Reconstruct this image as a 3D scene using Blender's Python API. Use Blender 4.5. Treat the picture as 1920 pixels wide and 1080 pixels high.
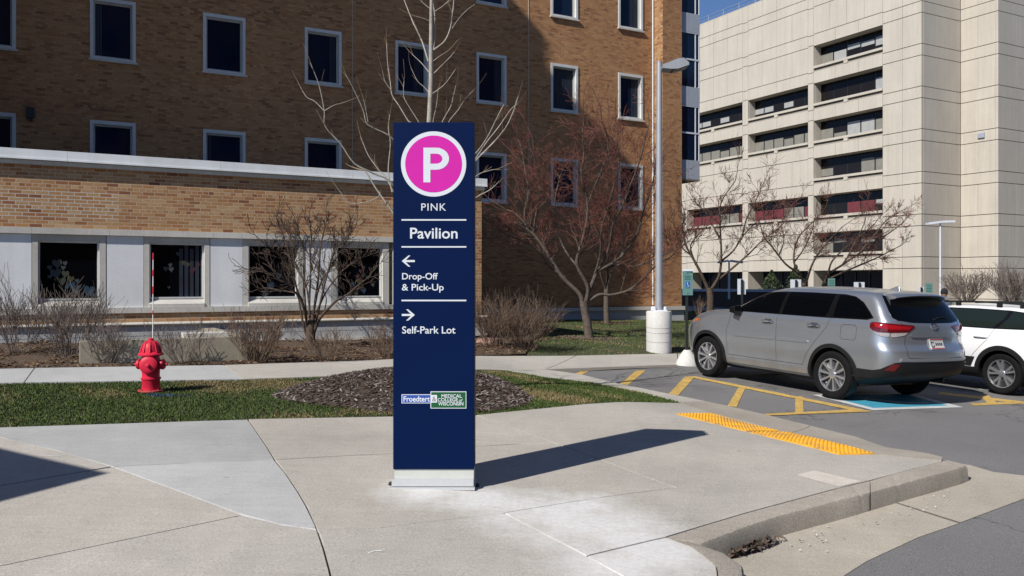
import bpy, bmesh, math, random
import numpy as np
from mathutils import Vector, Matrix

R = math.radians
scene = bpy.context.scene
for _o in list(bpy.data.objects):
    bpy.data.objects.remove(_o)
COL = scene.collection

# ------------------------------------------------------------------ camera, sky, sun, exposure
CZ = 1.79                      # lens height over the lot surface below the camera
F = 1600.0                     # focal length in photo pixels (1920 wide)
HY = 530.0                     # horizon row
cam_d = bpy.data.cameras.new('camera')
cam_d.sensor_width = 36.0
cam_d.lens = F / 1920 * 36
cam_d.shift_y = -(540 - HY) / 1920
cam_d.clip_start = 0.1
cam_d.clip_end = 2500
cam = bpy.data.objects.new('camera', cam_d)
COL.objects.link(cam)
cam.location = (0, 0, CZ)
cam.rotation_euler = (R(90), 0, 0)
scene.camera = cam

SUN_AZ, SUN_EL = 42.5, 38.8    # light travels towards azimuth 42.5 deg right of the view axis
sun_to = Vector((-math.sin(R(SUN_AZ)) * math.cos(R(SUN_EL)), -math.cos(R(SUN_AZ)) * math.cos(R(SUN_EL)), math.sin(R(SUN_EL))))
world = bpy.data.worlds.new('World')
scene.world = world
world.use_nodes = True
wn = world.node_tree
bg = wn.nodes['Background']
sky = wn.nodes.new('ShaderNodeTexSky')
sky.sky_type = 'NISHITA'
sky.sun_disc = False
sky.sun_elevation = R(SUN_EL)
sky.sun_rotation = math.atan2(sun_to.x, sun_to.y)
sky.altitude = 200
sky.air_density = 0.55
sky.dust_density = 0.0
sky.ozone_density = 5.0
wn.links.new(sky.outputs[0], bg.inputs[0])
bg.inputs[1].default_value = 0.11
sl = bpy.data.lights.new('sun', 'SUN')
sl.energy = 5.0
sl.angle = R(0.53)
sl.color = (1.0, 0.955, 0.89)
sun = bpy.data.objects.new('sun', sl)
COL.objects.link(sun)
sun.rotation_euler = sun_to.to_track_quat('Z', 'Y').to_euler()
vs = scene.view_settings
vs.view_transform = 'Standard'
vs.look = 'None'
vs.exposure = 0.18
vs.gamma = 1.0
vs.use_curve_mapping = False
scene.render.engine = 'CYCLES'
scene.cycles.use_denoising = True
scene.cycles.max_bounces = 6

# ------------------------------------------------------------------ place: grid of the buildings, slope of the ground
TH = R(28.7)
CU, SU = math.cos(TH), math.sin(TH)
GX, GY = -0.032, 0.013         # the site falls to the right and rises away
PE = 0.14                      # kerb height of the pavements

def xy(u, v): return (u * CU - v * SU, u * SU + v * CU)
def uv(x, y): return (x * CU + y * SU, -x * SU + y * CU)
def plane(x, y): return GX * x + GY * y
def gp0(px, py, off=0.0):
    dx = (px - 960) / F
    D = (CZ - off) / ((py - HY) / F + GX * dx + GY)
    return (dx * D, D)
FLUSH_PX = [(1420, 680), (1310, 683), (1272, 684), (1139, 686), (1022, 693), (1087, 703), (1161, 721), (1250, 738), (1324, 753),
            (1366, 762), (1431, 777), (1610, 821), (1710, 845), (1768, 858)]
FLUSH = np.array([gp0(*p) for p in FLUSH_PX])
KEND = gp0(1796, 868)
def dflush(x, y):
    a, b = FLUSH[:-1], FLUSH[1:]
    p = np.array((x, y))
    ab = b - a
    t = np.clip(((p - a) * ab).sum(1) / (ab * ab).sum(1), 0, 1)
    q = a + ab * t[:, None] - p
    return math.sqrt((q * q).sum(1).min())
def elev(x, y):
    k = min(1.0, math.hypot(x - KEND[0], y - KEND[1]) / 2.2)
    t = min(1.0, dflush(x, y) / (.35 + 1.95 * k))
    return plane(x, y) + PE * t * t * (3 - 2 * t)
def gp(px, py):                # photo pixel -> point on the raised pavement
    off = PE
    for _ in range(5):
        x, y = gp0(px, py, off)
        off = elev(x, y) - plane(x, y)
    return (x, y)
def at(px, py, D):             # photo pixel -> point at depth D
    return Vector(((px - 960) / F * D, D, CZ - (py - HY) / F * D))
def wall(px, py, v):           # photo pixel -> (u, z) on the wall plane v
    dx = (px - 960) / F
    D = v / (CU - SU * dx)
    return (D * (CU * dx + SU), CZ - (py - HY) / F * D)
def wallu(px, py, u):          # photo pixel -> (v, z) on the wall plane u = const
    dx = (px - 960) / F
    D = u / (CU * dx + SU)
    return (D * (CU - SU * dx), CZ - (py - HY) / F * D)

# ------------------------------------------------------------------ object helpers
BASE = {}
def link(o, parent=None):
    COL.objects.link(o)
    if parent is not None:
        o.parent = parent
    return o
def tag(o, label=None, cat=None, group=None, kind=None):
    if label: o['label'] = label
    if cat: o['category'] = cat
    if group: o['group'] = group
    if kind: o['kind'] = kind
    return o
def thing(name, loc, label, cat, group=None, rot=None):
    o = bpy.data.objects.new(name, None)
    o.empty_display_size = 0.2
    link(o)
    o.location = loc
    if rot is not None: o.rotation_euler = rot
    BASE[o] = Vector(loc)
    return tag(o, label, cat, group)
def mesh(name, V, Fc, mat=None, smooth=False, angle=None, mi=None):
    me = bpy.data.meshes.new(name)
    me.from_pydata([tuple(p) for p in V], [], Fc)
    mats = mat if isinstance(mat, (list, tuple)) else [mat]
    for m in mats:
        if m is not None: me.materials.append(m)
    if mi is not None: me.polygons.foreach_set('material_index', mi)
    if smooth:
        me.polygons.foreach_set('use_smooth', [True] * len(me.polygons))
        if angle is not None: me.set_sharp_from_angle(angle=R(angle))
    me.update()
    return me
def mk(name, V, Fc, mat=None, parent=None, smooth=False, angle=None, mi=None, local=False, fixn=False):
    if parent is not None and not local:
        b = BASE.get(parent, Vector((0, 0, 0)))
        V = [(p[0] - b[0], p[1] - b[1], p[2] - b[2]) for p in V]
    me = mesh(name, V, Fc, mat, smooth, angle, mi)
    if fixn:
        bm = bmesh.new(); bm.from_mesh(me)
        bmesh.ops.recalc_face_normals(bm, faces=bm.faces); bm.to_mesh(me); bm.free()
    o = bpy.data.objects.new(name, me)
    link(o, parent)
    BASE[o] = BASE.get(parent, Vector((0, 0, 0))) if parent is not None else Vector((0, 0, 0))
    return o
def fastmesh(name, V, T, mat, n=3, cols=None):
    """V (N,3) array, T (M,n) int array"""
    me = bpy.data.meshes.new(name)
    V = np.asarray(V, np.float32); T = np.asarray(T, np.int32)
    me.vertices.add(len(V)); me.vertices.foreach_set('co', V.ravel())
    me.loops.add(T.size); me.loops.foreach_set('vertex_index', T.ravel())
    me.polygons.add(len(T))
    me.polygons.foreach_set('loop_start', np.arange(0, T.size, n, dtype=np.int32))
    if cols is not None:
        a = me.color_attributes.new('bcol', 'FLOAT_COLOR', 'POINT')
        c = np.ones((len(V), 4), np.float32); c[:, :3] = cols
        a.data.foreach_set('color', c.ravel())
    me.materials.append(mat)
    me.update(calc_edges=True)
    me.validate()
    me.shade_flat()
    return me
class MB:
    """collects boxes, tubes, lathes and prisms into one mesh"""
    def __init__(s): s.V = []; s.F = []; s.M = []; s.m = 0
    def add(s, V, Fc):
        n = len(s.V); s.V += [tuple(p) for p in V]
        for f in Fc: s.F.append(tuple(i + n for i in f)); s.M.append(s.m)
        return s
    def box(s, c, e, ax=None):
        """centre, full extents, optional 3 axes"""
        c = Vector(c)
        ax = ax or (Vector((1, 0, 0)), Vector((0, 1, 0)), Vector((0, 0, 1)))
        V = []
        for k in (-.5, .5):
            for j in (-.5, .5):
                for i in (-.5, .5):
                    V.append(c + ax[0] * (e[0] * i) + ax[1] * (e[1] * j) + ax[2] * (e[2] * k))
        return s.add(V, [(0, 2, 3, 1), (4, 5, 7, 6), (0, 1, 5, 4), (2, 6, 7, 3), (0, 4, 6, 2), (1, 3, 7, 5)])
    def ubox(s, u0, u1, v0, v1, z0, z1):
        V = []
        for z in (z0, z1):
            for v in (v0, v1):
                for u in (u0, u1):
                    V.append((*xy(u, v), z))
        return s.add(V, [(0, 2, 3, 1), (4, 5, 7, 6), (0, 1, 5, 4), (2, 6, 7, 3), (0, 4, 6, 2), (1, 3, 7, 5)])
    def prism(s, poly, d0, d1):
        """poly: list of Vector; d0,d1 offsets (Vector) for the two caps"""
        n = len(poly)
        V = [Vector(p) + Vector(d0) for p in poly] + [Vector(p) + Vector(d1) for p in poly]
        Fc = [tuple(range(n))[::-1], tuple(range(n, 2 * n))]
        for i in range(n):
            j = (i + 1) % n
            Fc.append((i, j, n + j, n + i))
        return s.add(V, Fc)
    def tube(s, pts, rad, n=6, cap=True):
        pts = [Vector(p) for p in pts]
        V = []; Fc = []
        k = len(pts)
        ref = None
        for i, p in enumerate(pts):
            d = (pts[min(i + 1, k - 1)] - pts[max(i - 1, 0)])
            if d.length < 1e-9: d = Vector((0, 0, 1))
            d.normalize()
            if ref is None:
                ref = Vector((1, 0, 0)) if abs(d.x) < .8 else Vector((0, 1, 0))
            a = (ref - d * ref.dot(d)).normalized(); ref = a
            b = d.cross(a)
            r = rad[i] if hasattr(rad, '__len__') else rad
            for j in range(n):
                t = 2 * math.pi * j / n
                V.append(p + a * (r * math.cos(t)) + b * (r * math.sin(t)))
        for i in range(k - 1):
            for j in range(n):
                j2 = (j + 1) % n
                Fc.append((i * n + j, i * n + j2, (i + 1) * n + j2, (i + 1) * n + j))
        if cap:
            Fc.append(tuple(range(n))[::-1]); Fc.append(tuple(range((k - 1) * n, k * n)))
        return s.add(V, Fc)
    def lathe(s, prof, c=(0, 0, 0), n=24, axis=(0, 0, 1), cap=True):
        """prof: list of (r, h) along axis"""
        ax = Vector(axis).normalized()
        a = Vector((1, 0, 0)) if abs(ax.x) < .8 else Vector((0, 1, 0))
        a = (a - ax * a.dot(ax)).normalized(); b = ax.cross(a)
        c = Vector(c); V = []; Fc = []
        for r, h in prof:
            for j in range(n):
                t = 2 * math.pi * j / n
                V.append(c + ax * h + a * (r * math.cos(t)) + b * (r * math.sin(t)))
        k = len(prof)
        for i in range(k - 1):
            for j in range(n):
                j2 = (j + 1) % n
                Fc.append((i * n + j, i * n + j2, (i + 1) * n + j2, (i + 1) * n + j))
        if cap:
            Fc.append(tuple(range(n))[::-1]); Fc.append(tuple(range((k - 1) * n, k * n)))
        return s.add(V, Fc)
    def build(s, name, mat, parent=None, smooth=False, angle=35, local=False, fixn=True):
        return mk(name, s.V, s.F, mat, parent, smooth, angle if smooth else None, s.M if isinstance(mat, (list, tuple)) else None, local, fixn)

# ------------------------------------------------------------------ materials
def nodes(name):
    m = bpy.data.materials.new(name)
    m.use_nodes = True
    nt = m.node_tree
    return m, nt, nt.nodes['Principled BSDF']
def N(nt, t, **kw):
    n = nt.nodes.new(t)
    for k, v in kw.items(): setattr(n, k, v)
    return n
def rgb(c): return (c[0], c[1], c[2], 1.0)
def coords(nt, world_pos=False):
    if world_pos: return N(nt, 'ShaderNodeNewGeometry').outputs['Position']
    return N(nt, 'ShaderNodeTexCoord').outputs['Object']
def noise(nt, co, scale, detail=4, rough=.6):
    n = N(nt, 'ShaderNodeTexNoise')
    n.inputs['Scale'].default_value = scale
    n.inputs['Detail'].default_value = detail
    n.inputs['Roughness'].default_value = rough
    nt.links.new(co, n.inputs['Vector'])
    return n.outputs['Fac']
def ramp(nt, fac, a, b, ca=(0, 0, 0), cb=(1, 1, 1)):
    r = N(nt, 'ShaderNodeValToRGB')
    r.color_ramp.elements[0].position = a; r.color_ramp.elements[0].color = rgb(ca)
    r.color_ramp.elements[1].position = b; r.color_ramp.elements[1].color = rgb(cb)
    nt.links.new(fac, r.inputs[0])
    return r.outputs[0]
def mixc(nt, fac, a, b, mode='MIX'):
    m = N(nt, 'ShaderNodeMix', data_type='RGBA', blend_type=mode)
    if isinstance(fac, (int, float)): m.inputs[0].default_value = fac
    else: nt.links.new(fac, m.inputs[0])
    for s, c in ((m.inputs[6], a), (m.inputs[7], b)):
        if isinstance(c, (tuple, list)): s.default_value = rgb(c)
        else: nt.links.new(c, s)
    return m.outputs[2]
def math_(nt, op, a, b=None):
    m = N(nt, 'ShaderNodeMath', operation=op)
    for s, c in ((m.inputs[0], a), (m.inputs[1], b)):
        if c is None: continue
        if isinstance(c, (int, float)): s.default_value = c
        else: nt.links.new(c, s)
    return m.outputs[0]
def bump(nt, bs, h, strength, dist=.01):
    b = N(nt, 'ShaderNodeBump')
    b.inputs['Strength'].default_value = strength
    b.inputs['Distance'].default_value = dist
    nt.links.new(h, b.inputs['Height'])
    nt.links.new(b.outputs[0], bs.inputs['Normal'])
def pm(name, col, rough=.6, metal=0.0, var=.12, scale=6.0, fine=0.0, fscale=120, bmp=0.0, spec=.5, coat=0.0, wpos=True, streak=0.0):
    """painted / plain surface with soft blotches and fine grain"""
    m, nt, bs = nodes(name)
    co = coords(nt, wpos)
    lo = tuple(c * (1 - var) for c in col); hi = tuple(min(1, c * (1 + var)) for c in col)
    c = ramp(nt, noise(nt, co, scale, 5), .3, .7, lo, hi)
    if fine:
        f = noise(nt, co, fscale, 2)
        c = mixc(nt, 1.0, c, ramp(nt, f, .3, .7, (1 - fine,) * 3, (1 + fine * .4,) * 3), 'MULTIPLY')
    if streak:                  # rain streaks running down the face
        mp = N(nt, 'ShaderNodeMapping'); mp.inputs['Scale'].default_value = (2.6, 2.6, .16)
        nt.links.new(co, mp.inputs['Vector'])
        c = mixc(nt, 1.0, c, ramp(nt, noise(nt, mp.outputs[0], 1.0, 6, .7), .35, .75, (1.03,) * 3, (1 - streak, 1 - streak * 1.05, 1 - streak * 1.15)), 'MULTIPLY')
    nt.links.new(c, bs.inputs['Base Color'])
    bs.inputs['Roughness'].default_value = rough
    bs.inputs['Metallic'].default_value = metal
    bs.inputs['Specular IOR Level'].default_value = spec
    if coat:
        bs.inputs['Coat Weight'].default_value = coat
        bs.inputs['Coat Roughness'].default_value = .04
    if bmp: bump(nt, bs, noise(nt, co, fscale, 3), bmp)
    return m
def glass_dark(name, col=(.004, .009, .026), rough=.05, spec=.3):
    m, nt, bs = nodes(name)
    bs.inputs['Base Color'].default_value = rgb(col)
    bs.inputs['Roughness'].default_value = rough
    bs.inputs['Specular IOR Level'].default_value = spec
    co = coords(nt, True)
    bump(nt, bs, noise(nt, co, 1.3, 1), .06, .02)
    return m
M = {}
def concrete(name, col, stain=False, speck=.22):
    m, nt, bs = nodes(name)
    co = coords(nt, True)
    big = noise(nt, co, .55, 6, .65)
    c = ramp(nt, big, .3, .72, tuple(x * .82 for x in col), tuple(x * 1.10 for x in col))
    mid = noise(nt, co, 4.5, 7, .72)
    c = mixc(nt, 1.0, c, ramp(nt, mid, .25, .75, (.90,) * 3, (1.06,) * 3), 'MULTIPLY')
    fi = noise(nt, co, 95, 2, .5)
    c = mixc(nt, 1.0, c, ramp(nt, fi, .34, .62, (1 - speck, 1 - speck * 1.05, 1 - speck * 1.1), (1.07,) * 3), 'MULTIPLY')
    vo = N(nt, 'ShaderNodeTexVoronoi'); vo.inputs['Scale'].default_value = 42
    nt.links.new(co, vo.inputs['Vector'])
    peb = ramp(nt, vo.outputs['Distance'], .04, .11, (.62, .55, .47), (1, 1, 1))
    c = mixc(nt, .55, c, mixc(nt, 1.0, c, peb, 'MULTIPLY'))
    v2 = N(nt, 'ShaderNodeTexVoronoi'); v2.inputs['Scale'].default_value = 1.7; v2.inputs['Randomness'].default_value = 1.0
    nt.links.new(co, v2.inputs['Vector'])
    gum = ramp(nt, v2.outputs['Distance'], .022, .045, (.62, .60, .58), (1, 1, 1))
    c = mixc(nt, .8, c, mixc(nt, 1.0, c, gum, 'MULTIPLY'))
    mp = N(nt, 'ShaderNodeMapping'); mp.inputs['Rotation'].default_value = (0, 0, R(14)); mp.inputs['Scale'].default_value = (1.2, 38, 1)
    nt.links.new(co, mp.inputs['Vector'])
    c = mixc(nt, 1.0, c, ramp(nt, noise(nt, mp.outputs[0], 1.0, 4, .7), .3, .7, (.94,) * 3, (1.05,) * 3), 'MULTIPLY')
    dk = ramp(nt, noise(nt, co, 1.6, 8, .8), .60, .74, (1, 1, 1), (.80, .775, .74))
    c = mixc(nt, 1.0, c, dk, 'MULTIPLY')
    if stain:                   # spilt white powder round the foot of the sign
        tot = None
        for (px, py, r) in ((800, 925, .42), (905, 938, .5), (1010, 958, .62), (1110, 985, .70), (1190, 1015, .62), (1085, 950, .45), (1240, 1040, .5), (1150, 1060, .5)):
            x, y = gp(px, py)
            d = N(nt, 'ShaderNodeVectorMath', operation='DISTANCE')
            nt.links.new(co, d.inputs[0]); d.inputs[1].default_value = (x, y, elev(x, y))
            k = math_(nt, 'SUBTRACT', 1.0, math_(nt, 'DIVIDE', d.outputs['Value'], r))
            tot = k if tot is None else math_(nt, 'SMOOTH_MAX', tot, k)
            if tot is not k: tot.node.inputs[2].default_value = .25
        nn = noise(nt, co, 3.2, 7, .7)
        tot = math_(nt, 'ADD', tot, math_(nt, 'MULTIPLY', math_(nt, 'SUBTRACT', nn, .5), 1.5))
        k = ramp(nt, tot, .0, .75)
        k = mixc(nt, 1.0, k, ramp(nt, noise(nt, co, 26, 4, .7), .3, .6, (.55,) * 3, (1,) * 3), 'MULTIPLY')
        c = mixc(nt, math_(nt, 'MULTIPLY', k, .8), c, (.74, .74, .73))
    nt.links.new(c, bs.inputs['Base Color'])
    bs.inputs['Roughness'].default_value = .88
    bs.inputs['Specular IOR Level'].default_value = .25
    bump(nt, bs, math_(nt, 'ADD', fi, mid), .25, .004)
    return m
M['concrete'] = concrete('concrete', (.482, .452, .402), stain=True)
M['concrete_b'] = concrete('concrete_weathered', (.49, .46, .415), stain=True)
M['concrete_grey'] = concrete('concrete_blue_grey', (.42, .425, .415), speck=.12)
M['concrete_grey_light'] = concrete('concrete_blue_grey_light', (.48, .482, .475), speck=.12)
M['concrete_walk'] = concrete('concrete_walk', (.47, .445, .395), speck=.14)
M['concrete_walk_grey'] = concrete('concrete_walk_grey', (.46, .465, .46), speck=.12)
M['concrete_pale'] = concrete('concrete_pale_patch', (.62, .57, .50), speck=.12)
M['gutter'] = concrete('concrete_gutter', (.46, .415, .345), speck=.2)
M['kerb'] = concrete('concrete_kerb', (.43, .39, .33), speck=.3)
M['old_concrete'] = concrete('concrete_old', (.36, .325, .255), speck=.2)
M['white_concrete'] = concrete('concrete_white', (.62, .61, .585), speck=.14)
M['limestone'] = concrete('limestone', (.57, .55, .50), speck=.1)
M['limestone_grey'] = concrete('limestone_grey', (.46, .47, .48), speck=.1)
M['cast_panel'] = pm('cast_panel', (.49, .447, .38), .9, var=.05, scale=.35, fine=.10, fscale=14, spec=.2, streak=.12)
M['cast_joint'] = pm('cast_joint_grey', (.30, .27, .225), .95, var=.08)
M['cast_dark'] = concrete('cast_joint', (.20, .18, .15), speck=.1)

def asphalt():
    m, nt, bs = nodes('asphalt')
    co = coords(nt, True)
    c = ramp(nt, noise(nt, co, .35, 6, .65), .3, .7, (.150, .147, .150), (.195, .191, .192))
    f = noise(nt, co, 130, 2, .5)
    c = mixc(nt, 1.0, c, ramp(nt, f, .3, .72, (.62,) * 3, (1.5, 1.48, 1.42)), 'MULTIPLY')
    w = ramp(nt, noise(nt, co, 2.5, 7, .75), .62, .72)
    c = mixc(nt, math_(nt, 'MULTIPLY', w, .35), c, (.24, .235, .225))
    oil = N(nt, 'ShaderNodeTexVoronoi'); oil.inputs['Scale'].default_value = .55
    wob = N(nt, 'ShaderNodeVectorMath', operation='ADD'); nz = N(nt, 'ShaderNodeTexNoise'); nz.inputs['Scale'].default_value = 3.0
    nt.links.new(co, nz.inputs['Vector']); nt.links.new(co, wob.inputs[0]); nt.links.new(nz.outputs['Color'], wob.inputs[1]); nt.links.new(wob.outputs[0], oil.inputs['Vector'])
    c = mixc(nt, 1.0, c, ramp(nt, oil.outputs['Distance'], .05, .30, (.68, .67, .66), (1, 1, 1)), 'MULTIPLY')
    ce = N(nt, 'ShaderNodeTexVoronoi', feature='DISTANCE_TO_EDGE'); ce.inputs['Scale'].default_value = .22
    nt.links.new(wob.outputs[0], ce.inputs['Vector'])
    c = mixc(nt, 1.0, c, ramp(nt, ce.outputs['Distance'], .0015, .006, (.55, .54, .53), (1, 1, 1)), 'MULTIPLY')
    nt.links.new(c, bs.inputs['Base Color'])
    bs.inputs['Roughness'].default_value = .85
    bs.inputs['Specular IOR Level'].default_value = .3
    bump(nt, bs, f, .5, .006)
    return m
M['asphalt'] = asphalt()
def attr_mat(name, rough=.85, nscale=40, amt=.25, bmp=.3, wpos=False):
    m, nt, bs = nodes(name)
    a = N(nt, 'ShaderNodeAttribute'); a.attribute_name = 'bcol'
    co = coords(nt, True)
    c = mixc(nt, 1.0, a.outputs['Color'], ramp(nt, noise(nt, co, nscale, 4, .65), .28, .72, (1 - amt,) * 3, (1 + amt * .6,) * 3), 'MULTIPLY')
    c = mixc(nt, 1.0, c, ramp(nt, noise(nt, co, .45, 5, .6), .3, .7, (.88, .87, .86), (1.06,) * 3), 'MULTIPLY')
    nt.links.new(c, bs.inputs['Base Color'])
    bs.inputs['Roughness'].default_value = rough
    bs.inputs['Specular IOR Level'].default_value = .25
    if bmp: bump(nt, bs, noise(nt, co, 160, 2), bmp, .003)
    return m
M['brick'] = attr_mat('brick_clay')
M['mortar'] = pm('mortar', (.27, .19, .125), .95, var=.1, scale=3, fine=.2)
M['mortar_pale'] = pm('mortar_pale', (.48, .39, .295), .95, var=.1, scale=3, fine=.2)
M['blade'] = attr_mat('grass_blade', rough=.7, nscale=3, amt=.25, bmp=0)
M['chip'] = attr_mat('mulch_chip', rough=.9, nscale=60, amt=.3, bmp=0)
M['soil'] = pm('lawn_soil', (.060, .062, .026), .95, var=.35, scale=9, fine=.4, fscale=60)
M['mulch'] = pm('mulch_soil', (.060, .040, .028), .95, var=.35, scale=14, fine=.5, fscale=70, bmp=.8)
M['litter'] = pm('leaf_litter', (.095, .062, .038), .95, var=.35, scale=11, fine=.5, fscale=60, bmp=.8)
M['far_ground'] = pm('far_ground', (.10, .10, .075), .95, var=.25, scale=.4)
def far_brick():
    m, nt, bs = nodes('brick_far')
    co = coords(nt, True)
    mp = N(nt, 'ShaderNodeMapping'); mp.inputs['Rotation'].default_value = (0, 0, -TH)
    nt.links.new(co, mp.inputs['Vector'])
    sp = N(nt, 'ShaderNodeSeparateXYZ'); nt.links.new(mp.outputs[0], sp.inputs[0])
    cb = N(nt, 'ShaderNodeCombineXYZ')
    nt.links.new(math_(nt, 'ADD', sp.outputs[0], sp.outputs[1]), cb.inputs[0]); nt.links.new(sp.outputs[2], cb.inputs[1])
    b = N(nt, 'ShaderNodeTexBrick')
    b.inputs['Color1'].default_value = rgb((.30, .155, .07)); b.inputs['Color2'].default_value = rgb((.20, .09, .042))
    b.inputs['Mortar'].default_value = rgb((.36, .30, .22)); b.inputs['Scale'].default_value = 1.0
    b.inputs['Mortar Size'].default_value = .006; b.inputs['Brick Width'].default_value = .2135; b.inputs['Row Height'].default_value = .0677
    nt.links.new(cb.outputs[0], b.inputs['Vector'])
    nt.links.new(b.outputs['Color'], bs.inputs['Base Color'])
    bs.inputs['Roughness'].default_value = .9
    return m
M['brick_far'] = far_brick()
M['white_metal'] = pm('white_metal', (.62, .64, .66), .45, var=.05, scale=2)
M['coping'] = pm('coping_metal', (.74, .76, .77), .4, var=.06, scale=1.5, streak=.10)
M['white_panel'] = pm('white_panel', (.75, .77, .78), .5, var=.05, scale=1.2, fine=.05, fscale=30, streak=.10)
M['grey_panel'] = pm('grey_spandrel', (.36, .39, .44), .4, var=.06, scale=2)
M['win_frame'] = pm('window_frame_white', (.60, .61, .60), .5, var=.07, scale=4, fine=.1)
M['win_inner'] = pm('window_frame_inner', (.42, .42, .40), .5, var=.07, scale=4)
M['dark_frame'] = pm('dark_frame', (.02, .022, .026), .4, var=.1)
M['glass'] = glass_dark('window_glass')
M['glass_black'] = glass_dark('window_glass_black', (.002, .0025, .004), .05, .2)
M['glass_b'] = glass_dark('window_glass_tinted', (.006, .013, .034), .05, .36)
M['glass_brown'] = glass_dark('window_glass_bronze', (.012, .010, .009), .05, .2)
M['blind'] = pm('window_blind', (.20, .19, .16), .5, var=.1, scale=2)
M['blind_pale'] = pm('window_blind_pale', (.33, .33, .32), .5, var=.08, scale=2)
M['curtain'] = pm('curtain_blue', (.012, .018, .032), .6, var=.3, scale=5)
M['red_blind'] = pm('window_blind_red', (.13, .022, .03), .6, var=.15, scale=2)
M['navy'] = pm('navy_enamel', (.0004, .0080, .048), .55, var=.05, scale=3, spec=.08)
M['navy_side'] = pm('navy_enamel_side', (.010, .016, .045), .4, var=.05, scale=3)
M['magenta'] = pm('magenta_vinyl', (.55, .017, .33), .5, var=.03, spec=.2)
M['sign_white'] = pm('sign_white', (.60, .64, .68), .5, var=.03)
M['logo_blue'] = pm('logo_blue', (.018, .07, .34), .45, var=.03)
M['logo_green'] = pm('logo_green', (.004, .085, .022), .45, var=.03)
M['alu'] = pm('brushed_aluminium', (.58, .59, .60), .42, metal=.35, var=.05, scale=4, fine=.06)
M['alu_cream'] = pm('plinth_paint', (.50, .51, .475), .5, var=.05, scale=4, fine=.05)
M['hydrant'] = None
M['hydrant_dull'] = pm('hydrant_dull', (.40, .05, .05), .6, var=.2, scale=14, fine=.2)
M['flag_white'] = pm('flag_white', (.72, .72, .68), .5)
M['flag_red'] = pm('flag_red', (.45, .02, .03), .5)
M['galv'] = pm('galvanised_pole', (.33, .345, .375), .5, metal=.3, var=.08, scale=3)
M['galv_light'] = pm('painted_pole', (.62, .65, .72), .4, var=.06, scale=3)
M['lens'] = pm('lamp_lens', (.10, .09, .08), .3, var=.2)
M['black_post'] = pm('black_post', (.012, .014, .014), .5, var=.2)
M['green_sign'] = pm('sign_pale_green', (.13, .25, .235), .4, var=.06)
M['green_mark'] = pm('sign_green_ink', (.02, .15, .10), .5)
M['blue_mark'] = pm('sign_blue_ink', (.02, .10, .36), .5)
M['yellow_paint'] = None
M['white_paint'] = pm('white_road_paint', (.60, .62, .62), .75, var=.12, scale=7, fine=.3, fscale=55)
M['blue_paint'] = pm('blue_road_paint', (.05, .33, .48), .75, var=.12, scale=6, fine=.25, fscale=55)
def worn(name, col, dirt, amt, scale, lo=.45, hi=.7):
    m, nt, bs = nodes(name)
    co = coords(nt, True)
    c = ramp(nt, noise(nt, co, 5, 4), .3, .7, tuple(x * .86 for x in col), tuple(min(1, x * 1.1) for x in col))
    k = ramp(nt, noise(nt, co, scale, 8, .75), lo, hi)
    c = mixc(nt, math_(nt, 'MULTIPLY', k, amt), c, dirt)
    nt.links.new(c, bs.inputs['Base Color']); bs.inputs['Roughness'].default_value = .75; bs.inputs['Specular IOR Level'].default_value = .3
    return m
M['tactile'] = worn('tactile_yellow', (.74, .37, .025), (.22, .18, .13), .75, 3.2, .48, .68)
M['yellow_paint'] = worn('yellow_road_paint', (.58, .38, .10), (.14, .13, .11), .8, 14, .50, .66)
M['hydrant'] = worn('hydrant_red', (.60, .020, .052), (.24, .05, .045), .55, 16, .56, .70)
M['hydrant'].node_tree.nodes['Principled BSDF'].inputs['Roughness'].default_value = .48
M['bark_pale'] = pm('bark_pale', (.34, .31, .265), .9, var=.25, scale=9, fine=.3, fscale=60, bmp=.4)
M['twig_tan'] = pm('twig_tan', (.27, .20, .13), .9, var=.2, scale=9)
M['bark'] = pm('bark_grey_brown', (.105, .082, .066), .92, var=.35, scale=12, fine=.4, fscale=50, bmp=.9)
M['bark_dark'] = pm('bark_dark', (.085, .058, .042), .92, var=.35, scale=14, fine=.4, fscale=50, bmp=.9)
M['bark_brown'] = pm('bark_brown', (.16, .095, .058), .92, var=.4, scale=16, fine=.4, fscale=50, bmp=.9)
M['twig_red'] = pm('twig_red', (.15, .050, .036), .85, var=.25, scale=8)
M['twig_brown'] = pm('twig_brown', (.17, .115, .080), .9, var=.3, scale=8)
M['twig_grey'] = pm('twig_grey', (.17, .135, .115), .9, var=.3, scale=8)
M['leaf_dark'] = pm('evergreen_leaf', (.035, .055, .018), .7, var=.4, scale=8)
M['pebble'] = pm('pebble', (.6, .58, .53), .8, var=.2)
M['pink_stone'] = pm('pink_stone', (.34, .20, .16), .9, var=.2, scale=8, fine=.2)
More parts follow.
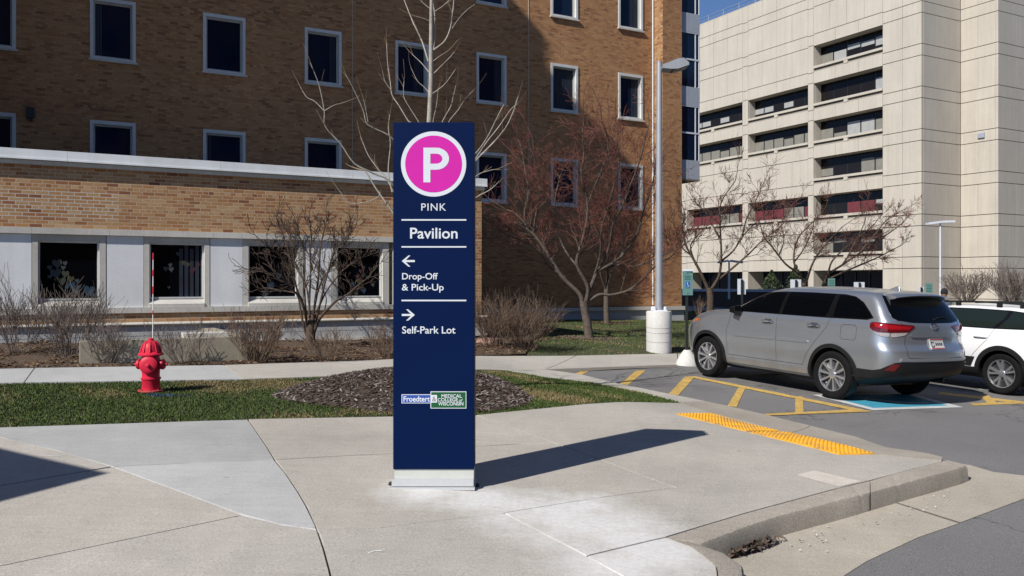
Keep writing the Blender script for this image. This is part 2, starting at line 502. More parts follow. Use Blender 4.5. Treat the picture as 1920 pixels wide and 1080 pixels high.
# ------------------------------------------------------------------ ground
def shrink(poly, d):
    """inset a polygon (xy list) by d metres"""
    n = len(poly)
    P = [Vector(p) for p in poly]
    A = sum(P[i].x * P[(i + 1) % n].y - P[(i + 1) % n].x * P[i].y for i in range(n))
    sg = 1 if A > 0 else -1
    out = []
    for i in range(n):
        e1 = (P[i] - P[i - 1]).normalized(); e2 = (P[(i + 1) % n] - P[i]).normalized()
        n1 = Vector((-e1.y, e1.x)) * sg; n2 = Vector((-e2.y, e2.x)) * sg
        b = n1 + n2
        if b.length < 1e-6: b = n1
        b.normalize()
        k = max(.35, b.dot(n1))
        q = P[i] + b * (d / k)
        out.append((q.x, q.y))
    return out
def sheet(name, poly, mat, parent=None, off=0.0, thick=0.0, cell=.8, zf=elev, bev=0.0):
    """a surface lying on the ground; thick > 0 gives it edges going down"""
    bm = bmesh.new()
    vs_ = [bm.verts.new((p[0], p[1], 0)) for p in poly]
    f = bm.faces.new(vs_)
    if f.normal.z < 0 or f.calc_area() and (f.normal_update() or f.normal.z < 0): f.normal_flip()
    xs = [p[0] for p in poly]; ys = [p[1] for p in poly]
    if cell:
        for a, lo, hi in ((0, min(xs), max(xs)), (1, min(ys), max(ys))):
            t = math.floor(lo / cell) * cell + cell
            nrm = (1, 0, 0) if a == 0 else (0, 1, 0)
            while t < hi:
                g = list(bm.verts) + list(bm.edges) + list(bm.faces)
                bmesh.ops.bisect_plane(bm, geom=g, plane_co=(t, 0, 0) if a == 0 else (0, t, 0), plane_no=nrm)
                t += cell
    bmesh.ops.triangulate(bm, faces=[f for f in bm.faces if len(f.verts) > 4])
    for v in bm.verts: v.co.z = zf(v.co.x, v.co.y) + off
    bmesh.ops.recalc_face_normals(bm, faces=bm.faces)
    if sum(f.normal.z for f in bm.faces) < 0: bmesh.ops.reverse_faces(bm, faces=bm.faces)
    if thick:
        be = [e for e in bm.edges if e.is_boundary]
        ret = bmesh.ops.extrude_edge_only(bm, edges=be)
        nv = [g for g in ret['geom'] if isinstance(g, bmesh.types.BMVert)]
        for v in nv: v.co.z -= thick
        if bev:
            be = [e for e in be if e.is_valid]
            bmesh.ops.bevel(bm, geom=be, offset=bev, segments=2, affect='EDGES', profile=.5)
        bmesh.ops.recalc_face_normals(bm, faces=bm.faces)
        if max(bm.faces, key=lambda f: f.calc_area()).normal.z < 0: bmesh.ops.reverse_faces(bm, faces=bm.faces)
    V = [tuple(v.co) for v in bm.verts]; bm.verts.index_update()
    Fc = [tuple(v.index for v in f.verts) for f in bm.faces]
    bm.free()
    return mk(name, V, Fc, mat, parent)
def structure(o): o['kind'] = 'structure'; return o
def G(pts): return [gp(*p) for p in pts]

structure(sheet('ground', [(-500, -300), (900, -300), (900, 900), (-500, 900)], M['far_ground'], off=-.25, cell=100, zf=plane))
structure(sheet('parking_lot', [(-30, -12), (60, -12), (75, 90), (-30, 40)], M['asphalt'], off=-.008, cell=12, zf=plane))

# plaza slabs, joints recessed between them
plaza = structure(bpy.data.objects.new('plaza_pavement', None)); link(plaza)
SL = {
 'a': [(-120, 806), (0, 802), (465, 787), (500, 838), (515, 863), (360, 869), (211, 876), (111, 847), (0, 821)],
 'b': [(211, 876), (360, 869), (515, 863), (537, 891), (557, 921), (574, 950), (596, 995), (530, 986), (455, 967), (333, 921)],
 'c': [(-300, 822), (-120, 806), (0, 821), (111, 847), (211, 876), (0, 912), (-300, 964)],
 'd': [(211, 876), (333, 921), (455, 967), (0, 1063), (-300, 1126), (-300, 964), (0, 912)],
 'e': [(455, 967), (530, 986), (596, 995), (607, 1032), (617, 1069), (628, 1120), (660, 1500), (-900, 1500), (-300, 1126), (0, 1063)],
 'f': [(465, 787), (892, 779), (1042, 832), (975, 833), (892, 838), (735, 851), (515, 863), (500, 838)],
 'g': [(515, 863), (735, 851), (892, 838), (975, 833), (1042, 832), (1121, 861), (1266, 915), (1103, 937), (944, 963), (714, 991), (596, 1001), (574, 950), (557, 921), (537, 891)],
 'h': [(892, 779), (1278, 756), (1332, 776), (1480, 813), (1642, 853), (1768, 866), (1632, 902), (1573, 916), (1403, 962), (1249, 1008), (1099, 1044), (944, 963), (1103, 937), (1266, 915), (1121, 861), (1042, 832)],
 'i': [(944, 963), (1099, 1044), (1173, 1085), (1300, 1180), (1250, 1500), (660, 1500), (628, 1120), (617, 1069), (607, 1032), (596, 1001), (714, 991)],
 'j': [(1099, 1044), (1249, 1008), (1300, 1027), (1345, 1062), (1352, 1120), (1340, 1180), (1300, 1180), (1173, 1085)],
}
smat = dict(a='concrete_grey', b='concrete_grey_light', c='concrete_b', d='concrete', e='concrete_b', f='concrete', g='concrete', h='concrete', i='concrete_b', j='concrete_b')
for i, (k, poly) in enumerate(SL.items()):
    P = G(poly)
    sheet('slab', shrink(P, .007), M[smat[k]], plaza, off=.004 + .0015 * ((i * 7) % 3), thick=.16, cell=.45, bev=.006)
sheet('joint_bed', [gp(-900, 1600), gp(1345, 1600), gp(1345, 1062), gp(1249, 1009), gp(1768, 868), gp(1642, 855), gp(1332, 778), gp(1278, 758), gp(465, 788), gp(-300, 823)], M['cast_dark'], plaza, off=-.014, cell=.8)

# kerb strip between lawn and lot, flush with the asphalt
strip = structure(bpy.data.objects.new('flush_kerb', None)); link(strip)
ko = [(1022, 693), (1087, 702), (1161, 720), (1250, 738), (1324, 753), (1366, 762), (1431, 777), (1520, 799), (1610, 821), (1710, 845), (1768, 858)]
ki = [(954, 695), (1028, 708), (1110, 717), (1198, 734), (1278, 755), (1332, 775), (1405, 793), (1480, 812), (1560, 832), (1642, 852), (1766, 865)]
for a, b in ((0, 2), (2, 4), (4, 7), (7, 10)):
    P = G(ko[a:b + 1]) + G(ki[a:b + 1])[::-1]
    sheet('kerb_piece', shrink(P, .004), M['concrete_walk' if a < 4 else 'kerb'], strip, off=.006, thick=.12, cell=.4)

# walkway along the building
walk = structure(bpy.data.objects.new('walkway', None)); link(walk)
wb = [(-420, 702), (65, 690.5), (420, 685), (705, 675.5), (893, 667.5), (1080, 664), (1270, 661), (1430, 658)]
wf = [(-450, 728), (45, 718), (455, 711.5), (735, 702), (954, 695), (1022, 693), (1272, 684), (1420, 680)]
for i in range(7):
    P = [gp(*wb[i]), gp(*wb[i + 1]), gp(*wf[i + 1]), gp(*wf[i])]
    sheet('slab', shrink(P, .008), M['concrete_walk_grey' if i in (0, 1) else 'concrete_walk'], walk, off=.006, thick=.12, cell=.5)
sheet('joint_bed', [gp(*wb[0]), gp(*wb[3]), gp(*wb[7]), gp(*wf[7]), gp(*wf[4]), gp(*wf[0])], M['cast_dark'], walk, off=-.012, cell=.6)

# lawns and beds
WV, MV = 18.0, 25.8              # wall planes of the low wing and of the tall facade
LAWN1 = G([(-450, 730), (45, 719), (455, 712.5), (735, 703), (954, 696), (1028, 708), (1110, 717), (1198, 734), (1278, 755), (892, 778), (640, 781), (465, 786), (0, 801), (-450, 817)])
structure(sheet('lawn_strip', LAWN1, M['soil'], off=-.006, cell=.6))
bu0 = uv(*gp(-420, 702)); bu1 = uv(*gp(960, 666)); bv = bu0[1]
w1 = uv(*gp(705, 675.5)); 
BED = [gp(-420, 701.5), gp(65, 690), gp(420, 684.5), gp(705, 675), gp(893, 667), gp(985, 665.5), gp(1000, 640), xy(13.5, WV + 4), xy(9, MV), xy(-8, MV), xy(-8, WV - 1)]
structure(sheet('planting_bed', BED, M['litter'], off=.004, cell=.8, zf=lambda x, y: elev(x, y) + .05 * (1 + math.sin(x * 3.1) * math.sin(y * 2.7)) * min(1, max(0, (uv(x, y)[1] - 14.6)))))
LAWN2 = [gp(985, 665.2), gp(1080, 663.5), gp(1270, 660.5), gp(1430, 657.5), xy(33, 17), xy(33, 34), xy(9, MV + .5), xy(13.5, WV + 4), gp(1000, 640)]
structure(sheet('lawn', LAWN2, M['soil'], off=-.004, cell=1.0))

# street kerb, in pieces, and the gutter
def kerb(name, inner, outer, parent, h=PE + .02):
    """inner/outer: matching px lists on the pavement; rounded front edge, drops to the gutter"""
    def dens(L, k=9):
        out = []
        for a_, b_ in zip(L[:-1], L[1:]): out += [(a_[0] + (b_[0] - a_[0]) * i / k, a_[1] + (b_[1] - a_[1]) * i / k) for i in range(k)]
        return out + [L[-1]]
    rk = random.Random(len(name) + int(inner[0][0]))
    I = dens([gp0(*p, PE) for p in inner]); O = dens([gp0(*p, PE) for p in outer])
    V = []; Fc = []
    n = 6
    for (a, b) in zip(I, O):
        chip = -abs(rk.gauss(0, .0012)) - (.007 if rk.random() < .04 else 0); zz = plane(*a) + PE; zo = plane(*b) + PE - .004 + chip
        A = Vector((*a, zz + .006)); B = Vector((*b, zo + .004)); d = (B - A); d.z = 0; L = d.length; d.normalize()
        V += [Vector((*a, zz - .15)), A, A + (B - A) * ((L - .045) / L), B - d * .016 + Vector((0, 0, -.006)), B + Vector((0, 0, -.032)), Vector((B.x, B.y, plane(*b) - .05)) + d * .018]
    for i in range(len(I) - 1):
        for j in range(n - 1):
            Fc.append((i * n + j, (i + 1) * n + j, (i + 1) * n + j + 1, i * n + j + 1))
    Fc.append(tuple(range(n))); Fc.append(tuple(range((len(I) - 1) * n, len(I) * n))[::-1])
    return mk(name, V, Fc, M['kerb'], parent, smooth=True, angle=32, fixn=True)
street_kerb = structure(bpy.data.objects.new('street_kerb', None)); link(street_kerb)
kerb('kerb_piece', [(1249, 1010), (1326, 986), (1403, 963), (1488, 940), (1573, 917), (1631, 903.5)], [(1318, 1018), (1392, 989), (1466, 965), (1550, 944), (1600, 931), (1631, 923)], street_kerb)
kerb('kerb_piece', [(1632, 903), (1680, 889), (1725, 877), (1768, 866.5), (1776, 864)], [(1632.5, 922.6), (1690, 907), (1750, 891), (1800, 877.5), (1814, 872)], street_kerb)
kerb('kerb_piece', [(1253, 1011), (1300, 1029), (1345, 1063), (1352, 1120), (1345, 1200), (1300, 1500)], [(1318, 1021), (1362, 1036), (1394, 1058), (1400, 1120), (1395, 1200), (1390, 1500)], street_kerb)
gut = structure(bpy.data.objects.new('gutter', None)); link(gut)
GE = [gp0(1560, 1082), gp0(1625, 1050), gp0(1721, 1006), gp0(1795, 980), gp0(1920, 934), gp0(2100, 885)]
GI = [gp0(1330, 1130), gp0(1300, 1040), gp0(1420, 1000), gp0(1630, 930), gp0(1800, 872), gp0(1960, 850)]
sheet('gutter_piece', [gp0(1360, 1700), gp0(1330, 1082), gp0(1310, 1030), gp0(1420, 1000), gp0(1640, 930), gp0(1797, 980.5), gp0(1721, 1006.5), gp0(1625, 1051), gp0(1500, 1130), gp0(1450, 1700)], M['gutter'], gut, off=-.004, cell=.5, zf=plane)
sheet('gutter_piece', [gp0(1646, 930), gp0(1790, 868), gp0(1818, 871), gp0(1862, 884), gp0(1920, 891), gp0(2100, 905), gp0(2100, 940), gp0(1920, 934), gp0(1801, 978.5)], M['gutter'], gut, off=-.0035, cell=.5, zf=plane)
sheet('joint_filler', [gp0(1640, 930), gp0(1646, 930), gp0(1801, 978.5), gp0(1797, 980.5)], M['cast_dark'], gut, off=-.006, cell=0, zf=plane)
sheet('patch', G([(1492, 892), (1527, 883.5), (1614, 904), (1573, 914.5)]), M['concrete_pale'], plaza, off=.0078, cell=.3)

# tactile paving
tp = structure(bpy.data.objects.new('tactile_paving', None)); link(tp)
def quadmap(q, s, t):
    a = Vector(q[0]).lerp(Vector(q[1]), s); b = Vector(q[3]).lerp(Vector(q[2]), s)
    p = a.lerp(b, t); return (p.x, p.y)
for q in ([(1268, 777.5), (1333, 777), (1462, 810), (1399, 810.5)], [(1405, 812.5), (1477, 812.6), (1642, 853.3), (1573, 854)]):
    Q = G(q)
    sheet('mat', Q, M['tactile'], tp, off=.016, thick=.012, cell=.25)
    L1 = (Vector(Q[1]) - Vector(Q[2])).length; L0 = (Vector(Q[0]) - Vector(Q[1])).length
    na, nb = int(L0 / .06), int(L1 / .06)
    d = MB()
    for i in range(na):
        for j in range(nb):
            x, y = quadmap(Q, (i + .5) / na, (j + .5) / nb)
            z = elev(x, y) + .016
            V = []; 
            for r, h in ((.019, -.002), (.011, .0085)):
                V += [(x + r * math.cos(k * math.pi / 3), y + r * math.sin(k * math.pi / 3), z + h) for k in range(6)]
            d.add(V, [(k, (k + 1) % 6, 6 + (k + 1) % 6, 6 + k) for k in range(6)] + [tuple(range(6, 12))])
    o = d.build('raised_domes', M['tactile'], tp, fixn=False); o['kind'] = 'stuff'

# road paint
def paint(name, quads, mat, label=None):
    root = structure(bpy.data.objects.new(name, None)); link(root)
    for q in quads:
        o = sheet('stripe', [gp0(*p) for p in q], mat, root, off=-.0035 + .0008 * len(root.children), cell=0, zf=plane)
    return root
paint('yellow_hatching', [
    [(1074, 702), (1089, 695.5), (1106, 694.5), (1088, 703.5)],
    [(1160, 721), (1193, 694.5), (1211, 694), (1178, 721)],
    [(1252, 740), (1284, 706), (1303, 706), (1272, 740.5)],
    [(1364, 761), (1386, 724), (1399, 724), (1381, 763)],
    [(1491, 776), (1491, 743), (1505, 743), (1507, 775)],
    [(1288, 706.2), (1303, 705.2), (1634, 771), (1612, 772)],
    [(1431, 776), (1612, 767), (1634, 771.5), (1442, 779)]], M['yellow_paint'])
paint('yellow_hatching', [
    [(1756, 738), (1766, 735), (1990, 760), (1980, 764)],
    [(1818, 756), (1990, 749), (1990, 753), (1826, 760)],
    [(1838, 742), (1853, 741), (1872, 757), (1854, 758)],
    [(1960, 741), (1990, 740), (2010, 756), (1990, 757)]], M['yellow_paint'])
bay = structure(bpy.data.objects.new('blue_badge_marking', None)); link(bay)
# white border with blue field; pale symbol strokes inside
def wq(q, m, off): sheet('marking', [gp0(*p) for p in q], m, bay, off=off, cell=0, zf=plane)
wq([(1522, 739.5), (1636, 768.5), (1806, 763), (1700, 736)], M['white_paint'], -.003)
wq([(1540, 740), (1638, 764.5), (1778, 760), (1692, 738)], M['blue_paint'], -.0018)
wq([(1600, 746), (1690, 757), (1745, 755.5), (1740, 753.5), (1694, 754), (1615, 744)], M['white_paint'], -.0008)
bay2 = structure(bpy.data.objects.new('blue_badge_marking', None)); link(bay2)
sheet('marking', [gp0(*p) for p in [(1832, 729), (1850, 727), (2100, 748), (2100, 760)]], M['white_paint'], bay2, off=-.003, cell=0, zf=plane)
sheet('marking', [gp0(*p) for p in [(1900, 733), (1905, 730), (2100, 750), (2100, 755)]], M['blue_paint'], bay2, off=-.0018, cell=0, zf=plane)

# hairline cracks, scratches and specks on the slabs
rc = random.Random(77)
def crack(px, w, mat):
    P = []
    for a_, b_ in zip(px[:-1], px[1:]):
        for i in range(6):
            t = i / 6; q = gp(a_[0] + (b_[0] - a_[0]) * t, a_[1] + (b_[1] - a_[1]) * t); P.append(Vector((q[0] + rc.gauss(0, .006), q[1] + rc.gauss(0, .006))))
    P.append(Vector(gp(*px[-1])))
    V = []; Fc = []
    for i, p in enumerate(P):
        d = (P[min(i + 1, len(P) - 1)] - P[max(i - 1, 0)]).normalized(); n_ = Vector((-d.y, d.x)) * w * rc.uniform(.4, 1) / 2
        for q in (p + n_, p - n_): V.append((q.x, q.y, elev(q.x, q.y) + .0098))
    for i in range(len(P) - 1): Fc.append((2 * i, 2 * i + 1, 2 * i + 3, 2 * i + 2))
    return mk('crack', V, Fc, mat, plaza, fixn=True)
M['crack'] = pm('crack_dark', (.2, .18, .155), .95)
M['scratch'] = pm('scratch_white', (.72, .72, .71), .8)
for px in ([(537, 890), (552, 886), (563, 888)], [(770, 866), (820, 858), (870, 856)]):
    crack(px, .004, M['crack'])
crack([(688, 1038), (722, 1034)], .02, M['scratch']); crack([(72, 856), (112, 857)], .02, M['scratch']); crack([(1100, 865), (1112, 861)], .02, M['scratch'])
# ------------------------------------------------------------------ brick walls
rng = random.Random(7)
PAL_LIGHT = [(.42, .24, .115), (.39, .21, .092), (.45, .28, .145), (.36, .18, .078), (.41, .23, .105), (.29, .125, .055), (.47, .31, .165), (.33, .15, .066), (.40, .235, .115), (.22, .092, .045)]
PAL_LIGHT_W = [5, 5, 4, 4, 5, 2.4, 2, 3, 4, 1.2]
PAL_MIX = [(.47, .255, .112), (.41, .205, .085), (.49, .285, .135), (.34, .155, .066), (.24, .105, .05), (.45, .255, .115), (.16, .072, .038), (.37, .19, .085)]
PAL_MIX = [tuple(a * .62 + b * .38 for a, b in zip(c_, (.40, .198, .086))) for c_ in PAL_MIX]
PAL_MIX = [(r_ * 1.04, g_ * 1.02, b_ * 1.03) for r_, g_, b_ in PAL_MIX]
PAL_MIX_W = [5, 4, 3, 3, 1.6, 4, .9, 3]
CH, SP = .0677, .2135
_bm_cache = {}
def brick_mesh(L, ci, pal):
    k = (round(L, 3), ci, id(pal))
    if k not in _bm_cache:
        l, h, d = L, .0575, .0009
        V = np.array([(0, 0, 0), (l, 0, 0), (l, 0, h), (0, 0, h), (.002, -d, .002), (l - .002, -d, .002), (l - .002, -d, h - .002), (.002, -d, h - .002)])
        T = np.array([(4, 5, 6, 7), (0, 1, 5, 4), (1, 2, 6, 5), (2, 3, 7, 6), (3, 0, 4, 7)])
        c = np.array(pal[ci])
        _bm_cache[k] = fastmesh('brick', V, T, M['brick'], 4, np.tile(c, (8, 1)))
    return _bm_cache[k]
def brick_wall(parent, org, tdir, L, z0, z1, holes, pal, wts, n_own=0, own_box=None, mortar='mortar', backing=True, phase=0, seed=1, skip=None, stuffname='brickwork'):
    """wall standing on org (xy), running along tdir (xy unit); outward normal = right of tdir"""
    rg = random.Random(seed)
    t = Vector((tdir[0], tdir[1], 0)); nrm = Vector((tdir[1], -tdir[0], 0))
    O = Vector((org[0], org[1], 0))
    nco = int(round((z1 - z0) / CH))
    items = []
    for c in range(nco):
        za = z0 + c * CH + .005
        zc = za + .029
        head = (c + phase) % 6 == 5
        per = SP / 2 if head else SP
        s = -rg.random() * .01 - (per / 2 if (c % 2) else 0)
        cuts = sorted([(a, b) for (a, b, p, q) in holes if p < zc < q])
        while s < L:
            a, b = max(s, 0), min(s + per - .0105, L)
            segs = [(a, b)]
            for (x0, x1) in cuts:
                ns = []
                for (p, q) in segs:
                    if q <= x0 or p >= x1: ns.append((p, q)); continue
                    if p < x0: ns.append((p, x0))
                    if q > x1: ns.append((x1, q))
                segs = ns
            for (p, q) in segs:
                if q - p > .02:
                    ci = rg.choices(range(len(pal)), wts)[0]
                    items.append((p, q - p, za, ci))
            s += per
    own, rest = [], items
    if n_own:
        full = [it for it in items if abs(it[1] - (SP - .0105)) < .004 and own_box[0] <= it[0] <= own_box[1] and own_box[2] <= it[2] <= own_box[3]]
        full.sort(key=lambda it: it[0])
        own = full[:n_own]
        so = set((it[0], it[2]) for it in own)
        rest = [it for it in items if (it[0], it[2]) not in so]
    base = BASE.get(parent, Vector((0, 0, 0)))
    ang = math.atan2(tdir[1], tdir[0])
    for (p, l, za, ci) in own:
        o = bpy.data.objects.new('brick', brick_mesh(.203, ci, pal))
        link(o, parent)
        o.location = O + t * p + Vector((0, 0, za)) - base
        o.rotation_euler = (0, 0, ang)
    if rest:
        A = np.array([(p, l, z) for (p, l, z, c) in rest]); C = np.array([pal[c] for (_, _, _, c) in rest])
        C = C * (1 + (np.random.RandomState(seed).rand(len(C), 1) - .5) * .18)
        n = len(A); h = .0575; d = .0009
        s0 = A[:, 0]; s1 = A[:, 0] + A[:, 1]; za = A[:, 2]; zb = za + h
        def pt(s, dep, z): return np.stack([O.x + t.x * s + nrm.x * dep, O.y + t.y * s + nrm.y * dep, z], 1)
        e = .002
        V = np.stack([pt(s0, 0, za), pt(s1, 0, za), pt(s1, 0, zb), pt(s0, 0, zb), pt(s0 + e, d, za + e), pt(s1 - e, d, za + e), pt(s1 - e, d, zb - e), pt(s0 + e, d, zb - e)], 1).reshape(-1, 3)
        V -= np.array(base)
        Fq = np.array([(4, 5, 6, 7), (0, 1, 5, 4), (1, 2, 6, 5), (2, 3, 7, 6), (3, 0, 4, 7)])
        T = (Fq[None] + (np.arange(n) * 8)[:, None, None]).reshape(-1, 4)
        me = fastmesh(stuffname, V, T, M['brick'], 4, np.repeat(C, 8, 0))
        o = bpy.data.objects.new(stuffname, me); link(o, parent); o['kind'] = 'stuff'
    if backing:
        xs = sorted(set([0, L] + [a for h_ in holes for a in h_[:2]])); zs = sorted(set([z0, z1] + [a for h_ in holes for a in h_[2:]]))
        xs = [x for x in xs if 0 <= x <= L]; zs = [z for z in zs if z0 <= z <= z1]
        m = MB()
        for i in range(len(xs) - 1):
            for j in range(len(zs) - 1):
                cx, cz = (xs[i] + xs[i + 1]) / 2, (zs[j] + zs[j + 1]) / 2
                if any(a < cx < b and p < cz < q for (a, b, p, q) in holes): continue
                q4 = [O + t * xs[i] + Vector((0, 0, zs[j])), O + t * xs[i + 1] + Vector((0, 0, zs[j])), O + t * xs[i + 1] + Vector((0, 0, zs[j + 1])), O + t * xs[i] + Vector((0, 0, zs[j + 1]))]
                m.add(q4, [(0, 1, 2, 3)])
        m.build('mortar_bed', M[mortar], parent, fixn=False)
UD = (CU, SU)                    # along the facades
VD = (-SU, CU)                   # away from the viewer, across them

def ring_frame(m, u0, u1, z0, z1, w, va, vb, wb=None, wt=None):
    """rectangular frame in a facade (u,z) between depths va < vb"""
    wb = wb or w; wt = wt or w
    m.ubox(u0, u0 + w, va, vb, z0, z1); m.ubox(u1 - w, u1, va, vb, z0, z1)
    m.ubox(u0 + w, u1 - w, va, vb, z0, z0 + wb); m.ubox(u0 + w, u1 - w, va, vb, z1 - wt, z1)

# ------------------------------------------------------------------ tall brick building
p_end = wall(1225, 500, MV)[0]                   # inner corner at the pier
UL = -3.4                                        # tall block closing the court on the left
Lw = p_end - UL
zb_main = wall(1150, 575.5, MV)[1]               # top of the stone base
Z_TOP = 15.5
bld = thing('brick_building', (*xy(p_end / 2, MV), plane(*xy(p_end / 2, MV))), 'tall tan brick hospital building with rows of square white-framed windows', 'building')
cols = [(-50, 30), (168.5, 254.5), (380.5, 460), (571, 640), (741, 803.5), (893, 949), (1032.5, 1083), (1159, 1204.7)]
wu = [(wall(a, 300, MV)[0], wall(b, 300, MV)[0]) for a, b in cols]
zB1, zB0 = wall(1160, 136, MV)[1], wall(1160, 221.5, MV)[1]
zC1, zC0 = wall(1160, 306, MV)[1], wall(1160, 390.5, MV)[1]
pit = zB1 - zC1
rows = [(zC0, zC1), (zB0, zB1), (zB0 + pit, zB1 + pit), (zB0 + 2 * pit, zB1 + 2 * pit)]
holes = [(a - UL, b - UL, z0, z1) for (a, b) in wu for (z0, z1) in rows]
o = xy(UL, MV)
brick_wall(bld, o, UD, Lw, zb_main + .02, Z_TOP, holes, PAL_MIX, PAL_MIX_W, 300, (wall(0, 300, MV)[0] - UL, 9 + 3.4, wall(200, 285, MV)[1], wall(0, 30, MV)[1]), seed=3)
def sash_window(parent, u0, u1, z0, z1, v, k):
    m = MB(); ring_frame(m, u0, u1, z0, z1, .085, v - .035, v + .16, .07, .10)
    w = m.build('window', M['win_frame'], parent)
    m = MB(); ring_frame(m, u0 + .085, u1 - .085, z0 + .07, z1 - .10, .045, v + .07, v + .15)
    m.build('inner_frame', M['win_inner'], w)
    m = MB(); m.ubox(u0 + .12, u1 - .12, v + .125, v + .135, z0 + .1, z1 - .13); m.build('pane', M['glass_b'] if k % 3 else M['glass'], w)
    m = MB(); m.ubox(u0 - .035, u1 + .045, v - .085, v + .05, z0 - .055, z0 - .003); m.build('sill', M['limestone'], w)
    cur = {25: (0, 14), 29: (9, 14), 17: (9, 14), 21: (10, 14), 5: (0, 3), 24: (6, 14), 8: (0, 2), 13: (11, 14), 30: (8, 14)}.get(k)
    if cur:                                       # curtain folds seen through the glass
        m = MB()
        for i in range(*cur):
            uu = u0 + .13 + i * .062
            m.ubox(uu, uu + .045, v + .120 - .004 * (i % 2), v + .1235, z0 + .12, z1 - .15)
        m.build('curtain', M['curtain'], w)
k = 0
for (a, b) in wu:
    for (z0, z1) in rows:
        sash_window(bld, a, b, z0, z1, MV, k); k += 1
# stone base
gz = plane(*xy(12, MV))
m = MB(); m.ubox(UL, p_end + 1.05, MV - .06, MV + .3, -1.2, zb_main - .13); m.build('stone_base', M['limestone_grey'], bld)
m = MB(); m.ubox(UL, p_end - .002, MV - .15, MV + .3, zb_main - .127, zb_main); m.build('base_ledge', M['limestone'], bld)
# expansion joints and the white rain pipe
for px in (660.5, 991):
    uu = wall(px, 200, MV)[0]
    m = MB(); m.ubox(uu - .011, uu + .011, MV - .0155, MV + .01, zC1 - .8, Z_TOP); m.build('expansion_joint', M['mortar_pale'], bld)
uu = p_end - .06
m = MB(); m.tube([(*xy(uu, MV - .05), zb_main + .05), (*xy(uu, MV - .05), Z_TOP)], .028, 8); m.build('rain_pipe', M['white_metal'], bld, smooth=True)
uu, zz = wall(57, 212, MV)
m = MB(); m.ubox(uu - .10, uu + .10, MV - .16, MV - .012, zz - .13, zz + .13); m.ubox(uu - .05, uu + .05, MV - .11, MV - .012, zz - .22, zz - .131)
m.build('wall_lamp', M['black_post'], bld)
# projecting pier at the right-hand end
PV = wallu(1242.5, 300, p_end)[0]
PU = wall(1278.5, 300, PV)[0]
brick_wall(bld, xy(p_end, MV), (SU, -CU), MV - PV, zb_main + .02, Z_TOP, [], PAL_LIGHT, PAL_LIGHT_W, seed=11)
brick_wall(bld, xy(p_end, PV), UD, PU - p_end, zb_main + .02, Z_TOP, [], PAL_MIX, PAL_MIX_W, seed=12)
m = MB(); m.ubox(p_end + .002, PU - .002, PV + .002, MV + 8, -1.2, Z_TOP - .01); m.build('pier_core', M['mortar'], bld)
m = MB(); m.ubox(p_end - .06, PU + .06, PV - .06, MV - .1, -1.2, zb_main - .13); m.build('stone_base', M['limestone_grey'], bld)
m = MB(); m.ubox(p_end - .14, PU + .14, PV - .14, MV - .06, zb_main - .127, zb_main + .001); m.build('base_ledge', M['limestone'], bld)
# upper floors, right-hand end and the tall block that shades the court
m = MB(); m.ubox(UL, PU, MV + .3, MV + 14, -1.2, Z_TOP); m.ubox(UL, PU + .0, MV + .01, MV + .3, Z_TOP - .5, Z_TOP + .003); m.build('core_wall', M['brick_far'], bld)
m = MB(); m.ubox(UL, PU + .1, PV - .12, MV + 14.1, Z_TOP + .004, Z_TOP + .4); m.build('roof_coping', M['coping'], bld)
lu = math.sin(R(SUN_AZ)) * CU + math.cos(R(SUN_AZ)) * SU
lv = -math.sin(R(SUN_AZ)) * SU + math.cos(R(SUN_AZ)) * CU
s_end = (wall(1203, 500, MV)[0] - UL) * lv / lu       # how far the block must reach out for its corner to shade to there
uA, zA = wall(955, 52, MV)
BLK_TOP = zA + (uA - UL) / lu * math.tan(R(SUN_EL))
m = MB(); m.ubox(UL - 14, UL, MV - s_end, MV + 14, -1.2, BLK_TOP); m.build('block_wall', M['brick_far'], bld)
m = MB(); m.ubox(UL - 14.05, UL + .02, MV - s_end - .05, MV + 14.05, BLK_TOP, BLK_TOP + .08); m.build('roof_coping', M['coping'], bld)
for kk in range(7):
    for vv in (MV - s_end + 1.4, MV - s_end + 4.6):
        z0 = zC0 + pit * kk
        m = MB(); m.ubox(UL + .001, UL + .05, vv, vv + 1.15, z0, z0 + 1.75); w = m.build('window', M['win_frame'], bld)
        m = MB(); m.ubox(UL + .045, UL + .056, vv + .09, vv + 1.06, z0 + .08, z0 + 1.65); m.build('pane', M['glass'], w)

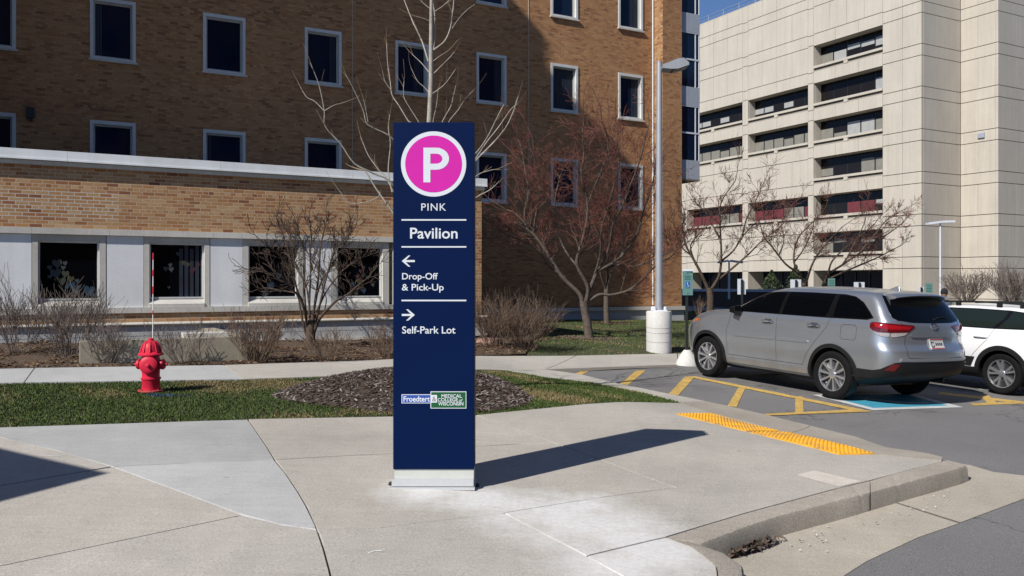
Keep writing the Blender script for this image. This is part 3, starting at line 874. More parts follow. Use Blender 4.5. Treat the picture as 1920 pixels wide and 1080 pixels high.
# glazed corner bay hanging past the pier
bay_ = thing('glazed_bay', (*xy(PU + .5, PV + .3), wall(1295, 337, PV + .1)[1]), 'blue glass corner bay with grey metal bands hung on the brick pier', 'bay window')
BU0, BU1, BV = PU + .003, wall(1312, 300, PV + .1)[0], PV + .1
def zbay(py): return wall(1296, py, BV)[1]
m = MB(); m.ubox(BU0, BU1 - .06, BV + .07, BV + 4, zbay(336), Z_TOP); m.build('core', M['dark_frame'], bay_)
um = wall(1304.5, 300, BV)[0]
for (yt, yb) in ((300.5, 336), (163, 199), (25, 61), (-113, -77)):
    for (a, b) in ((BU0, BU0 + .42), (BU0 + .43, BU1)):
        m = MB(); m.ubox(a, b - .004, BV, BV + .06, zbay(yb), zbay(yt)); m.build('spandrel_panel', M['grey_panel'], bay_)
    m = MB(); m.ubox(BU1 - .055, BU1, BV + .062, BV + 4, zbay(yb), zbay(yt)); m.build('spandrel_panel', M['grey_panel'], bay_)
    for (pt_, pb) in ((yb, (yb + yb + 101) / 2), ((yb + yb + 101) / 2, yb + 101)):
        if yb > 300: break
        for (a, b) in ((BU0, um), (um, BU1)):
            m = MB(); m.ubox(a + .015, b - .015, BV + .03, BV + .05, zbay(pb) + .02, zbay(pt_) - .02); m.build('pane', M['glass_b'], bay_)
        m = MB(); m.ubox(BU1 - .05, BU1 - .03, BV + .07, BV + 3.9, zbay(pb) + .02, zbay(pt_) - .02); m.build('pane', M['glass_b'], bay_)
        m = MB(); m.ubox(BU0, BU1, BV + .004, BV + .064, zbay(pt_) - .03, zbay(pt_) + .03)
        m.build('transom', M['galv_light'], bay_)
for uu in (BU0 + .02, um, BU1 - .02):
    m = MB(); m.ubox(uu - .02, uu + .02, BV + .008, BV + .066, zbay(300), Z_TOP - .3); m.build('mullion', M['galv_light'], bay_)
m = MB(); m.ubox(BU0, BU1, BV + .002, BV + 4, zbay(338.5), zbay(336.3)); m.build('soffit', M['cast_dark'], bay_)

# ------------------------------------------------------------------ low brick wing
wing_u0 = -9.0
wing_u1 = wall(903, 450, WV)[0]
def wz(px, py): return wall(px, py, WV)[1]
zc_top = (wz(0, 277.8) + wz(735, 324.8)) / 2
zc_bot = (wz(0, 296) + wz(735, 339.7)) / 2
zs_bot = (wz(0, 306.5) + wz(735, 346.8)) / 2
zh_top = (wz(0, 426.3) + wz(735, 443.3)) / 2
zh_bot = (wz(0, 438.5) + wz(460, 446)) / 2
zsl_top = (wz(0, 580.3) + wz(735, 570.8)) / 2
zsl_bot = (wz(0, 590.5) + wz(735, 579.6)) / 2
zl_top = (wz(0, 610.7) + wz(735, 594.1)) / 2
zl_bot = (wz(0, 616.5) + wz(735, 601)) / 2
zf_top = (wz(0, 645) + wz(735, 634.5)) / 2
zf_bot = (wz(0, 651.5) + wz(735, 639.5)) / 2
wing = thing('brick_wing', (*xy(wing_u1 / 2, WV), plane(*xy(wing_u1 / 2, WV))), 'low tan brick wing with white panels and a white roof edge', 'building')
rec0, rec1 = wing_u0, wall(737, 500, WV)[0]       # recessed window band
Lg = wing_u1 - wing_u0
ow = xy(wing_u0, WV)
x0 = wall(-4, 380, WV)[0] - wing_u0
brick_wall(wing, ow, UD, Lg, zh_top + .002, zs_bot, [], PAL_LIGHT, PAL_LIGHT_W, 300, (x0, 99, zh_top, zs_bot - .40), 'mortar_pale', seed=21)
brick_wall(wing, xy(rec1, WV), UD, wing_u1 - rec1, zl_top, zh_top, [], PAL_LIGHT, PAL_LIGHT_W, seed=23, mortar='mortar_pale')
brick_wall(wing, ow, UD, rec1 - wing_u0, zl_top, zsl_bot, [], PAL_LIGHT, PAL_LIGHT_W, seed=22, mortar='mortar_pale')
brick_wall(wing, xy(wing_u1, WV), VD, MV - WV - .1, zl_top, zs_bot, [], PAL_MIX, PAL_MIX_W, seed=24)
m = MB(); m.ubox(wing_u0, wing_u1 - .003, WV + .30, MV - .02, -1.2, zs_bot); m.build('core_wall', M['mortar'], wing)
# repointed patch: pale mortar standing almost flush between the old bricks
q4 = [wall(px, py, WV) for px, py in ((-30, 409), (222, 414), (222, 361), (-30, 352))]
mk('repointed_mortar', [(*xy(u_, WV - .0005), z_) for u_, z_ in q4], [(0, 1, 2, 3)], M['limestone'], wing)
# roof edge: metal fascia over a stone course, in lengths
js = [wing_u0] + [wall(px, 300, WV)[0] for px in (126, 412, 658)] + [wing_u1 + .09]
for a, b in zip(js[:-1], js[1:]):
    m = MB(); m.ubox(a, b - .004, WV - .125, WV + .5, zc_bot, zc_top); m.ubox(a, b - .004, WV - .137, WV - .125, zc_bot - .012, zc_bot + .02)
    m.build('fascia', M['coping'], wing)
js = [wing_u0] + [wall(px, 320, WV)[0] for px in (117, 350, 583, 685)] + [wing_u1 + .05]
for a, b in zip(js[:-1], js[1:]):
    m = MB(); m.ubox(a, b - .004, WV - .075, WV + .3, zs_bot, zc_bot - .016); m.build('stone_course', M['limestone'], wing)
m = MB(); m.ubox(wing_u0, wing_u1 + .08, WV - .1, MV - .02, zc_top - .08, zc_top - .003); m.build('roof', M['limestone_grey'], wing)
# head band, sill band
js = [wing_u0] + [wall(px, 440, WV)[0] for px in (60, 205, 400, 453, 560, 708)] + [rec1 + .10]
for a, b in zip(js[:-1], js[1:]):
    m = MB(); m.ubox(a, b - .004, WV - .062, WV + .28, zh_bot, zh_top); m.build('head_stone', M['limestone'], wing)
js = [wing_u0] + [wall(px, 580, WV)[0] for px in (60, 207, 265, 400, 560, 640)] + [rec1 + .10]
for a, b in zip(js[:-1], js[1:]):
    m = MB(); m.ubox(a, b - .004, WV - .042, WV + .28, zsl_bot, zsl_top); m.build('sill_stone', M['limestone'], wing)
m = MB(); m.ubox(rec1, rec1 + .10, WV - .03, WV + .28, zsl_top + .002, zh_bot - .002); m.build('jamb_stone', M['limestone'], wing)
# rounded base ledge and grey stone base
m = MB()
prof = [(.05, zl_bot - .005), (-.06, zl_bot), (-.098, zl_bot + .02), (-.108, (zl_bot + zl_top) / 2), (-.098, zl_top - .012), (-.07, zl_top), (.05, zl_top + .002)]
js = [wing_u0] + [wall(px, 605, WV)[0] for px in (170, 400, 620)] + [wing_u1 + .12]
for a, b in zip(js[:-1], js[1:]):
    m = MB(); m.prism([Vector((*xy(a, WV + p), z)) for p, z in prof], (0, 0, 0), Vector((*xy(b - a - .004, 0), 0)))
    m.build('base_ledge', M['limestone'], wing, smooth=True, angle=40)
zmid = (wz(0, 637) + wz(735, 617)) / 2
js = [wing_u0] + [wall(px, 625, WV)[0] for px in (70, 270, 397, 545, 690, 800)] + [wing_u1 + .05]
for a, b in zip(js[:-1], js[1:]):
    m = MB(); m.ubox(a, b - .006, WV - .05, WV + .28, zmid + .004, zl_bot - .006); m.build('base_stone', M['limestone_grey'], wing)
    m = MB(); m.ubox(a, b - .006, WV - .05, WV + .28, zf_top, zmid - .004); m.build('base_stone', M['limestone_grey'], wing)
m = MB(); m.ubox(wing_u0, wing_u1 + .1, WV - .10, WV + .28, zf_bot, zf_top - .003); m.build('footing_edge', M['limestone'], wing)
m = MB(); m.ubox(wing_u0, wing_u1 + .04, WV - .06, WV + .29, -1.2, zf_bot - .002); m.build('footing', M['cast_dark'], wing)
# recessed band: white panels and four windows
REC = .10
def wing_window(xo0, xg0, xg1, xo1, yg0, yg1):
    v = WV + REC
    a, b = wall(xo0, 500, WV)[0], wall(xo1, 500, WV)[0]
    g0, g1 = wall(xg0, 500, v)[0], wall(xg1, 500, v)[0]
    zt, zb = wall((xg0 + xg1) / 2, yg0, v)[1], wall((xg0 + xg1) / 2, yg1, v)[1]
    m = MB()
    m.ubox(a, g0, WV + .0, v + .1, zsl_top + .002, zh_bot - .002); m.ubox(g1, b, WV + .0, v + .1, zsl_top + .002, zh_bot - .002)
    m.ubox(g0, g1, WV + .01, v + .1, zt, zh_bot - .002)
    m.prism([Vector((*xy(g0, WV - .02), zsl_top + .003)), Vector((*xy(g0, v + .1), zsl_top + .003)), Vector((*xy(g0, v + .1), zb)), Vector((*xy(g0, v - .02), zb)), Vector((*xy(g0, WV - .02), zb - .10))], (0, 0, 0), Vector((*xy(g1 - g0, 0), 0)))
    w = m.build('window', M['limestone'], wing)
    m = MB(); ring_frame(m, g0 - .001, g1 + .001, zb, zt, .035, WV + .06, v + .06); m.build('inner_frame', M['win_frame'], w)
    m = MB(); m.ubox(g0, g1, v + .03, v + .04, zb, zt); m.build('pane', M['glass_black'], w)
    return w, v + .03, g0, g1, zb, zt
WW = [wing_window(*p) for p in ((60, 71, 186, 198.5, 452, 563), (270, 279, 382, 393, 456, 560), (456, 464, 557, 568, 459, 559), (622, 630, 715, 729.5, 462.5, 557.5))]
for (xa, xb) in ((-400, 59.5), (199.5, 269.5), (394, 455.5), (569, 621.5)):
    a, b = wall(xa, 500, WV)[0], wall(xb, 500, WV)[0]
    if xa < 0: a = wing_u0 + .02
    m = MB(); m.ubox(a + .004, b - .004, WV + .006, WV + .2, zsl_top + .004, zh_bot - .004); m.build('white_panel', M['white_panel'], wing)
# paper hearts stuck to the panes
def heart(cx, cz, s, ang):
    P = []
    for i in range(20):
        t = 2 * math.pi * i / 20
        x = .8 * (16 * math.sin(t) ** 3) / 16; z = (13 * math.cos(t) - 5 * math.cos(2 * t) - 2 * math.cos(3 * t) - math.cos(4 * t)) / 16
        P.append((cx + s * (x * math.cos(ang) - z * math.sin(ang)), cz + s * (x * math.sin(ang) + z * math.cos(ang))))
    return P
HC = [(.032, .045, .052), (.032, .042, .022), (.010, .034, .065), (.045, .042, .014), (.05, .010, .02), (.042, .050, .050)]
HM = [pm('paper_%d' % i, c, .8, var=.1) for i, c in enumerate(HC)]
def px_hearts(win, lst):
    w, v, g0, g1, zb, zt = win
    for (px, py, s, c, an) in lst:
        u, z = wall(px, py, v)
        P = heart(u, z, s, an)
        n = len(P)
        V = [(*xy(p, v - .004), q) for p, q in P] + [(*xy(p, v - .001), q) for p, q in P]
        mk('paper_heart', V, [tuple(range(n)), tuple(range(n, 2 * n))[::-1]] + [(i, (i + 1) % n, n + (i + 1) % n, n + i) for i in range(n)], HM[c], w, fixn=True)
px_hearts(WW[0], [(107, 494, .105, 5, .1), (122, 493.5, .05, 5, .2), (93, 501.5, .055, 0, .2), (118.5, 502, .05, 5, -.1), (104.5, 512, .115, 0, .2), (122.5, 513.5, .08, 1, -.1), (93.5, 518.5, .05, 0, .3), (116, 527, .09, 1, .2), (132.5, 523, .075, 3, -.2), (144.5, 526.5, .05, 0, .1), (134, 534.5, .085, 2, .1), (147.5, 538, .055, 2, 0), (142, 546, .08, 5, .1), (167, 545, .12, 2, -.1), (178, 553.5, .06, 2, .2), (125.5, 539, .04, 2, 0), (103.5, 524, .035, 3, .1)])
px_hearts(WW[1], [(319, 497, .05, 5, .2), (311, 504, .06, 5, -.1), (321, 505, .06, 5, .1), (344, 492, .07, 1, .3), (352, 496, .05, 3, -.2), (360, 509, .06, 4, .1), (366, 504, .05, 4, .2), (334, 476, .05, 0, 0), (316, 539, .035, 5, .0), (371, 496, .05, 4, .5)])
px_hearts(WW[2], [(487, 526, .08, 3, .2), (508, 536, .10, 2, .1), (523, 517, .08, 0, -.2), (532, 493, .07, 1, .2), (498, 552, .07, 2, .1)])
px_hearts(WW[3], [(676, 508, .05, 4, .1), (671, 518, .06, 4, .3), (672, 527, .07, 3, .2), (656, 513, .05, 4, 0), (690, 520, .05, 0, .1), (682, 545, .07, 2, .1), (668, 551, .06, 1, .2), (661, 532, .05, 2, .1), (699, 534, .05, 5, .2)])
# striped curtain in the second window
w, v, g0, g1, zb, zt = WW[1]
for i in range(5):
    uu = wall(336 + i * 10, 500, v)[0]
    m = MB(); m.ubox(uu, uu + .07, v - .0035, v - .001, zb + .03, zb + 1.0 + .1 * (i % 2)); m.build('curtain', M['curtain'], w)

# concrete areaway in the bed
aw_v = uv(*gp(300, 681))[1]
a0, a1 = wall(150, 660, aw_v)[0], wall(464, 660, aw_v)[0]
zt_ = wall(400, 633, aw_v)[1]
aw = thing('areaway_wall', (*xy((a0 + a1) / 2, aw_v), elev(*xy((a0 + a1) / 2, aw_v))), 'low weathered concrete light-well wall standing in the planting bed', 'low wall')
m = MB(); m.ubox(a0, a1, aw_v, aw_v + .25, -.6, zt_); m.build('front_wall', M['old_concrete'], aw)
m = MB(); m.ubox(a1 - .25, a1 - .003, aw_v + .252, WV - .15, -.6, zt_ + .004); m.build('end_wall', M['old_concrete'], aw)
m = MB(); m.ubox(a1 - .95, a1 - .26, aw_v + .255, aw_v + .75, -.6, zt_ + .06); m.build('cover_slab', M['limestone'], aw)
ub, zb_ = wall(917, 636, uv(*gp(917, 646))[1])
sx, sy = gp(917, 648)
m = MB()
m.lathe([(.26, -.06), (.31, .03), (.29, .12), (.18, .165)], (sx, sy, elev(sx, sy)), 9)
tag(m.build('edging_stone', M['pink_stone'], None, smooth=True, angle=30), 'pinkish edging stone half hidden under the brown shrubs right of the sign', 'stone')
# ------------------------------------------------------------------ pale precast concrete building
Dc = 72.0
U0 = Dc * (CU * .48 + SU); V0 = Dc * (CU - SU * .48)
pale = thing('concrete_building', (*xy(U0, V0), plane(*xy(U0, V0))), 'pale beige precast concrete office block with recessed ribbon windows', 'building')
tops = [wallu(1525, y, U0)[1] for y in (87, 154, 223, 295, 365, 437, 508)]
pz = (tops[0] - tops[6]) / 6
def ztop(k): return tops[6] + pz * (7 - k)        # window head of storey k (1 = uppermost)
def vx(px): return wallu(px, 300, U0)[0]
VFAR = vx(1255)
ROOF_L = wallu(1313, 46, U0)[1]
ROOF_H = ROOF_L + 11
WH = 1.93                                         # window opening height
def lbox(m, v0, v1, z0, z1, d0=0.0, d1=.18):      # box on the left-hand face: v range, z range, depth range (positive = into the wall)
    m.ubox(U0 + d0, U0 + d1, min(v0, v1), max(v0, v1), z0, z1)
def panel_l(v0, v1, z0, z1, d0=0.0):
    m = MB(); lbox(m, min(v0, v1) + .014, max(v0, v1) - .014, z0 + .03, z1 - .03, d0, .2); m.build('panel', M['cast_panel'], pale)
def ribbon(v0, v1, k, n, style):
    """recessed strip of windows, v0 nearer than v1"""
    zt = ztop(k); zb = zt - WH
    dep = .95
    m = MB(); lbox(m, v0, v1, zb - .02, zt + .02, dep + .06, dep + .12)
    w = m.build('window', M['dark_frame'], pale)
    m = MB(); lbox(m, v0 - .0, v0 + .02, zb, zt, .2, dep + .1); lbox(m, v1 - .02, v1, zb, zt, .2, dep + .1); m.build('reveal', M['cast_panel'], w)
    m = MB(); lbox(m, v0, v1, zt, zt + .03, .2, dep + .1); m.build('head', M['cast_panel'], w)
    dv = (v1 - v0) / n
    for i in range(n):
        a, b = v0 + i * dv + .05, v0 + (i + 1) * dv - .05
        m = MB(); lbox(m, a, b, zb + .05, zt - .05, dep + .03, dep + .05); m.build('pane', M['glass_brown'], w)
        st = style[i % len(style)]
        if st:
            f0, f1, mm = st
            m = MB(); lbox(m, a + .02, b - .02, zb + .06 + f0 * WH * .9, zb + .06 + f1 * WH * .9, dep + .022, dep + .028); m.build('blind', M[mm], w)
    # projecting ledge with a shadow gap and a bracket
    m = MB(); lbox(m, v0, v1, zb - .22, zb - .002, -.06, .45); ld = m.build('ledge', M['cast_panel'], w)
    vm = (v0 + v1) / 2 + .1
    m = MB(); lbox(m, vm - .22, vm + .22, zb - .52, zb - .222, -.045, .35); m.build('bracket', M['cast_panel'], w)
    m = MB(); lbox(m, v0, v1, zb - .50, zb - .225, .32, .40); m.build('shadow_gap', M['cast_dark'], w)
COLS = [(1655, 1525.5, 5, True), (1515, 1402.5, 6, False), (1392, 1288, 6, False)]
B1, B2, RB = (0, .62, 'blind'), (.25, .55, 'blind_pale'), (0, .6, 'red_blind')
ST = {1: [(.3, .75, 'blind_pale'), (.45, .7, 'blind_pale'), (.5, .75, 'blind_pale'), (.05, .6, 'blind_pale'), B1], 2: [(0, .7, 'blind_pale'), 0, 0, 0, 0], 3: [(0, .65, 'blind'), (0, .7, 'blind_pale'), (0, .75, 'blind_pale'), (0, .3, 'blind'), B1],
      4: [(0, .7, 'blind'), (0, .75, 'blind'), 0, 0, (.1, .5, 'blind')], 5: [(.4, .6, 'blind_pale'), RB, RB, 0, 0], 6: [0, (.5, .7, 'blind'), 0, (.55, .75, 'blind'), (0, .6, 'blind')]}
ST2 = {2: [0, 0, B2, 0, B2, B2], 3: [B1, B1, (0, .5, 'blind'), B1, B1, B1], 5: [RB, B1, B1, RB, RB, RB]}
m = MB(); m.ubox(U0 + .17, U0 + .20, V0 + .15, VFAR, -2, ROOF_L - .03)
# backing wall with openings: strips between ribbons
back = MB()
segs = [(vx(1655), V0 + .15), (vx(1525.5), vx(1515)), (vx(1402.5), vx(1392)), (vx(1288), VFAR)]
for a, b in segs: lbox(back, a, b, -2, ROOF_L - .03, .15, .2)
STRIP = .98
def zstrip(k): return ztop(k) - WH - .52           # top of the spandrel strip under storey k
for (pa, pb, n, allrows) in COLS:
    va, vb = vx(pa), vx(pb)
    for k in range(0, 8):
        has = (k in (1, 2, 3, 4, 5, 6)) if allrows else k in (2, 3, 5)
        zs = zstrip(k)
        lower = ztop(k + 1)
        if k == 7: continue
        # spandrel strip below storey k, down to the head of the next storey
        if k >= 1 or True:
            nn = 3 if allrows else 2
            for i in range(nn):
                panel_l(va + (vb - va) * i / nn, va + (vb - va) * (i + 1) / nn, lower, min(zs, ROOF_L), 0.0)
            lbox(back, va, vb, lower, min(zs, ROOF_L - .03) + .2, .15, .2)
        if k == 0: continue
        if has: ribbon(va, vb, k, n, (ST if allrows else ST2)[k])
        else:
            nn = 5 if allrows else 4
            for i in range(nn):
                panel_l(va + (vb - va) * i / nn, va + (vb - va) * (i + 1) / nn, zs, ztop(k), 0.0)
            lbox(back, va, vb, zs - .1, ztop(k) + .1, .15, .2)
    # parapet zone above the top storey
    zz = ztop(1) if allrows else ztop(1)
    z_ = zstrip(0)
    while z_ < ROOF_L + (8 if allrows else 0):
        zn = min(z_ + pz - STRIP, ROOF_L if not allrows else ROOF_H)
        nn = 4
        for i in range(nn):
            if zn - z_ > .3: panel_l(va + (vb - va) * i / nn, va + (vb - va) * (i + 1) / nn, z_, zn)
        zm = min(zn + STRIP, ROOF_L if not allrows else ROOF_H)
        for i in range(2):
            if zm - zn > .3: panel_l(va + (vb - va) * i / 2, va + (vb - va) * (i + 1) / 2, zn, zm)
        z_ = zm
        if zm >= (ROOF_L if not allrows else ROOF_H) - .01: break
    lbox(back, va, vb, ztop(1) + .1, (ROOF_L if not allrows else ROOF_H) - .03, .15, .2)
# pilasters and corner pier panels
for (pa, pb, top) in ((1525.5, 1515, ROOF_L), (1402.5, 1392, ROOF_L), (1288, 1255, ROOF_L), (1692, 1655, ROOF_H), (1728, 1692, ROOF_H)):
    z_ = ztop(7) - WH - .6
    panel_l(vx(pa) if pa != 1728 else V0 + .0, vx(pb), -2, z_)
    while z_ < top - .3:
        zn = min(z_ + pz - STRIP, top); panel_l(vx(pa) if pa != 1728 else V0, vx(pb), z_, zn)
        zm = min(zn + STRIP, top)
        if zm - zn > .2: panel_l(vx(pa) if pa != 1728 else V0, vx(pb), zn, zm)
        z_ = zm
back.build('backing_wall', M['cast_joint'], pale)
# ground-floor arcade: dark openings with deep reveals
for (pa, pb, n, allrows) in COLS:
    va, vb = vx(pa), vx(pb)
    m = MB(); lbox(m, va, vb, -2, ztop(7), 2.2, 2.3); g = m.build('entrance_glazing', M['glass'], pale)
    m = MB(); lbox(m, va - .02, va, -2, ztop(7), .2, 2.2); lbox(m, vb, vb + .02, -2, ztop(7), .2, 2.2); lbox(m, va, vb, ztop(7) + .02, ztop(7) + .05, .2, 2.3); m.build('reveal', M['cast_panel'], g)
    for i in range(1, n):
        vv = va + (vb - va) * i / n
        m = MB(); lbox(m, vv - .05, vv + .05, -2, ztop(7), 2.1, 2.19); m.build('mullion', M['dark_frame'], g)
# right-hand faces: zigzag stair towers
U1 = wall(1801, 300, V0)[0]
V1 = wallu(1871.5, 300, U1)[0]
U2 = wall(2060, 300, V1)[0]
def fbox(m, a, b, v, z0, z1): m.ubox(min(a, b) + .014, max(a, b) - .014, v - .0, v + .2, z0, z1)
zlev = [-2]
z_ = ztop(7) - WH - .6
while z_ < ROOF_H - .3:
    zlev.append(z_); z_ += pz - STRIP
    zlev.append(min(z_, ROOF_H)); z_ += STRIP
zlev.append(ROOF_H)
for z0, z1 in zip(zlev[:-1], zlev[1:]):
    if z1 - z0 < .2: continue
    tall = z1 - z0 > 1.2
    def split(a, b, n): return [(a + (b - a) * i / n, a + (b - a) * (i + 1) / n) for i in range(n)]
    for a, b in split(U0 + .22, U1, 3 if tall else 1):
        m = MB(); fbox(m, a, b, V0, z0 + .028, z1 - .028); m.build('panel', M['cast_panel'], pale)
    for a, b in split(V1 + .2, V0 - .02, 2 if tall else 1):
        m = MB(); m.ubox(U1, U1 + .2, min(a, b) + .009, max(a, b) - .009, z0 + .03, z1 - .03); m.build('panel', M['cast_panel'], pale)
    for a, b in split(U1 + .0, U2, 6 if tall else 2):
        m = MB(); fbox(m, a, b, V1, z0 + .028, z1 - .028); m.build('panel', M['cast_panel'], pale)
m = MB(); m.ubox(U0 + .19, U1 + .1, V0 + .17, V0 + .3, -2, ROOF_H - .03); m.ubox(U1 + .17, U1 + .3, V1 + .17, V0 + .2, -2, ROOF_H - .03); m.ubox(U1 + .18, U2, V1 + .18, V1 + .3, -2, ROOF_H - .03)
m.build('backing_wall', M['cast_joint'], pale)
vs_ = vx(1655)
m = MB(); m.ubox(U0 + 2.4, U2, V0 + .35, VFAR, -2, ROOF_L - .2); m.ubox(U0 + .22, U2, V0 + .32, vx(1525.5), ROOF_L - .2, ROOF_H - .1); m.build('core', M['cast_dark'], pale)
m = MB(); m.ubox(U0 + .02, U2, vx(1525.5), VFAR, ROOF_L + .0, ROOF_L + .05); m.build('roof_edge', M['cast_panel'], pale)
m = MB()
for i in range(14):
    p = xy(U0 + .5, vx(1525.5) + 1 + i * 2.4); m.tube([(*p, ROOF_L), (*p, ROOF_L + .9)], .025, 5)
for h in (.5, .9): m.tube([(*xy(U0 + .5, vx(1525.5) + 1), ROOF_L + h), (*xy(U0 + .5, VFAR), ROOF_L + h)], .022, 5)
m.build('roof_railing', M['galv'], pale)
u_, z_ = wallu(1840.5, 254, U1)
m = MB(); m.ubox(U1 - .14, U1 - .002, u_ - .3, u_ + .3, z_ - .22, z_ + .22)
for i in range(4): m.ubox(U1 - .16, U1 - .142, u_ - .27, u_ + .27, z_ - .18 + i * .1, z_ - .13 + i * .1)
m.build('vent_grille', M['grey_panel'], pale)
# brown garden wall with a blue-grey cap, in front of the arcade
gw = thing('garden_wall', (*at(1380, 560, 52)[:2], 0), 'dark brown low wall with blue-grey coping in front of the arcade', 'low wall')
pa_, pb_ = at(1262, 545, 56), at(1620, 546, 46)
m = MB()
d = (pb_ - pa_); d.z = 0; L = d.length; d.normalize(); n_ = Vector((-d.y, d.x, 0))
c = (pa_ + pb_) / 2
m.box((c.x, c.y, (pa_.z - 2.0) / 2), (L, .3, pa_.z + 2.0 - .02), (d, n_, Vector((0, 0, 1)))); m.build('wall_body', M['bark_dark'], gw)
m = MB(); m.box((c.x, c.y, pa_.z + .05), (L, .42, .16), (d, n_, Vector((0, 0, 1)))); m.build('coping', M['grey_panel'], gw)
# flat canopy added beyond the left edge, shaped to throw the plaza's corner shadow
tx, ty = gp(124, 900); tz = elev(tx, ty)
ch = 3.4
kx = ch / math.tan(R(SUN_EL))
cx_, cy_ = tx - kx * math.sin(R(SUN_AZ)), ty - kx * math.cos(R(SUN_AZ))
P1, P2 = gp(0, 866), gp(0, 932)
e1 = Vector((P1[0] - tx, P1[1] - ty, 0)).normalized(); e2 = Vector((P2[0] - tx, P2[1] - ty, 0)).normalized()
can = thing('shadow_canopy', (cx_, cy_, 0), 'unseen flat canopy on posts, added to throw the corner shadow on the plaza', 'canopy')
q = [Vector((cx_, cy_, tz + ch)), Vector((cx_, cy_, tz + ch)) + e2 * 3.0, Vector((cx_, cy_, tz + ch)) + e2 * 3.0 + e1 * 4.5, Vector((cx_, cy_, tz + ch)) + e1 * 4.5]
m = MB(); m.prism(q, (0, 0, -.02), (0, 0, .25)); m.build('roof_slab', M['white_metal'], can)
ctr = sum(q, Vector()) / 4
for p in q:
    pp = p.lerp(ctr, .35)
    m = MB(); m.tube([(pp.x, pp.y, plane(pp.x, pp.y)), (pp.x, pp.y, tz + ch - .021)], .06, 10); m.build('post', M['galv'], can, smooth=True)

# brick block across the street, behind the viewpoint (its dark front is what the windows mirror)
opp = thing('opposite_block', (*xy(35, -22), 0), 'long brown brick block across the street behind the viewpoint', 'building')
m = MB(); m.ubox(-4, 90, -34, -22, -4, 24); m.build('block_wall', M['brick_far'], opp)
m = MB(); m.ubox(-4.2, 90.2, -34.2, -21.8, 24.01, 24.5); m.build('roof_coping', M['coping'], opp)
for r_ in range(6):
    for c_ in range(20):
        u_ = -1 + c_ * 4.5
        m = MB(); m.ubox(u_, u_ + 1.8, -21.998, -21.95, 1.2 + r_ * 3.7, 3.2 + r_ * 3.7); w_ = m.build('window', M['win_frame'], opp)
        m = MB(); m.ubox(u_ + .1, u_ + 1.7, -21.96, -21.94, 1.3 + r_ * 3.7, 3.1 + r_ * 3.7); m.build('pane', M['glass'], w_)
# ------------------------------------------------------------------ bare trees and shrubs
def jit(rg, s): return Vector((rg.uniform(-s, s), rg.uniform(-s, s), rg.uniform(-s, s)))
def smooth_path(pts, n=3):
    """Catmull-Rom through pts"""
    out = []
    P = [pts[0] * 2 - pts[1]] + list(pts) + [pts[-1] * 2 - pts[-2]]
    for i in range(1, len(P) - 2):
        for k in range(n):
            t = k / n
            a, b, c, d = P[i - 1], P[i], P[i + 1], P[i + 2]
            out.append(.5 * ((2 * b) + (c - a) * t + (2 * a - 5 * b + 4 * c - d) * t * t + (3 * b - a - 3 * c + d) * t * t * t))
    out.append(P[-2])
    return out
def twig(mb, p, d, L, r, lev, rg, up=.25, wig=.22, kids=4, ang=.75, sides=4, tip=None, tiplev=0, rmin=.0022):
    n = 5 if L > .25 else 3
    pts = [p]; q = p.copy(); dd = d.normalized()
    for i in range(n):
        dd = (dd + jit(rg, wig) + Vector((0, 0, up * .25))).normalized()
        q = q + dd * (L / n); pts.append(q.copy())
    rad = [max(r * (1 - .75 * i / n), rmin) for i in range(n + 1)]
    (tip if (tip is not None and lev <= tiplev) else mb).tube(pts, rad, sides if lev else 3, cap=False)
    if lev > 0:
        for i in range(kids):
            t = rg.uniform(.25, .98)
            k = min(int(t * n), n - 1); f = t * n - k
            b = pts[k].lerp(pts[k + 1], f)
            ax = (pts[k + 1] - pts[k]).normalized()
            side = ax.cross(jit(rg, 1)); 
            if side.length < 1e-3: continue
            side.normalize()
            a = ang * rg.uniform(.6, 1.25)
            nd = ax * math.cos(a) + side * math.sin(a) + Vector((0, 0, up))
            twig(mb, b, nd, L * rg.uniform(.38, .68), r * (1 - .6 * t) * .62, lev - 1, rg, up, wig, max(2, kids - 1), ang, sides, tip, tiplev, rmin)
def limbs(mb, tipmb, D, paths, rg, spread=.55, density=7.0, tl=.8, tr=.35, lev=2, up=.25, kids=4, wig=.22, start=.25, ang=.75, tiplev=0, sides=8, depth=None, rmin=.0022, rs=.8):
    """paths: list of (px list, base radius px, tip radius px); each limb also leans in depth"""
    for (pp, r0, r1) in paths:
        if depth is None: slope = rg.uniform(-spread, spread)
        else: slope = depth
        lx = abs(pp[-1][0] - pp[0][0]) + abs(pp[-1][1] - pp[0][1])
        P = []
        acc = 0
        for i, (x, y) in enumerate(pp):
            if i: acc += math.hypot(x - pp[i - 1][0], y - pp[i - 1][1])
            P.append(at(x, y, D + slope * acc * D / F))
        S = smooth_path(P, 4)
        n = len(S)
        rad = [(r0 + (r1 - r0) * (i / (n - 1)) ** .7) * rs * D / F for i in range(n)]
        mb.tube(S, rad, sides, cap=True)
        Ltot = sum((S[i + 1] - S[i]).length for i in range(n - 1))
        for i in range(int(Ltot * density)):
            t = rg.uniform(start, 1.0) * (n - 1)
            k = min(int(t), n - 2)
            b = S[k].lerp(S[k + 1], t - k)
            ax = (S[k + 1] - S[k]).normalized()
            side = ax.cross(jit(rg, 1))
            if side.length < 1e-3: continue
            side.normalize()
            a = ang * rg.uniform(.6, 1.3)
            nd = ax * math.cos(a) + side * math.sin(a) + Vector((0, 0, up))
            fr = 1 - .35 * t / (n - 1)
            twig(mb, b, nd, tl * rg.uniform(.45, 1.15) * fr, max(rad[k] * tr, .004), lev, rg, up, wig, kids, ang, 4, tipmb, tiplev, rmin)
        # continue the tip
        twig(mb, S[-1], S[-1] - S[-2], tl * .9, rad[-1], lev, rg, up, wig, kids, ang, 4, tipmb, tiplev, rmin)
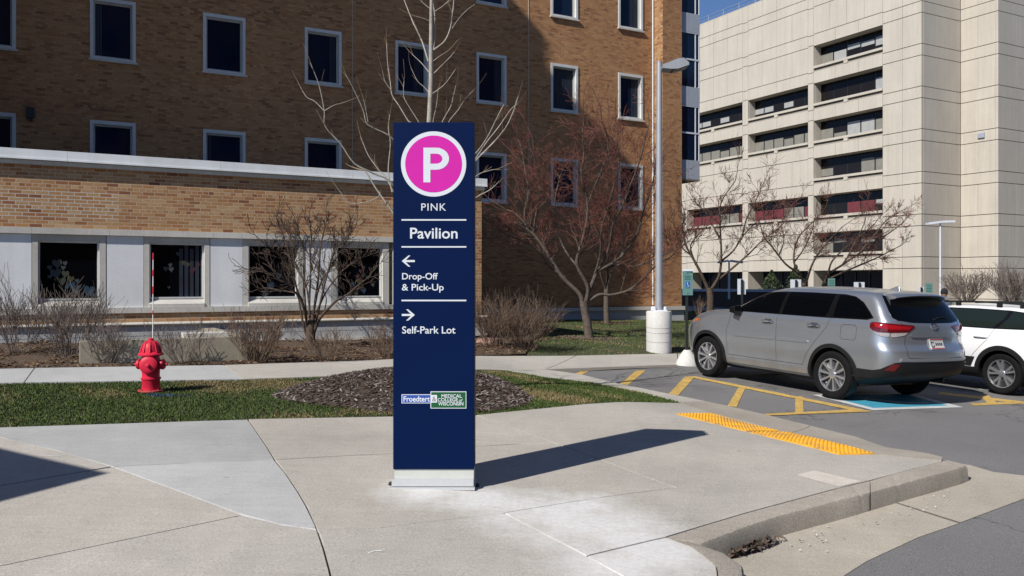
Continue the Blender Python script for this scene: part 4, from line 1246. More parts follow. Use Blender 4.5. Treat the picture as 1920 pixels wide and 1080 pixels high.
def tree(name, label, D, base, trunk, trunk_r, paths, mats, rg, group=None, **kw):
    gx, gy = base
    t = thing(name, (gx, gy, elev(gx, gy)), label, 'tree', group)
    tr = MB(); S = smooth_path([at(x, y, D) for x, y in trunk], 4)
    n = len(S)
    tr.tube(S, [(trunk_r[0] + (trunk_r[1] - trunk_r[0]) * (i / (n - 1)) ** .6) * D / F for i in range(n)], 12)
    tr.build('trunk', M[mats[0]], t, smooth=True, angle=60, fixn=False)
    cb, tb = MB(), MB()
    limbs(cb, tb, D, paths, rg, **kw)
    cb.build('crown', M[mats[0]], t, smooth=True, angle=60, fixn=False)
    if tb.V: tb.build('twigs', M[mats[1]], t, smooth=True, angle=60, fixn=False)['kind'] = 'stuff'
    return t

# pale young tree behind the sign, on the mulch mound
rg = random.Random(5)
b0 = gp(800, 741)
D0 = b0[1]
tree('young_tree', 'slender pale-barked bare tree rising behind the navy sign', D0, b0,
     [(800, 735), (801, 600), (802, 450), (803, 300), (805, 226), (808, 149), (808, 85), (809, 0), (811, -90), (812, -200)], (9, 2.2),
     [([(801, 500), (770, 450), (735, 396), (706, 355), (686, 322), (678, 318)], 3.6, 1.6),
      ([(706, 355), (712, 366), (690, 378), (654, 381), (640, 362), (632, 352)], 1.5, .8),
      ([(801, 430), (760, 400), (738, 360), (722, 330), (710, 318), (690, 290), (676, 255)], 2.6, .9),
      ([(802, 460), (740, 350), (700, 325), (665, 307), (639, 270), (610, 237), (608, 207), (598, 159), (582, 118)], 3.0, .9),
      ([(608, 208), (590, 190), (575, 182), (563, 163)], 1.3, .7), ([(608, 208), (625, 198), (641, 193)], 1.2, .7),
      ([(802, 380), (760, 300), (735, 259), (700, 240), (687, 230), (680, 204), (661, 163), (648, 139)], 2.8, .9),
      ([(690, 228), (684, 195), (679, 178)], 1.1, .6),
      ([(802, 330), (775, 240), (765, 226), (748, 198), (735, 178), (732, 155), (727, 120), (725, 82)], 2.4, .8),
      ([(735, 172), (722, 152), (717, 132)], 1.0, .6),
      ([(803, 300), (790, 240), (770, 205), (757, 180), (758, 145)], 1.5, .6),
      ([(735, 360), (728, 320), (732, 270), (728, 240), (731, 215)], 1.7, .8),
      ([(805, 136), (790, 118), (773, 102)], 1.7, .8), ([(806, 176), (795, 163), (783, 152), (771, 128)], 1.7, .7),
      ([(803, 115), (794, 85), (788, 70), (773, 38), (758, 0), (740, -50)], 2.6, 1.0),
      ([(809, 177), (832, 160), (846, 142), (854, 130)], 1.6, .7), ([(810, 141), (832, 119), (843, 108), (852, 97)], 1.7, .7),
      ([(812, 115), (822, 107), (834, 99)], 1.2, .6),
      ([(813, 94), (834, 77), (845, 51), (849, 21), (851, 0), (855, -60)], 2.6, 1.2),
      ([(813, 92), (816, 55), (815, 28), (811, -20), (820, -90)], 2.4, 1.2),
      ([(848, 53), (858, 38), (873, 21), (890, 8)], 1.2, .6), ([(814, 22), (832, 10), (850, -8), (862, -20)], 1.2, .6),
      ([(807, 40), (795, 35), (782, 31)], 1.1, .6), ([(806, 16), (790, 2), (780, -20)], 1.2, .7),
      ([(802, 400), (850, 330), (891, 289), (913, 259), (930, 225), (939, 207), (945, 196)], 2.6, .9),
      ([(802, 410), (860, 340), (893, 300), (930, 262), (950, 236), (962, 210), (972, 180)], 2.6, .9),
      ([(802, 420), (870, 330), (910, 270), (935, 238), (958, 205), (970, 195)], 2.2, .8),
      ([(802, 450), (860, 370), (893, 330), (917, 320), (926, 318)], 1.6, .8), ([(802, 470), (850, 400), (893, 370), (920, 355), (936, 340)], 1.8, .8),
      ([(803, 330), (825, 240), (845, 200), (850, 180), (855, 160)], 1.8, .7), ([(803, 330), (835, 240), (860, 205), (872, 186), (892, 165)], 1.8, .7),
      ([(803, 300), (812, 228), (818, 200), (822, 165)], 1.4, .6)],
     ('bark_pale', 'twig_tan'), rg, density=3.6, tl=.28, tr=.42, rs=.74, lev=0, up=.35, kids=2, wig=.12, start=.35, ang=.6, spread=.35, tiplev=0, sides=6)

# red-twigged tree by the brick facade
rg = random.Random(12)
b1 = gp(1104, 634); D1 = b1[1]
T1 = [([(1092, 575), (1087, 552), (1054, 519), (1024, 471), (1002, 441), (987, 427), (984, 395), (991, 360), (985, 320), (978, 280)], 6, 1.6),
      ([(1002, 441), (985, 420), (966, 400), (948, 392)], 2.6, 1.2),
      ([(1000, 438), (1005, 400), (1012, 360), (1003, 310), (1000, 280)], 2.4, 1.1),
      ([(1098, 570), (1102, 538), (1082, 497), (1087, 467), (1098, 427), (1102, 382), (1090, 330), (1095, 290), (1092, 250)], 5.5, 1.5),
      ([(1100, 390), (1115, 350), (1135, 300), (1140, 260), (1128, 225)], 2.8, 1.1),
      ([(1102, 552), (1117, 515), (1121, 508), (1154, 490), (1176, 467), (1198, 430), (1205, 400), (1222, 350), (1230, 310)], 5, 1.4),
      ([(1106, 563), (1125, 552), (1145, 553), (1176, 545), (1202, 527), (1228, 500), (1262, 478), (1275, 455)], 4.2, 1.2),
      ([(1121, 508), (1140, 470), (1150, 420), (1170, 380), (1185, 340), (1200, 300), (1210, 260)], 3.6, 1.2),
      ([(1130, 505), (1160, 497), (1187, 500), (1228, 486), (1260, 470)], 2.8, 1.1),
      ([(1083, 500), (1060, 470), (1045, 430), (1040, 380), (1050, 330)], 2.8, 1.1),
      ([(1060, 520), (1030, 500), (1010, 470), (975, 450), (950, 440)], 2.4, 1.0),
      ([(1110, 530), (1125, 480), (1128, 430), (1145, 370), (1160, 310), (1158, 270)], 3.2, 1.1)]
tree('crabapple_tree', 'large bare red-twigged tree on the lawn left of the light pole', D1, b1,
     [(1106, 640), (1104, 628), (1101, 605), (1097, 585), (1094, 565)], (9.5, 7.2), T1, ('bark', 'twig_red'), rg,
     density=7.0, tl=1.08, tr=.36, lev=2, up=.22, kids=5, wig=.26, start=.28, ang=.85, spread=.65, tiplev=1, rmin=.0036)
rg = random.Random(31)
b2 = gp(1137, 606); D2 = b2[1]
tree('small_tree', 'slim bare tree close to the stone base of the brick facade', D2, b2,
     [(1138, 608), (1137, 580), (1137, 555), (1137, 535)], (6, 4.6),
     [([(1137, 545), (1128, 520), (1122, 490), (1110, 450), (1100, 410)], 3.4, 1.0), ([(1137, 540), (1145, 515), (1160, 490), (1175, 450), (1180, 410)], 3.2, 1.0), ([(1138, 530), (1140, 490), (1137, 450), (1145, 400)], 2.6, 1.0)],
     ('bark', 'twig_red'), rg, density=4.5, tl=.9, lev=2, kids=5, start=.35, tiplev=1, rmin=.005)
# trees in front of the concrete building
rg = random.Random(44)
D3 = 27.0; p3 = at(1330, 600, D3)
tree('bare_tree', 'leafless spreading tree behind the front of the silver car', D3, (p3.x, p3.y),
     [(1331, 625), (1331, 590), (1332, 560), (1330, 540)], (7.5, 6),
     [([(1330, 548), (1313, 510), (1297, 480), (1287, 462), (1280, 430), (1283, 405)], 4.4, 1.2), ([(1305, 497), (1295, 460), (1320, 430), (1345, 405)], 2.4, 1.0),
      ([(1332, 545), (1347, 520), (1352, 493), (1352, 460), (1350, 420), (1352, 380), (1378, 340)], 4.2, 1.1), ([(1340, 530), (1373, 503), (1403, 477), (1425, 455), (1450, 435)], 3.4, 1.1),
      ([(1352, 490), (1375, 470), (1395, 440), (1420, 415), (1440, 400)], 2.6, 1.0), ([(1297, 480), (1280, 465), (1270, 440)], 2, .9),
      ([(1352, 450), (1335, 420), (1320, 395), (1305, 380)], 2, .9), ([(1390, 450), (1400, 410), (1415, 380), (1425, 360)], 2.2, .9)],
     ('bark_dark', 'twig_red'), rg, density=4.4, tl=.95, tr=.36, lev=2, kids=5, start=.28, up=.15, ang=.8, tiplev=0, wig=.26, rmin=.0048)
rg = random.Random(45)
D4 = 30.0; p4 = at(1510, 590, D4)
tree('bare_tree', 'leafless tree with curving limbs behind the silver car roof', D4, (p4.x, p4.y),
     [(1511, 612), (1511, 570), (1510, 545), (1508, 530)], (6.5, 5),
     [([(1508, 535), (1500, 515), (1473, 495), (1447, 462), (1433, 445), (1425, 420)], 3.6, 1.0), ([(1508, 532), (1491, 500), (1489, 473), (1498, 444), (1515, 425), (1540, 400)], 3.4, 1.0),
      ([(1511, 532), (1522, 498), (1535, 475), (1555, 450), (1580, 425)], 3.2, 1.0), ([(1490, 490), (1505, 470), (1520, 440), (1530, 400)], 2.0, .9), ([(1460, 480), (1470, 450), (1465, 420), (1480, 390)], 1.8, .8)],
     ('bark_dark', 'twig_red'), rg, density=4.2, tl=.9, tr=.36, lev=2, kids=5, start=.28, up=.12, ang=.8, tiplev=0, wig=.26, rmin=.005)
rg = random.Random(46)
D5 = 31.0; p5 = at(1542, 590, D5)
tree('bare_tree', 'leafless tree leaning right towards the pale corner tower', D5, (p5.x, p5.y),
     [(1540, 612), (1541, 575), (1543, 550), (1546, 530)], (5.5, 4.4),
     [([(1546, 532), (1555, 513), (1582, 495), (1611, 475), (1640, 455), (1670, 435), (1690, 420)], 3.6, 1.0), ([(1550, 525), (1589, 507), (1622, 493), (1647, 482), (1670, 470), (1690, 460)], 3.0, .9),
      ([(1552, 518), (1560, 490), (1585, 465), (1610, 445), (1640, 420)], 2.8, .9), ([(1611, 475), (1640, 440), (1665, 410), (1690, 395)], 2.0, .8), ([(1582, 495), (1600, 460), (1620, 420), (1625, 395)], 2, .8)],
     ('bark_dark', 'twig_red'), rg, density=4.2, tl=.85, tr=.36, lev=2, kids=5, start=.28, up=.12, ang=.75, tiplev=0, wig=.26, rmin=.005)
# dark many-stemmed shrub tree in the bed
rg = random.Random(61)
b6 = gp(583, 655); D6 = b6[1]
tree('multi_stem_tree', 'dark many-stemmed pruned tree in the bed before the wing windows', D6, b6,
     [(583, 662), (582, 640), (583, 620), (584, 600)], (9.5, 9),
     [([(578, 640), (567, 600), (560, 560), (541, 471), (530, 440), (523, 424)], 3.4, 1.2), ([(580, 640), (574, 590), (571, 540), (571, 471), (560, 440), (556, 420)], 3.2, 1.2),
      ([(582, 635), (580, 570), (582, 520), (582, 471), (584, 440), (580, 415)], 3.4, 1.2), ([(584, 635), (590, 570), (597, 520), (601, 464), (606, 440), (612, 414)], 3.4, 1.2),
      ([(586, 632), (600, 570), (612, 520), (627, 471), (645, 450), (664, 428)], 3.2, 1.2), ([(588, 625), (600, 597), (627, 567), (640, 558), (656, 549), (675, 532), (693, 519)], 4.2, 1.2),
      ([(577, 620), (567, 564), (550, 545), (527, 519), (505, 512), (482, 508)], 3.0, 1.0), ([(575, 600), (560, 550), (540, 500), (515, 470), (495, 455)], 2.6, 1.0),
      ([(588, 600), (610, 550), (640, 510), (665, 490), (700, 475)], 2.8, 1.0), ([(582, 600), (575, 540), (555, 500), (545, 450), (532, 425)], 2.6, 1.0), ([(586, 600), (598, 540), (620, 500), (640, 470), (655, 440)], 2.6, 1.0),
      ([(607, 590), (612, 560), (604, 540), (610, 520)], 1.6, .8), ([(560, 550), (530, 545), (500, 540), (485, 542)], 1.8, .8)],
     ('bark_dark', 'bark_dark'), rg, density=8.5, tl=.52, tr=.46, lev=1, kids=5, start=.38, up=.2, ang=.8, tiplev=0, spread=.7, wig=.32, rmin=.005)

def shrub(label, px, py, w_px, h_px, n, mat, seed, lev=2, kids=3, D=None, r=.0062, rmin=.0028, group='bare shrubs', name='bare_shrub'):
    rg = random.Random(seed)
    if D is None:
        x, y = gp(px, py); z = elev(x, y)
    else:
        p = at(px, py, D); x, y, z = p.x, p.y, p.z
    Dd = y
    t = thing(name, (x, y, z), label, 'shrub', group)
    W = w_px * Dd / F / 2; H = h_px * Dd / F
    mb = MB()
    for i in range(n):
        a = rg.uniform(0, 2 * math.pi); k = math.sqrt(rg.random())
        b = Vector((x + math.cos(a) * W * .22 * k, y + math.sin(a) * W * .22 * k, z - .03))
        tx_, ty_ = math.cos(a) * W * k, math.sin(a) * W * k
        d = Vector((tx_, ty_, H * rg.uniform(.75, 1.0) * (1 - .25 * k)))
        L = d.length * .80
        twig(mb, b, d + Vector((0, 0, L * .2)), L, r * rg.uniform(.7, 1.25), lev, rg, .22, .15, kids, .55, 4, rmin=rmin)
    mb.build('stems', M[mat], t, smooth=True, angle=60, fixn=False)
    return t
shrub('broad grey bare shrub below the window with paper hearts', 128, 672, 200, 122, 46, 'twig_grey', 3, kids=5)
shrub('loose grey bare shrub at the left edge before the white panel', 30, 668, 140, 128, 20, 'twig_grey', 4, kids=5)
shrub('small bare shrub left of the red hydrant', 200, 683, 95, 78, 26, 'twig_grey', 5, kids=4)
shrub('thin bare shrub before the concrete light well, right of the hydrant', 346, 682, 120, 78, 20, 'twig_grey', 6, kids=4)
shrub('bushy brown bare shrub at the right end of the light well', 482, 679, 135, 95, 48, 'twig_brown', 7, kids=4)
shrub('sparse low shrub beside the many-stemmed tree', 612, 677, 110, 66, 30, 'twig_brown', 8)
shrub('thin upright shrub beside the left edge of the sign', 722, 672, 85, 75, 30, 'twig_brown', 9)
shrub('dense brown bare shrub just right of the navy sign', 928, 655, 125, 100, 42, 'twig_brown', 10, kids=5)
shrub('round reddish-brown bare shrub beside the walkway', 985, 656, 140, 96, 52, 'twig_brown', 11, kids=5)
shrub('bare shrub against the pale corner tower, behind the white car', 1813, 566, 95, 52, 80, 'twig_grey', 12, D=44, r=.014, rmin=.008)
shrub('bare shrub at the right edge behind the white car', 1900, 568, 120, 62, 100, 'twig_grey', 13, D=43, r=.014, rmin=.008)
shrub('tiny pale shrub by the garden wall behind the car bonnet', 1310, 590, 34, 40, 18, 'twig_brown', 14, D=33, r=.008)
def conifer(label, px, py, w, h, D, seed):
    rg = random.Random(seed)
    p = at(px, py, D)
    t = thing('evergreen_shrub', (p.x, p.y, p.z), label, 'shrub', 'evergreen shrubs by the arcade')
    m = MB(); m.tube([(p.x, p.y, p.z - .2), (p.x, p.y, p.z + h * D / F * .9)], [.05, .01], 6); m.build('trunk', M['bark_dark'], t)
    m = MB(); H = h * D / F; W = w * D / F / 2
    for i in range(900):
        k = rg.random() ** .8; a = rg.uniform(0, 6.283); rr = W * (1 - k) * math.sqrt(rg.random()) * (1 + .3 * math.sin(a * 3 + k * 9)) + .03
        c = Vector((p.x + rr * math.cos(a), p.y + rr * math.sin(a), p.z + k * H))
        d1 = jit(rg, 1).normalized() * .11; d2 = jit(rg, 1).normalized() * .05
        m.add([c - d2, c + d1, c + d2, c - d1 * .6], [(0, 1, 2, 3)])
    m.build('foliage', M['leaf_dark'], t, fixn=False)
conifer('dark evergreen shrub in the arcade, left of the pair', 1447, 545, 44, 38, 58, 1)
conifer('dark evergreen shrub in the arcade, right of the pair', 1492, 545, 46, 48, 58, 2)

# mulch mound behind the sign, with chips
MC = gp(770, 742); 
def inpoly(x, y, P):
    c = False; n = len(P)
    for i in range(n):
        x1, y1 = P[i]; x2, y2 = P[i - 1]
        if (y1 > y) != (y2 > y) and x < (x2 - x1) * (y - y1) / (y2 - y1) + x1: c = not c
    return c
MOUND = G([(505, 744), (520, 735), (560, 722), (640, 711), (735, 703), (800, 700.5), (880, 702), (940, 710), (975, 728), (1000, 748), (990, 760), (930, 770), (860, 774), (760, 776), (690, 770), (600, 760), (540, 752)])
mcx = sum(p[0] for p in MOUND) / len(MOUND); mcy = sum(p[1] for p in MOUND) / len(MOUND)
def mound_h(x, y):
    dx, dy = x - mcx, y - mcy
    a = math.atan2(dy, dx)
    # radius of the outline in that direction
    best = 1e9
    for i in range(len(MOUND)):
        x1, y1 = MOUND[i][0] - mcx, MOUND[i][1] - mcy; x2, y2 = MOUND[i - 1][0] - mcx, MOUND[i - 1][1] - mcy
        den = math.cos(a) * (y2 - y1) - math.sin(a) * (x2 - x1)
        if abs(den) < 1e-9: continue
        t = (x1 * (y2 - y1) - y1 * (x2 - x1)) / den
        s = (x1 * math.sin(a) - y1 * math.cos(a)) / den
        if t > 0 and -1e-6 <= s <= 1 + 1e-6: best = min(best, t)
    k = min(1, math.hypot(dx, dy) / best)
    return .30 * (1 - k * k) ** 1.1
mound = sheet('mulch_mound', MOUND, M['mulch'], off=.0, cell=.22, zf=lambda x, y: elev(x, y) + mound_h(x, y))
structure(mound)
def scatter(name, label, cat, n, sampler, size, pal, mat, seed, flat=.5, parent=None, aspect=(2.0, 5.0), lift=.008):
    rs = random.Random(seed)
    V = []; T = []; C = []
    while n > 0:
        s = sampler(rs)
        if s is None: continue
        x, y, z = s
        n -= 1
        a = rs.uniform(0, 6.283); L = size * rs.uniform(.5, 1.4); W = L / rs.uniform(*aspect)
        ti = rs.uniform(-flat, flat); t2 = rs.uniform(-flat, flat)
        d = Vector((math.cos(a), math.sin(a), ti)) * L / 2; e = Vector((-math.sin(a), math.cos(a), t2)) * W / 2
        c = Vector((x, y, z + lift * rs.uniform(.2, 1.6))); th = Vector((0, 0, W * .25))
        b = len(V)
        V += [c - d - e, c + d - e * .6, c + d * .9 + e, c - d * .8 + e, c - d * .7 + th, c + d * .7 + th]
        T += [(b, b + 1, b + 5), (b, b + 5, b + 4), (b + 1, b + 2, b + 5), (b + 2, b + 3, b + 4), (b + 2, b + 4, b + 5), (b + 3, b, b + 4)]
        col = rs.choice(pal); f = rs.uniform(.75, 1.25)
        C += [(col[0] * f, col[1] * f, col[2] * f)] * 6
    me = fastmesh(name, np.array([tuple(v) for v in V]), np.array(T), mat, 3, np.array(C))
    o = bpy.data.objects.new(name, me); link(o, parent)
    if parent is None: tag(o, label, cat)
    o['kind'] = 'stuff'
    return o
def box_sampler(P, zf):
    x0, x1 = min(p[0] for p in P), max(p[0] for p in P); y0, y1 = min(p[1] for p in P), max(p[1] for p in P)
    def f(rs):
        x, y = rs.uniform(x0, x1), rs.uniform(y0, y1)
        if not inpoly(x, y, P): return None
        return (x, y, zf(x, y))
    return f
CH_P = [(.075, .05, .04), (.05, .035, .03), (.13, .10, .085), (.10, .065, .05), (.24, .20, .18), (.30, .27, .25), (.035, .025, .022), (.08, .06, .055)]
scatter('mulch_chips', 'dark shredded bark mulch heaped behind the sign', 'mulch', 9000, box_sampler(MOUND, lambda x, y: elev(x, y) + mound_h(x, y)), .055, CH_P, M['chip'], 1)
BEDV = [p for p in BED[:6]] + [gp(1000, 642), xy(12, WV - .1), xy(-6, WV - .1)]
LT = [(.10, .065, .04), (.16, .11, .06), (.07, .045, .03), (.05, .03, .022), (.22, .16, .10), (.12, .05, .03)]
def bedz(x, y): return elev(x, y) + .05 * (1 + math.sin(x * 3.1) * math.sin(y * 2.7)) * min(1, max(0, (uv(x, y)[1] - 14.6))) + .004
scatter('leaf_litter', 'dead leaves and bark litter in the planting bed', 'leaf litter', 9000, box_sampler(BEDV, bedz), .06, LT, M['chip'], 2, aspect=(1.2, 2.5))
tr_ring = [(b1[0] + .85 * math.cos(a * .4), b1[1] + .55 * math.sin(a * .4)) for a in range(16)]
scatter('tree_mulch', 'ring of bark mulch round the foot of the red-twigged tree', 'mulch', 900, box_sampler(tr_ring, lambda x, y: elev(x, y) + .01), .06, [(.16, .12, .09), (.22, .17, .13), (.10, .07, .05)], M['chip'], 3)
tr2 = [(b2[0] + .9 * math.cos(a * .4), b2[1] + .8 * math.sin(a * .4)) for a in range(16)]
scatter('tree_mulch', 'ring of bark mulch round the slim tree by the facade', 'mulch', 500, box_sampler(tr2, lambda x, y: elev(x, y) + .01), .07, [(.10, .06, .045), (.08, .05, .04)], M['chip'], 4)

# grass: real blades
def grass(name, label, P, n, h, seed, avoid=None, pal=None, dry=None, tint=None):
    rs = np.random.RandomState(seed)
    P_ = np.array(P)
    x0, x1, y0, y1 = P_[:, 0].min(), P_[:, 0].max(), P_[:, 1].min(), P_[:, 1].max()
    XY = []
    got = 0
    while got < n:
        X = rs.uniform(x0, x1, n); Y = rs.uniform(y0, y1, n)
        c = np.zeros(n, bool)
        for i in range(len(P_)):
            xa, ya = P_[i]; xb, yb = P_[i - 1]
            if ya == yb: continue
            k = ((ya > Y) != (yb > Y)) & (X < (xb - xa) * (Y - ya) / (yb - ya) + xa)
            c ^= k
        XY.append(np.stack([X[c], Y[c]], 1)); got += c.sum()
    XY = np.concatenate(XY)[:n] + rs.normal(0, .02, (n, 2))
    # ground height on a coarse lattice
    ng = 60
    gx = np.linspace(x0, x1, ng); gy = np.linspace(y0, y1, ng)
    Z = np.array([[elev(a, b) - plane(a, b) for b in gy] for a in gx])
    fx = (XY[:, 0] - x0) / (x1 - x0) * (ng - 1); fy = (XY[:, 1] - y0) / (y1 - y0) * (ng - 1)
    ix = np.clip(fx.astype(int), 0, ng - 2); iy = np.clip(fy.astype(int), 0, ng - 2)
    tx = fx - ix; ty = fy - iy
    z = Z[ix, iy] * (1 - tx) * (1 - ty) + Z[ix + 1, iy] * tx * (1 - ty) + Z[ix, iy + 1] * (1 - tx) * ty + Z[ix + 1, iy + 1] * tx * ty
    z = z + GX * XY[:, 0] + GY * XY[:, 1] - .006
    a = rs.uniform(0, 6.283, n); hh = h * rs.uniform(.5, 1.4, n); w = .005 + h * .10
    lean = rs.uniform(0, .9, n) * hh; la = rs.uniform(0, 6.283, n)
    B = np.stack([XY[:, 0], XY[:, 1], z], 1)
    e = np.stack([np.cos(a) * w, np.sin(a) * w, np.zeros(n)], 1)
    tip = B + np.stack([np.cos(la) * lean, np.sin(la) * lean, hh], 1)
    V = np.stack([B - e, B + e, tip], 1).reshape(-1, 3)
    T = np.arange(n * 3).reshape(-1, 3)
    pal = np.array(pal)
    ci = rs.randint(0, len(pal), n)
    C = pal[ci] * rs.uniform(.75, 1.25, (n, 1))
    pat = (np.sin(XY[:, 0] * 1.7 + 1) * np.sin(XY[:, 1] * 2.3) + np.sin(XY[:, 0] * 4.1 + XY[:, 1] * 3.3) * .6 + rs.normal(0, .5, n))
    if dry is not None: pat = pat + dry(XY)
    pat = pat + 1.2 * np.sin(XY[:, 0] * .9 + 2) * np.sin(XY[:, 1] * 1.1 + XY[:, 0] * .5)
    k = (pat > 1.05)
    C[k] = np.array((.24, .19, .09)) * rs.uniform(.7, 1.2, (k.sum(), 1))
    if tint is not None:
        for (tx_, ty_, ra, rb) in tint:           # sprayed utility paint on the blades
            d_ = ((XY[:, 0] - tx_) / ra) ** 2 + ((XY[:, 1] - ty_) / rb) ** 2 + rs.normal(0, .35, n)
            C[d_ < 1] = (.02, .06, .15)
    me = fastmesh(name, V, T, M['blade'], 3, np.repeat(C, 3, 0))
    o = bpy.data.objects.new(name, me); link(o)
    tag(o, label, 'grass', kind='stuff')
GP_ = [(.058, .098, .018), (.045, .080, .015), (.075, .115, .024), (.085, .11, .03), (.04, .075, .016)]
edge = uv(*gp(300, 800))
e1x, e1y = gp(1100, 745)
def dry1(A):
    d = np.array([min(((a - np.array(gp(x, y))) ** 2).sum() for (x, y) in ((1130, 750), (1200, 748), (1050, 760), (960, 768), (560, 780))) if False else 0 for a in A[:0]])
    q = np.zeros(len(A))
    for (x, y, r) in ((1180, 748, .9), (1090, 752, .9), (980, 765, .7), (700, 780, .8), (560, 783, .6), (-10, 790, .7), (1010, 716, .6), (640, 775, .5)):
        g = np.array(gp(x, y)); q += 1.1 * np.exp(-((A - g) ** 2).sum(1) / (r * r * .35))
    return q
grass('turf', 'short green turf strip between plaza and walkway', LAWN1, 110000, .021, 1, pal=GP_, dry=dry1, tint=[(*gp(305, 742), .16, .09), (*gp(290, 740), .10, .05), (*gp(330, 741), .2, .03)])
grass('turf', 'short green lawn under the red-twigged tree', LAWN2, 90000, .035, 2, pal=[(a * 1.3, b * 1.3, c * 1.2) for a, b, c in GP_])
# ------------------------------------------------------------------ wayfinding sign
SD = gp(813, 917)[1]                             # depth of its front face
def sp(px, py): p = at(px, py, SD); return (p.x, p.z)
sgx, sgz = sp(813, 917)
sign = thing('wayfinding_sign', (sgx, SD + .11, elev(sgx, SD)), 'tall navy parking sign pillar with a pink disc and white lettering', 'sign')
def srect(m, x0, x1, y0, y1, f, b):              # pixel rectangle on the face, from f in front to b behind (metres)
    a, zt = sp(x0, y0); c, zb = sp(x1, y1)
    m.box(((a + c) / 2, SD + (b - f) / 2, (zt + zb) / 2), (c - a, b + f, zt - zb))
DEP = .24
m = MB(); srect(m, 737, 889, 229, 880, 0, DEP)
cab = m.build('cabinet', M['navy'], sign)
bv = cab.modifiers.new('edge', 'BEVEL'); bv.width = .004; bv.segments = 2
m = MB(); srect(m, 739, 888, 880.5, 899, -.012, DEP - .012); m.build('plinth', M['alu_cream'], sign)
a, zt = sp(735, 898); c, zb = sp(888, 919)
m = MB(); m.box(((a + c) / 2, SD + DEP / 2 - .005, (zt + zb) / 2 + .018), (c - a, DEP + .03, zt - zb - .03)); 
m.box(((a + c) / 2, SD + DEP / 2 - .01, zb + .018), (c - a + .02, DEP + .06, .02)); m.build('base_shoe', M['alu'], sign)
m = MB(); m.box(((a + c) / 2, SD + DEP / 2, zb - .01), (c - a - .06, DEP - .06, .04)); m.build('anchor_plate', M['cast_dark'], sign)
m = MB()
for (px, off) in ((731, .06), (893, .10)):
    x, z = sp(px, 915); m.lathe([(.02, -.03), (.02, .012), (.012, .02)], (x, SD + off, elev(x, SD) + .01), 8)
m.build('anchor_bolt', M['black_post'], sign)
def disc(px, py, r, d, name, mat, par=None):
    cx, cz = sp(px, py); rr = r * SD / F; n = 64
    P = [Vector((cx + rr * math.cos(2 * math.pi * i / n), SD - d, cz + rr * math.sin(2 * math.pi * i / n))) for i in range(n)]
    m = MB(); m.prism(P, (0, 0, 0), (0, d - .0005, 0)); return m.build(name, mat, par or sign)
ringo = disc(813, 307.5, 61.2, .0015, 'white_ring', M['sign_white'])
disc(813, 307.5, 53.3, .0028, 'pink_disc', M['magenta'])
def text_part(s, box, name, mat, parent, bold=0.0, d=.003, mapper=None, th=.0015, sx=1.0, shear=0):
    """text fitted into a pixel box on the sign face"""
    cu = bpy.data.curves.new('t', 'FONT'); cu.body = s; cu.size = 1.0; cu.offset = bold; cu.space_character = sx; cu.resolution_u = 4; cu.shear = shear
    to = bpy.data.objects.new('t', cu); COL.objects.link(to)
    dg = bpy.context.evaluated_depsgraph_get(); dg.update()
    me = bpy.data.meshes.new_from_object(to.evaluated_get(dg))
    V = [v.co.copy() for v in me.vertices]; Fc = [tuple(p.vertices) for p in me.polygons]
    bpy.data.objects.remove(to); bpy.data.curves.remove(cu); bpy.data.meshes.remove(me)
    x0, x1 = min(v.x for v in V), max(v.x for v in V); y0, y1 = min(v.y for v in V), max(v.y for v in V)
    W = []
    for v in V:
        fx = (v.x - x0) / (x1 - x0); fy = (v.y - y0) / (y1 - y0)
        px = box[0] + (box[2] - box[0]) * fx; py = box[3] + (box[1] - box[3]) * fy
        if mapper: W.append(mapper(px, py, d))
        else:
            X, Z = sp(px, py); W.append((X, SD - d, Z))
    return mk(name, W, Fc, mat, parent)
SW = M['sign_white']
# the large P drawn from strokes
def stroke(P, d, name, par=None, mat=SW):
    m = MB()
    for q in P:
        m.prism([Vector((sp(x, y)[0], SD - d, sp(x, y)[1])) for x, y in q], (0, 0, 0), (0, d - .0006, 0))
    return m.build(name, mat, par or sign)
bowl_o = [(818 + 24 * math.cos(t), 297.7 - 20.7 * math.sin(t)) for t in [math.pi / 2 - i * math.pi / 14 for i in range(15)]]
bowl_i = [(818 + 11.6 * math.cos(t), 297.7 - 9.4 * math.sin(t)) for t in [math.pi / 2 - i * math.pi / 14 for i in range(15)]]
quads = [[(794, 277), (807, 277), (807, 342), (794, 342)], [(807, 277), (818, 277), (818, 288.3), (807, 288.3)], [(807, 307.1), (818, 307.1), (818, 318.4), (807, 318.4)]]
for i in range(14): quads.append([bowl_o[i], bowl_o[i + 1], bowl_i[i + 1], bowl_i[i]])
V = []; Fc = []
for q in quads:
    n = len(V); V += [(sp(x, y)[0], SD - .0042, sp(x, y)[1]) for x, y in q]; Fc.append(tuple(range(n, n + 4)))
mk('letter', V, Fc, SW, sign, fixn=True)
text_part('PINK', (790, 381.5, 836.3, 395), 'lettering', SW, sign, .002, sx=1.12)
text_part('Pavilion', (769, 427, 858, 447.5), 'lettering', SW, sign, .013)
text_part('Drop-Off', (754, 511.8, 821, 527.8), 'lettering', SW, sign, .011)
text_part('& Pick-Up', (753.5, 532.3, 832, 548.7), 'lettering', SW, sign, .011)
text_part('Self-Park Lot', (754, 611.8, 854, 625.5), 'lettering', SW, sign, .011)
for (y0, y1) in ((411, 413.7), (461.6, 464.2), (562, 564.8)):
    m = MB(); srect(m, 752.8, 874.3, y0, y1, .002, -.0005); m.build('divider_line', SW, sign)
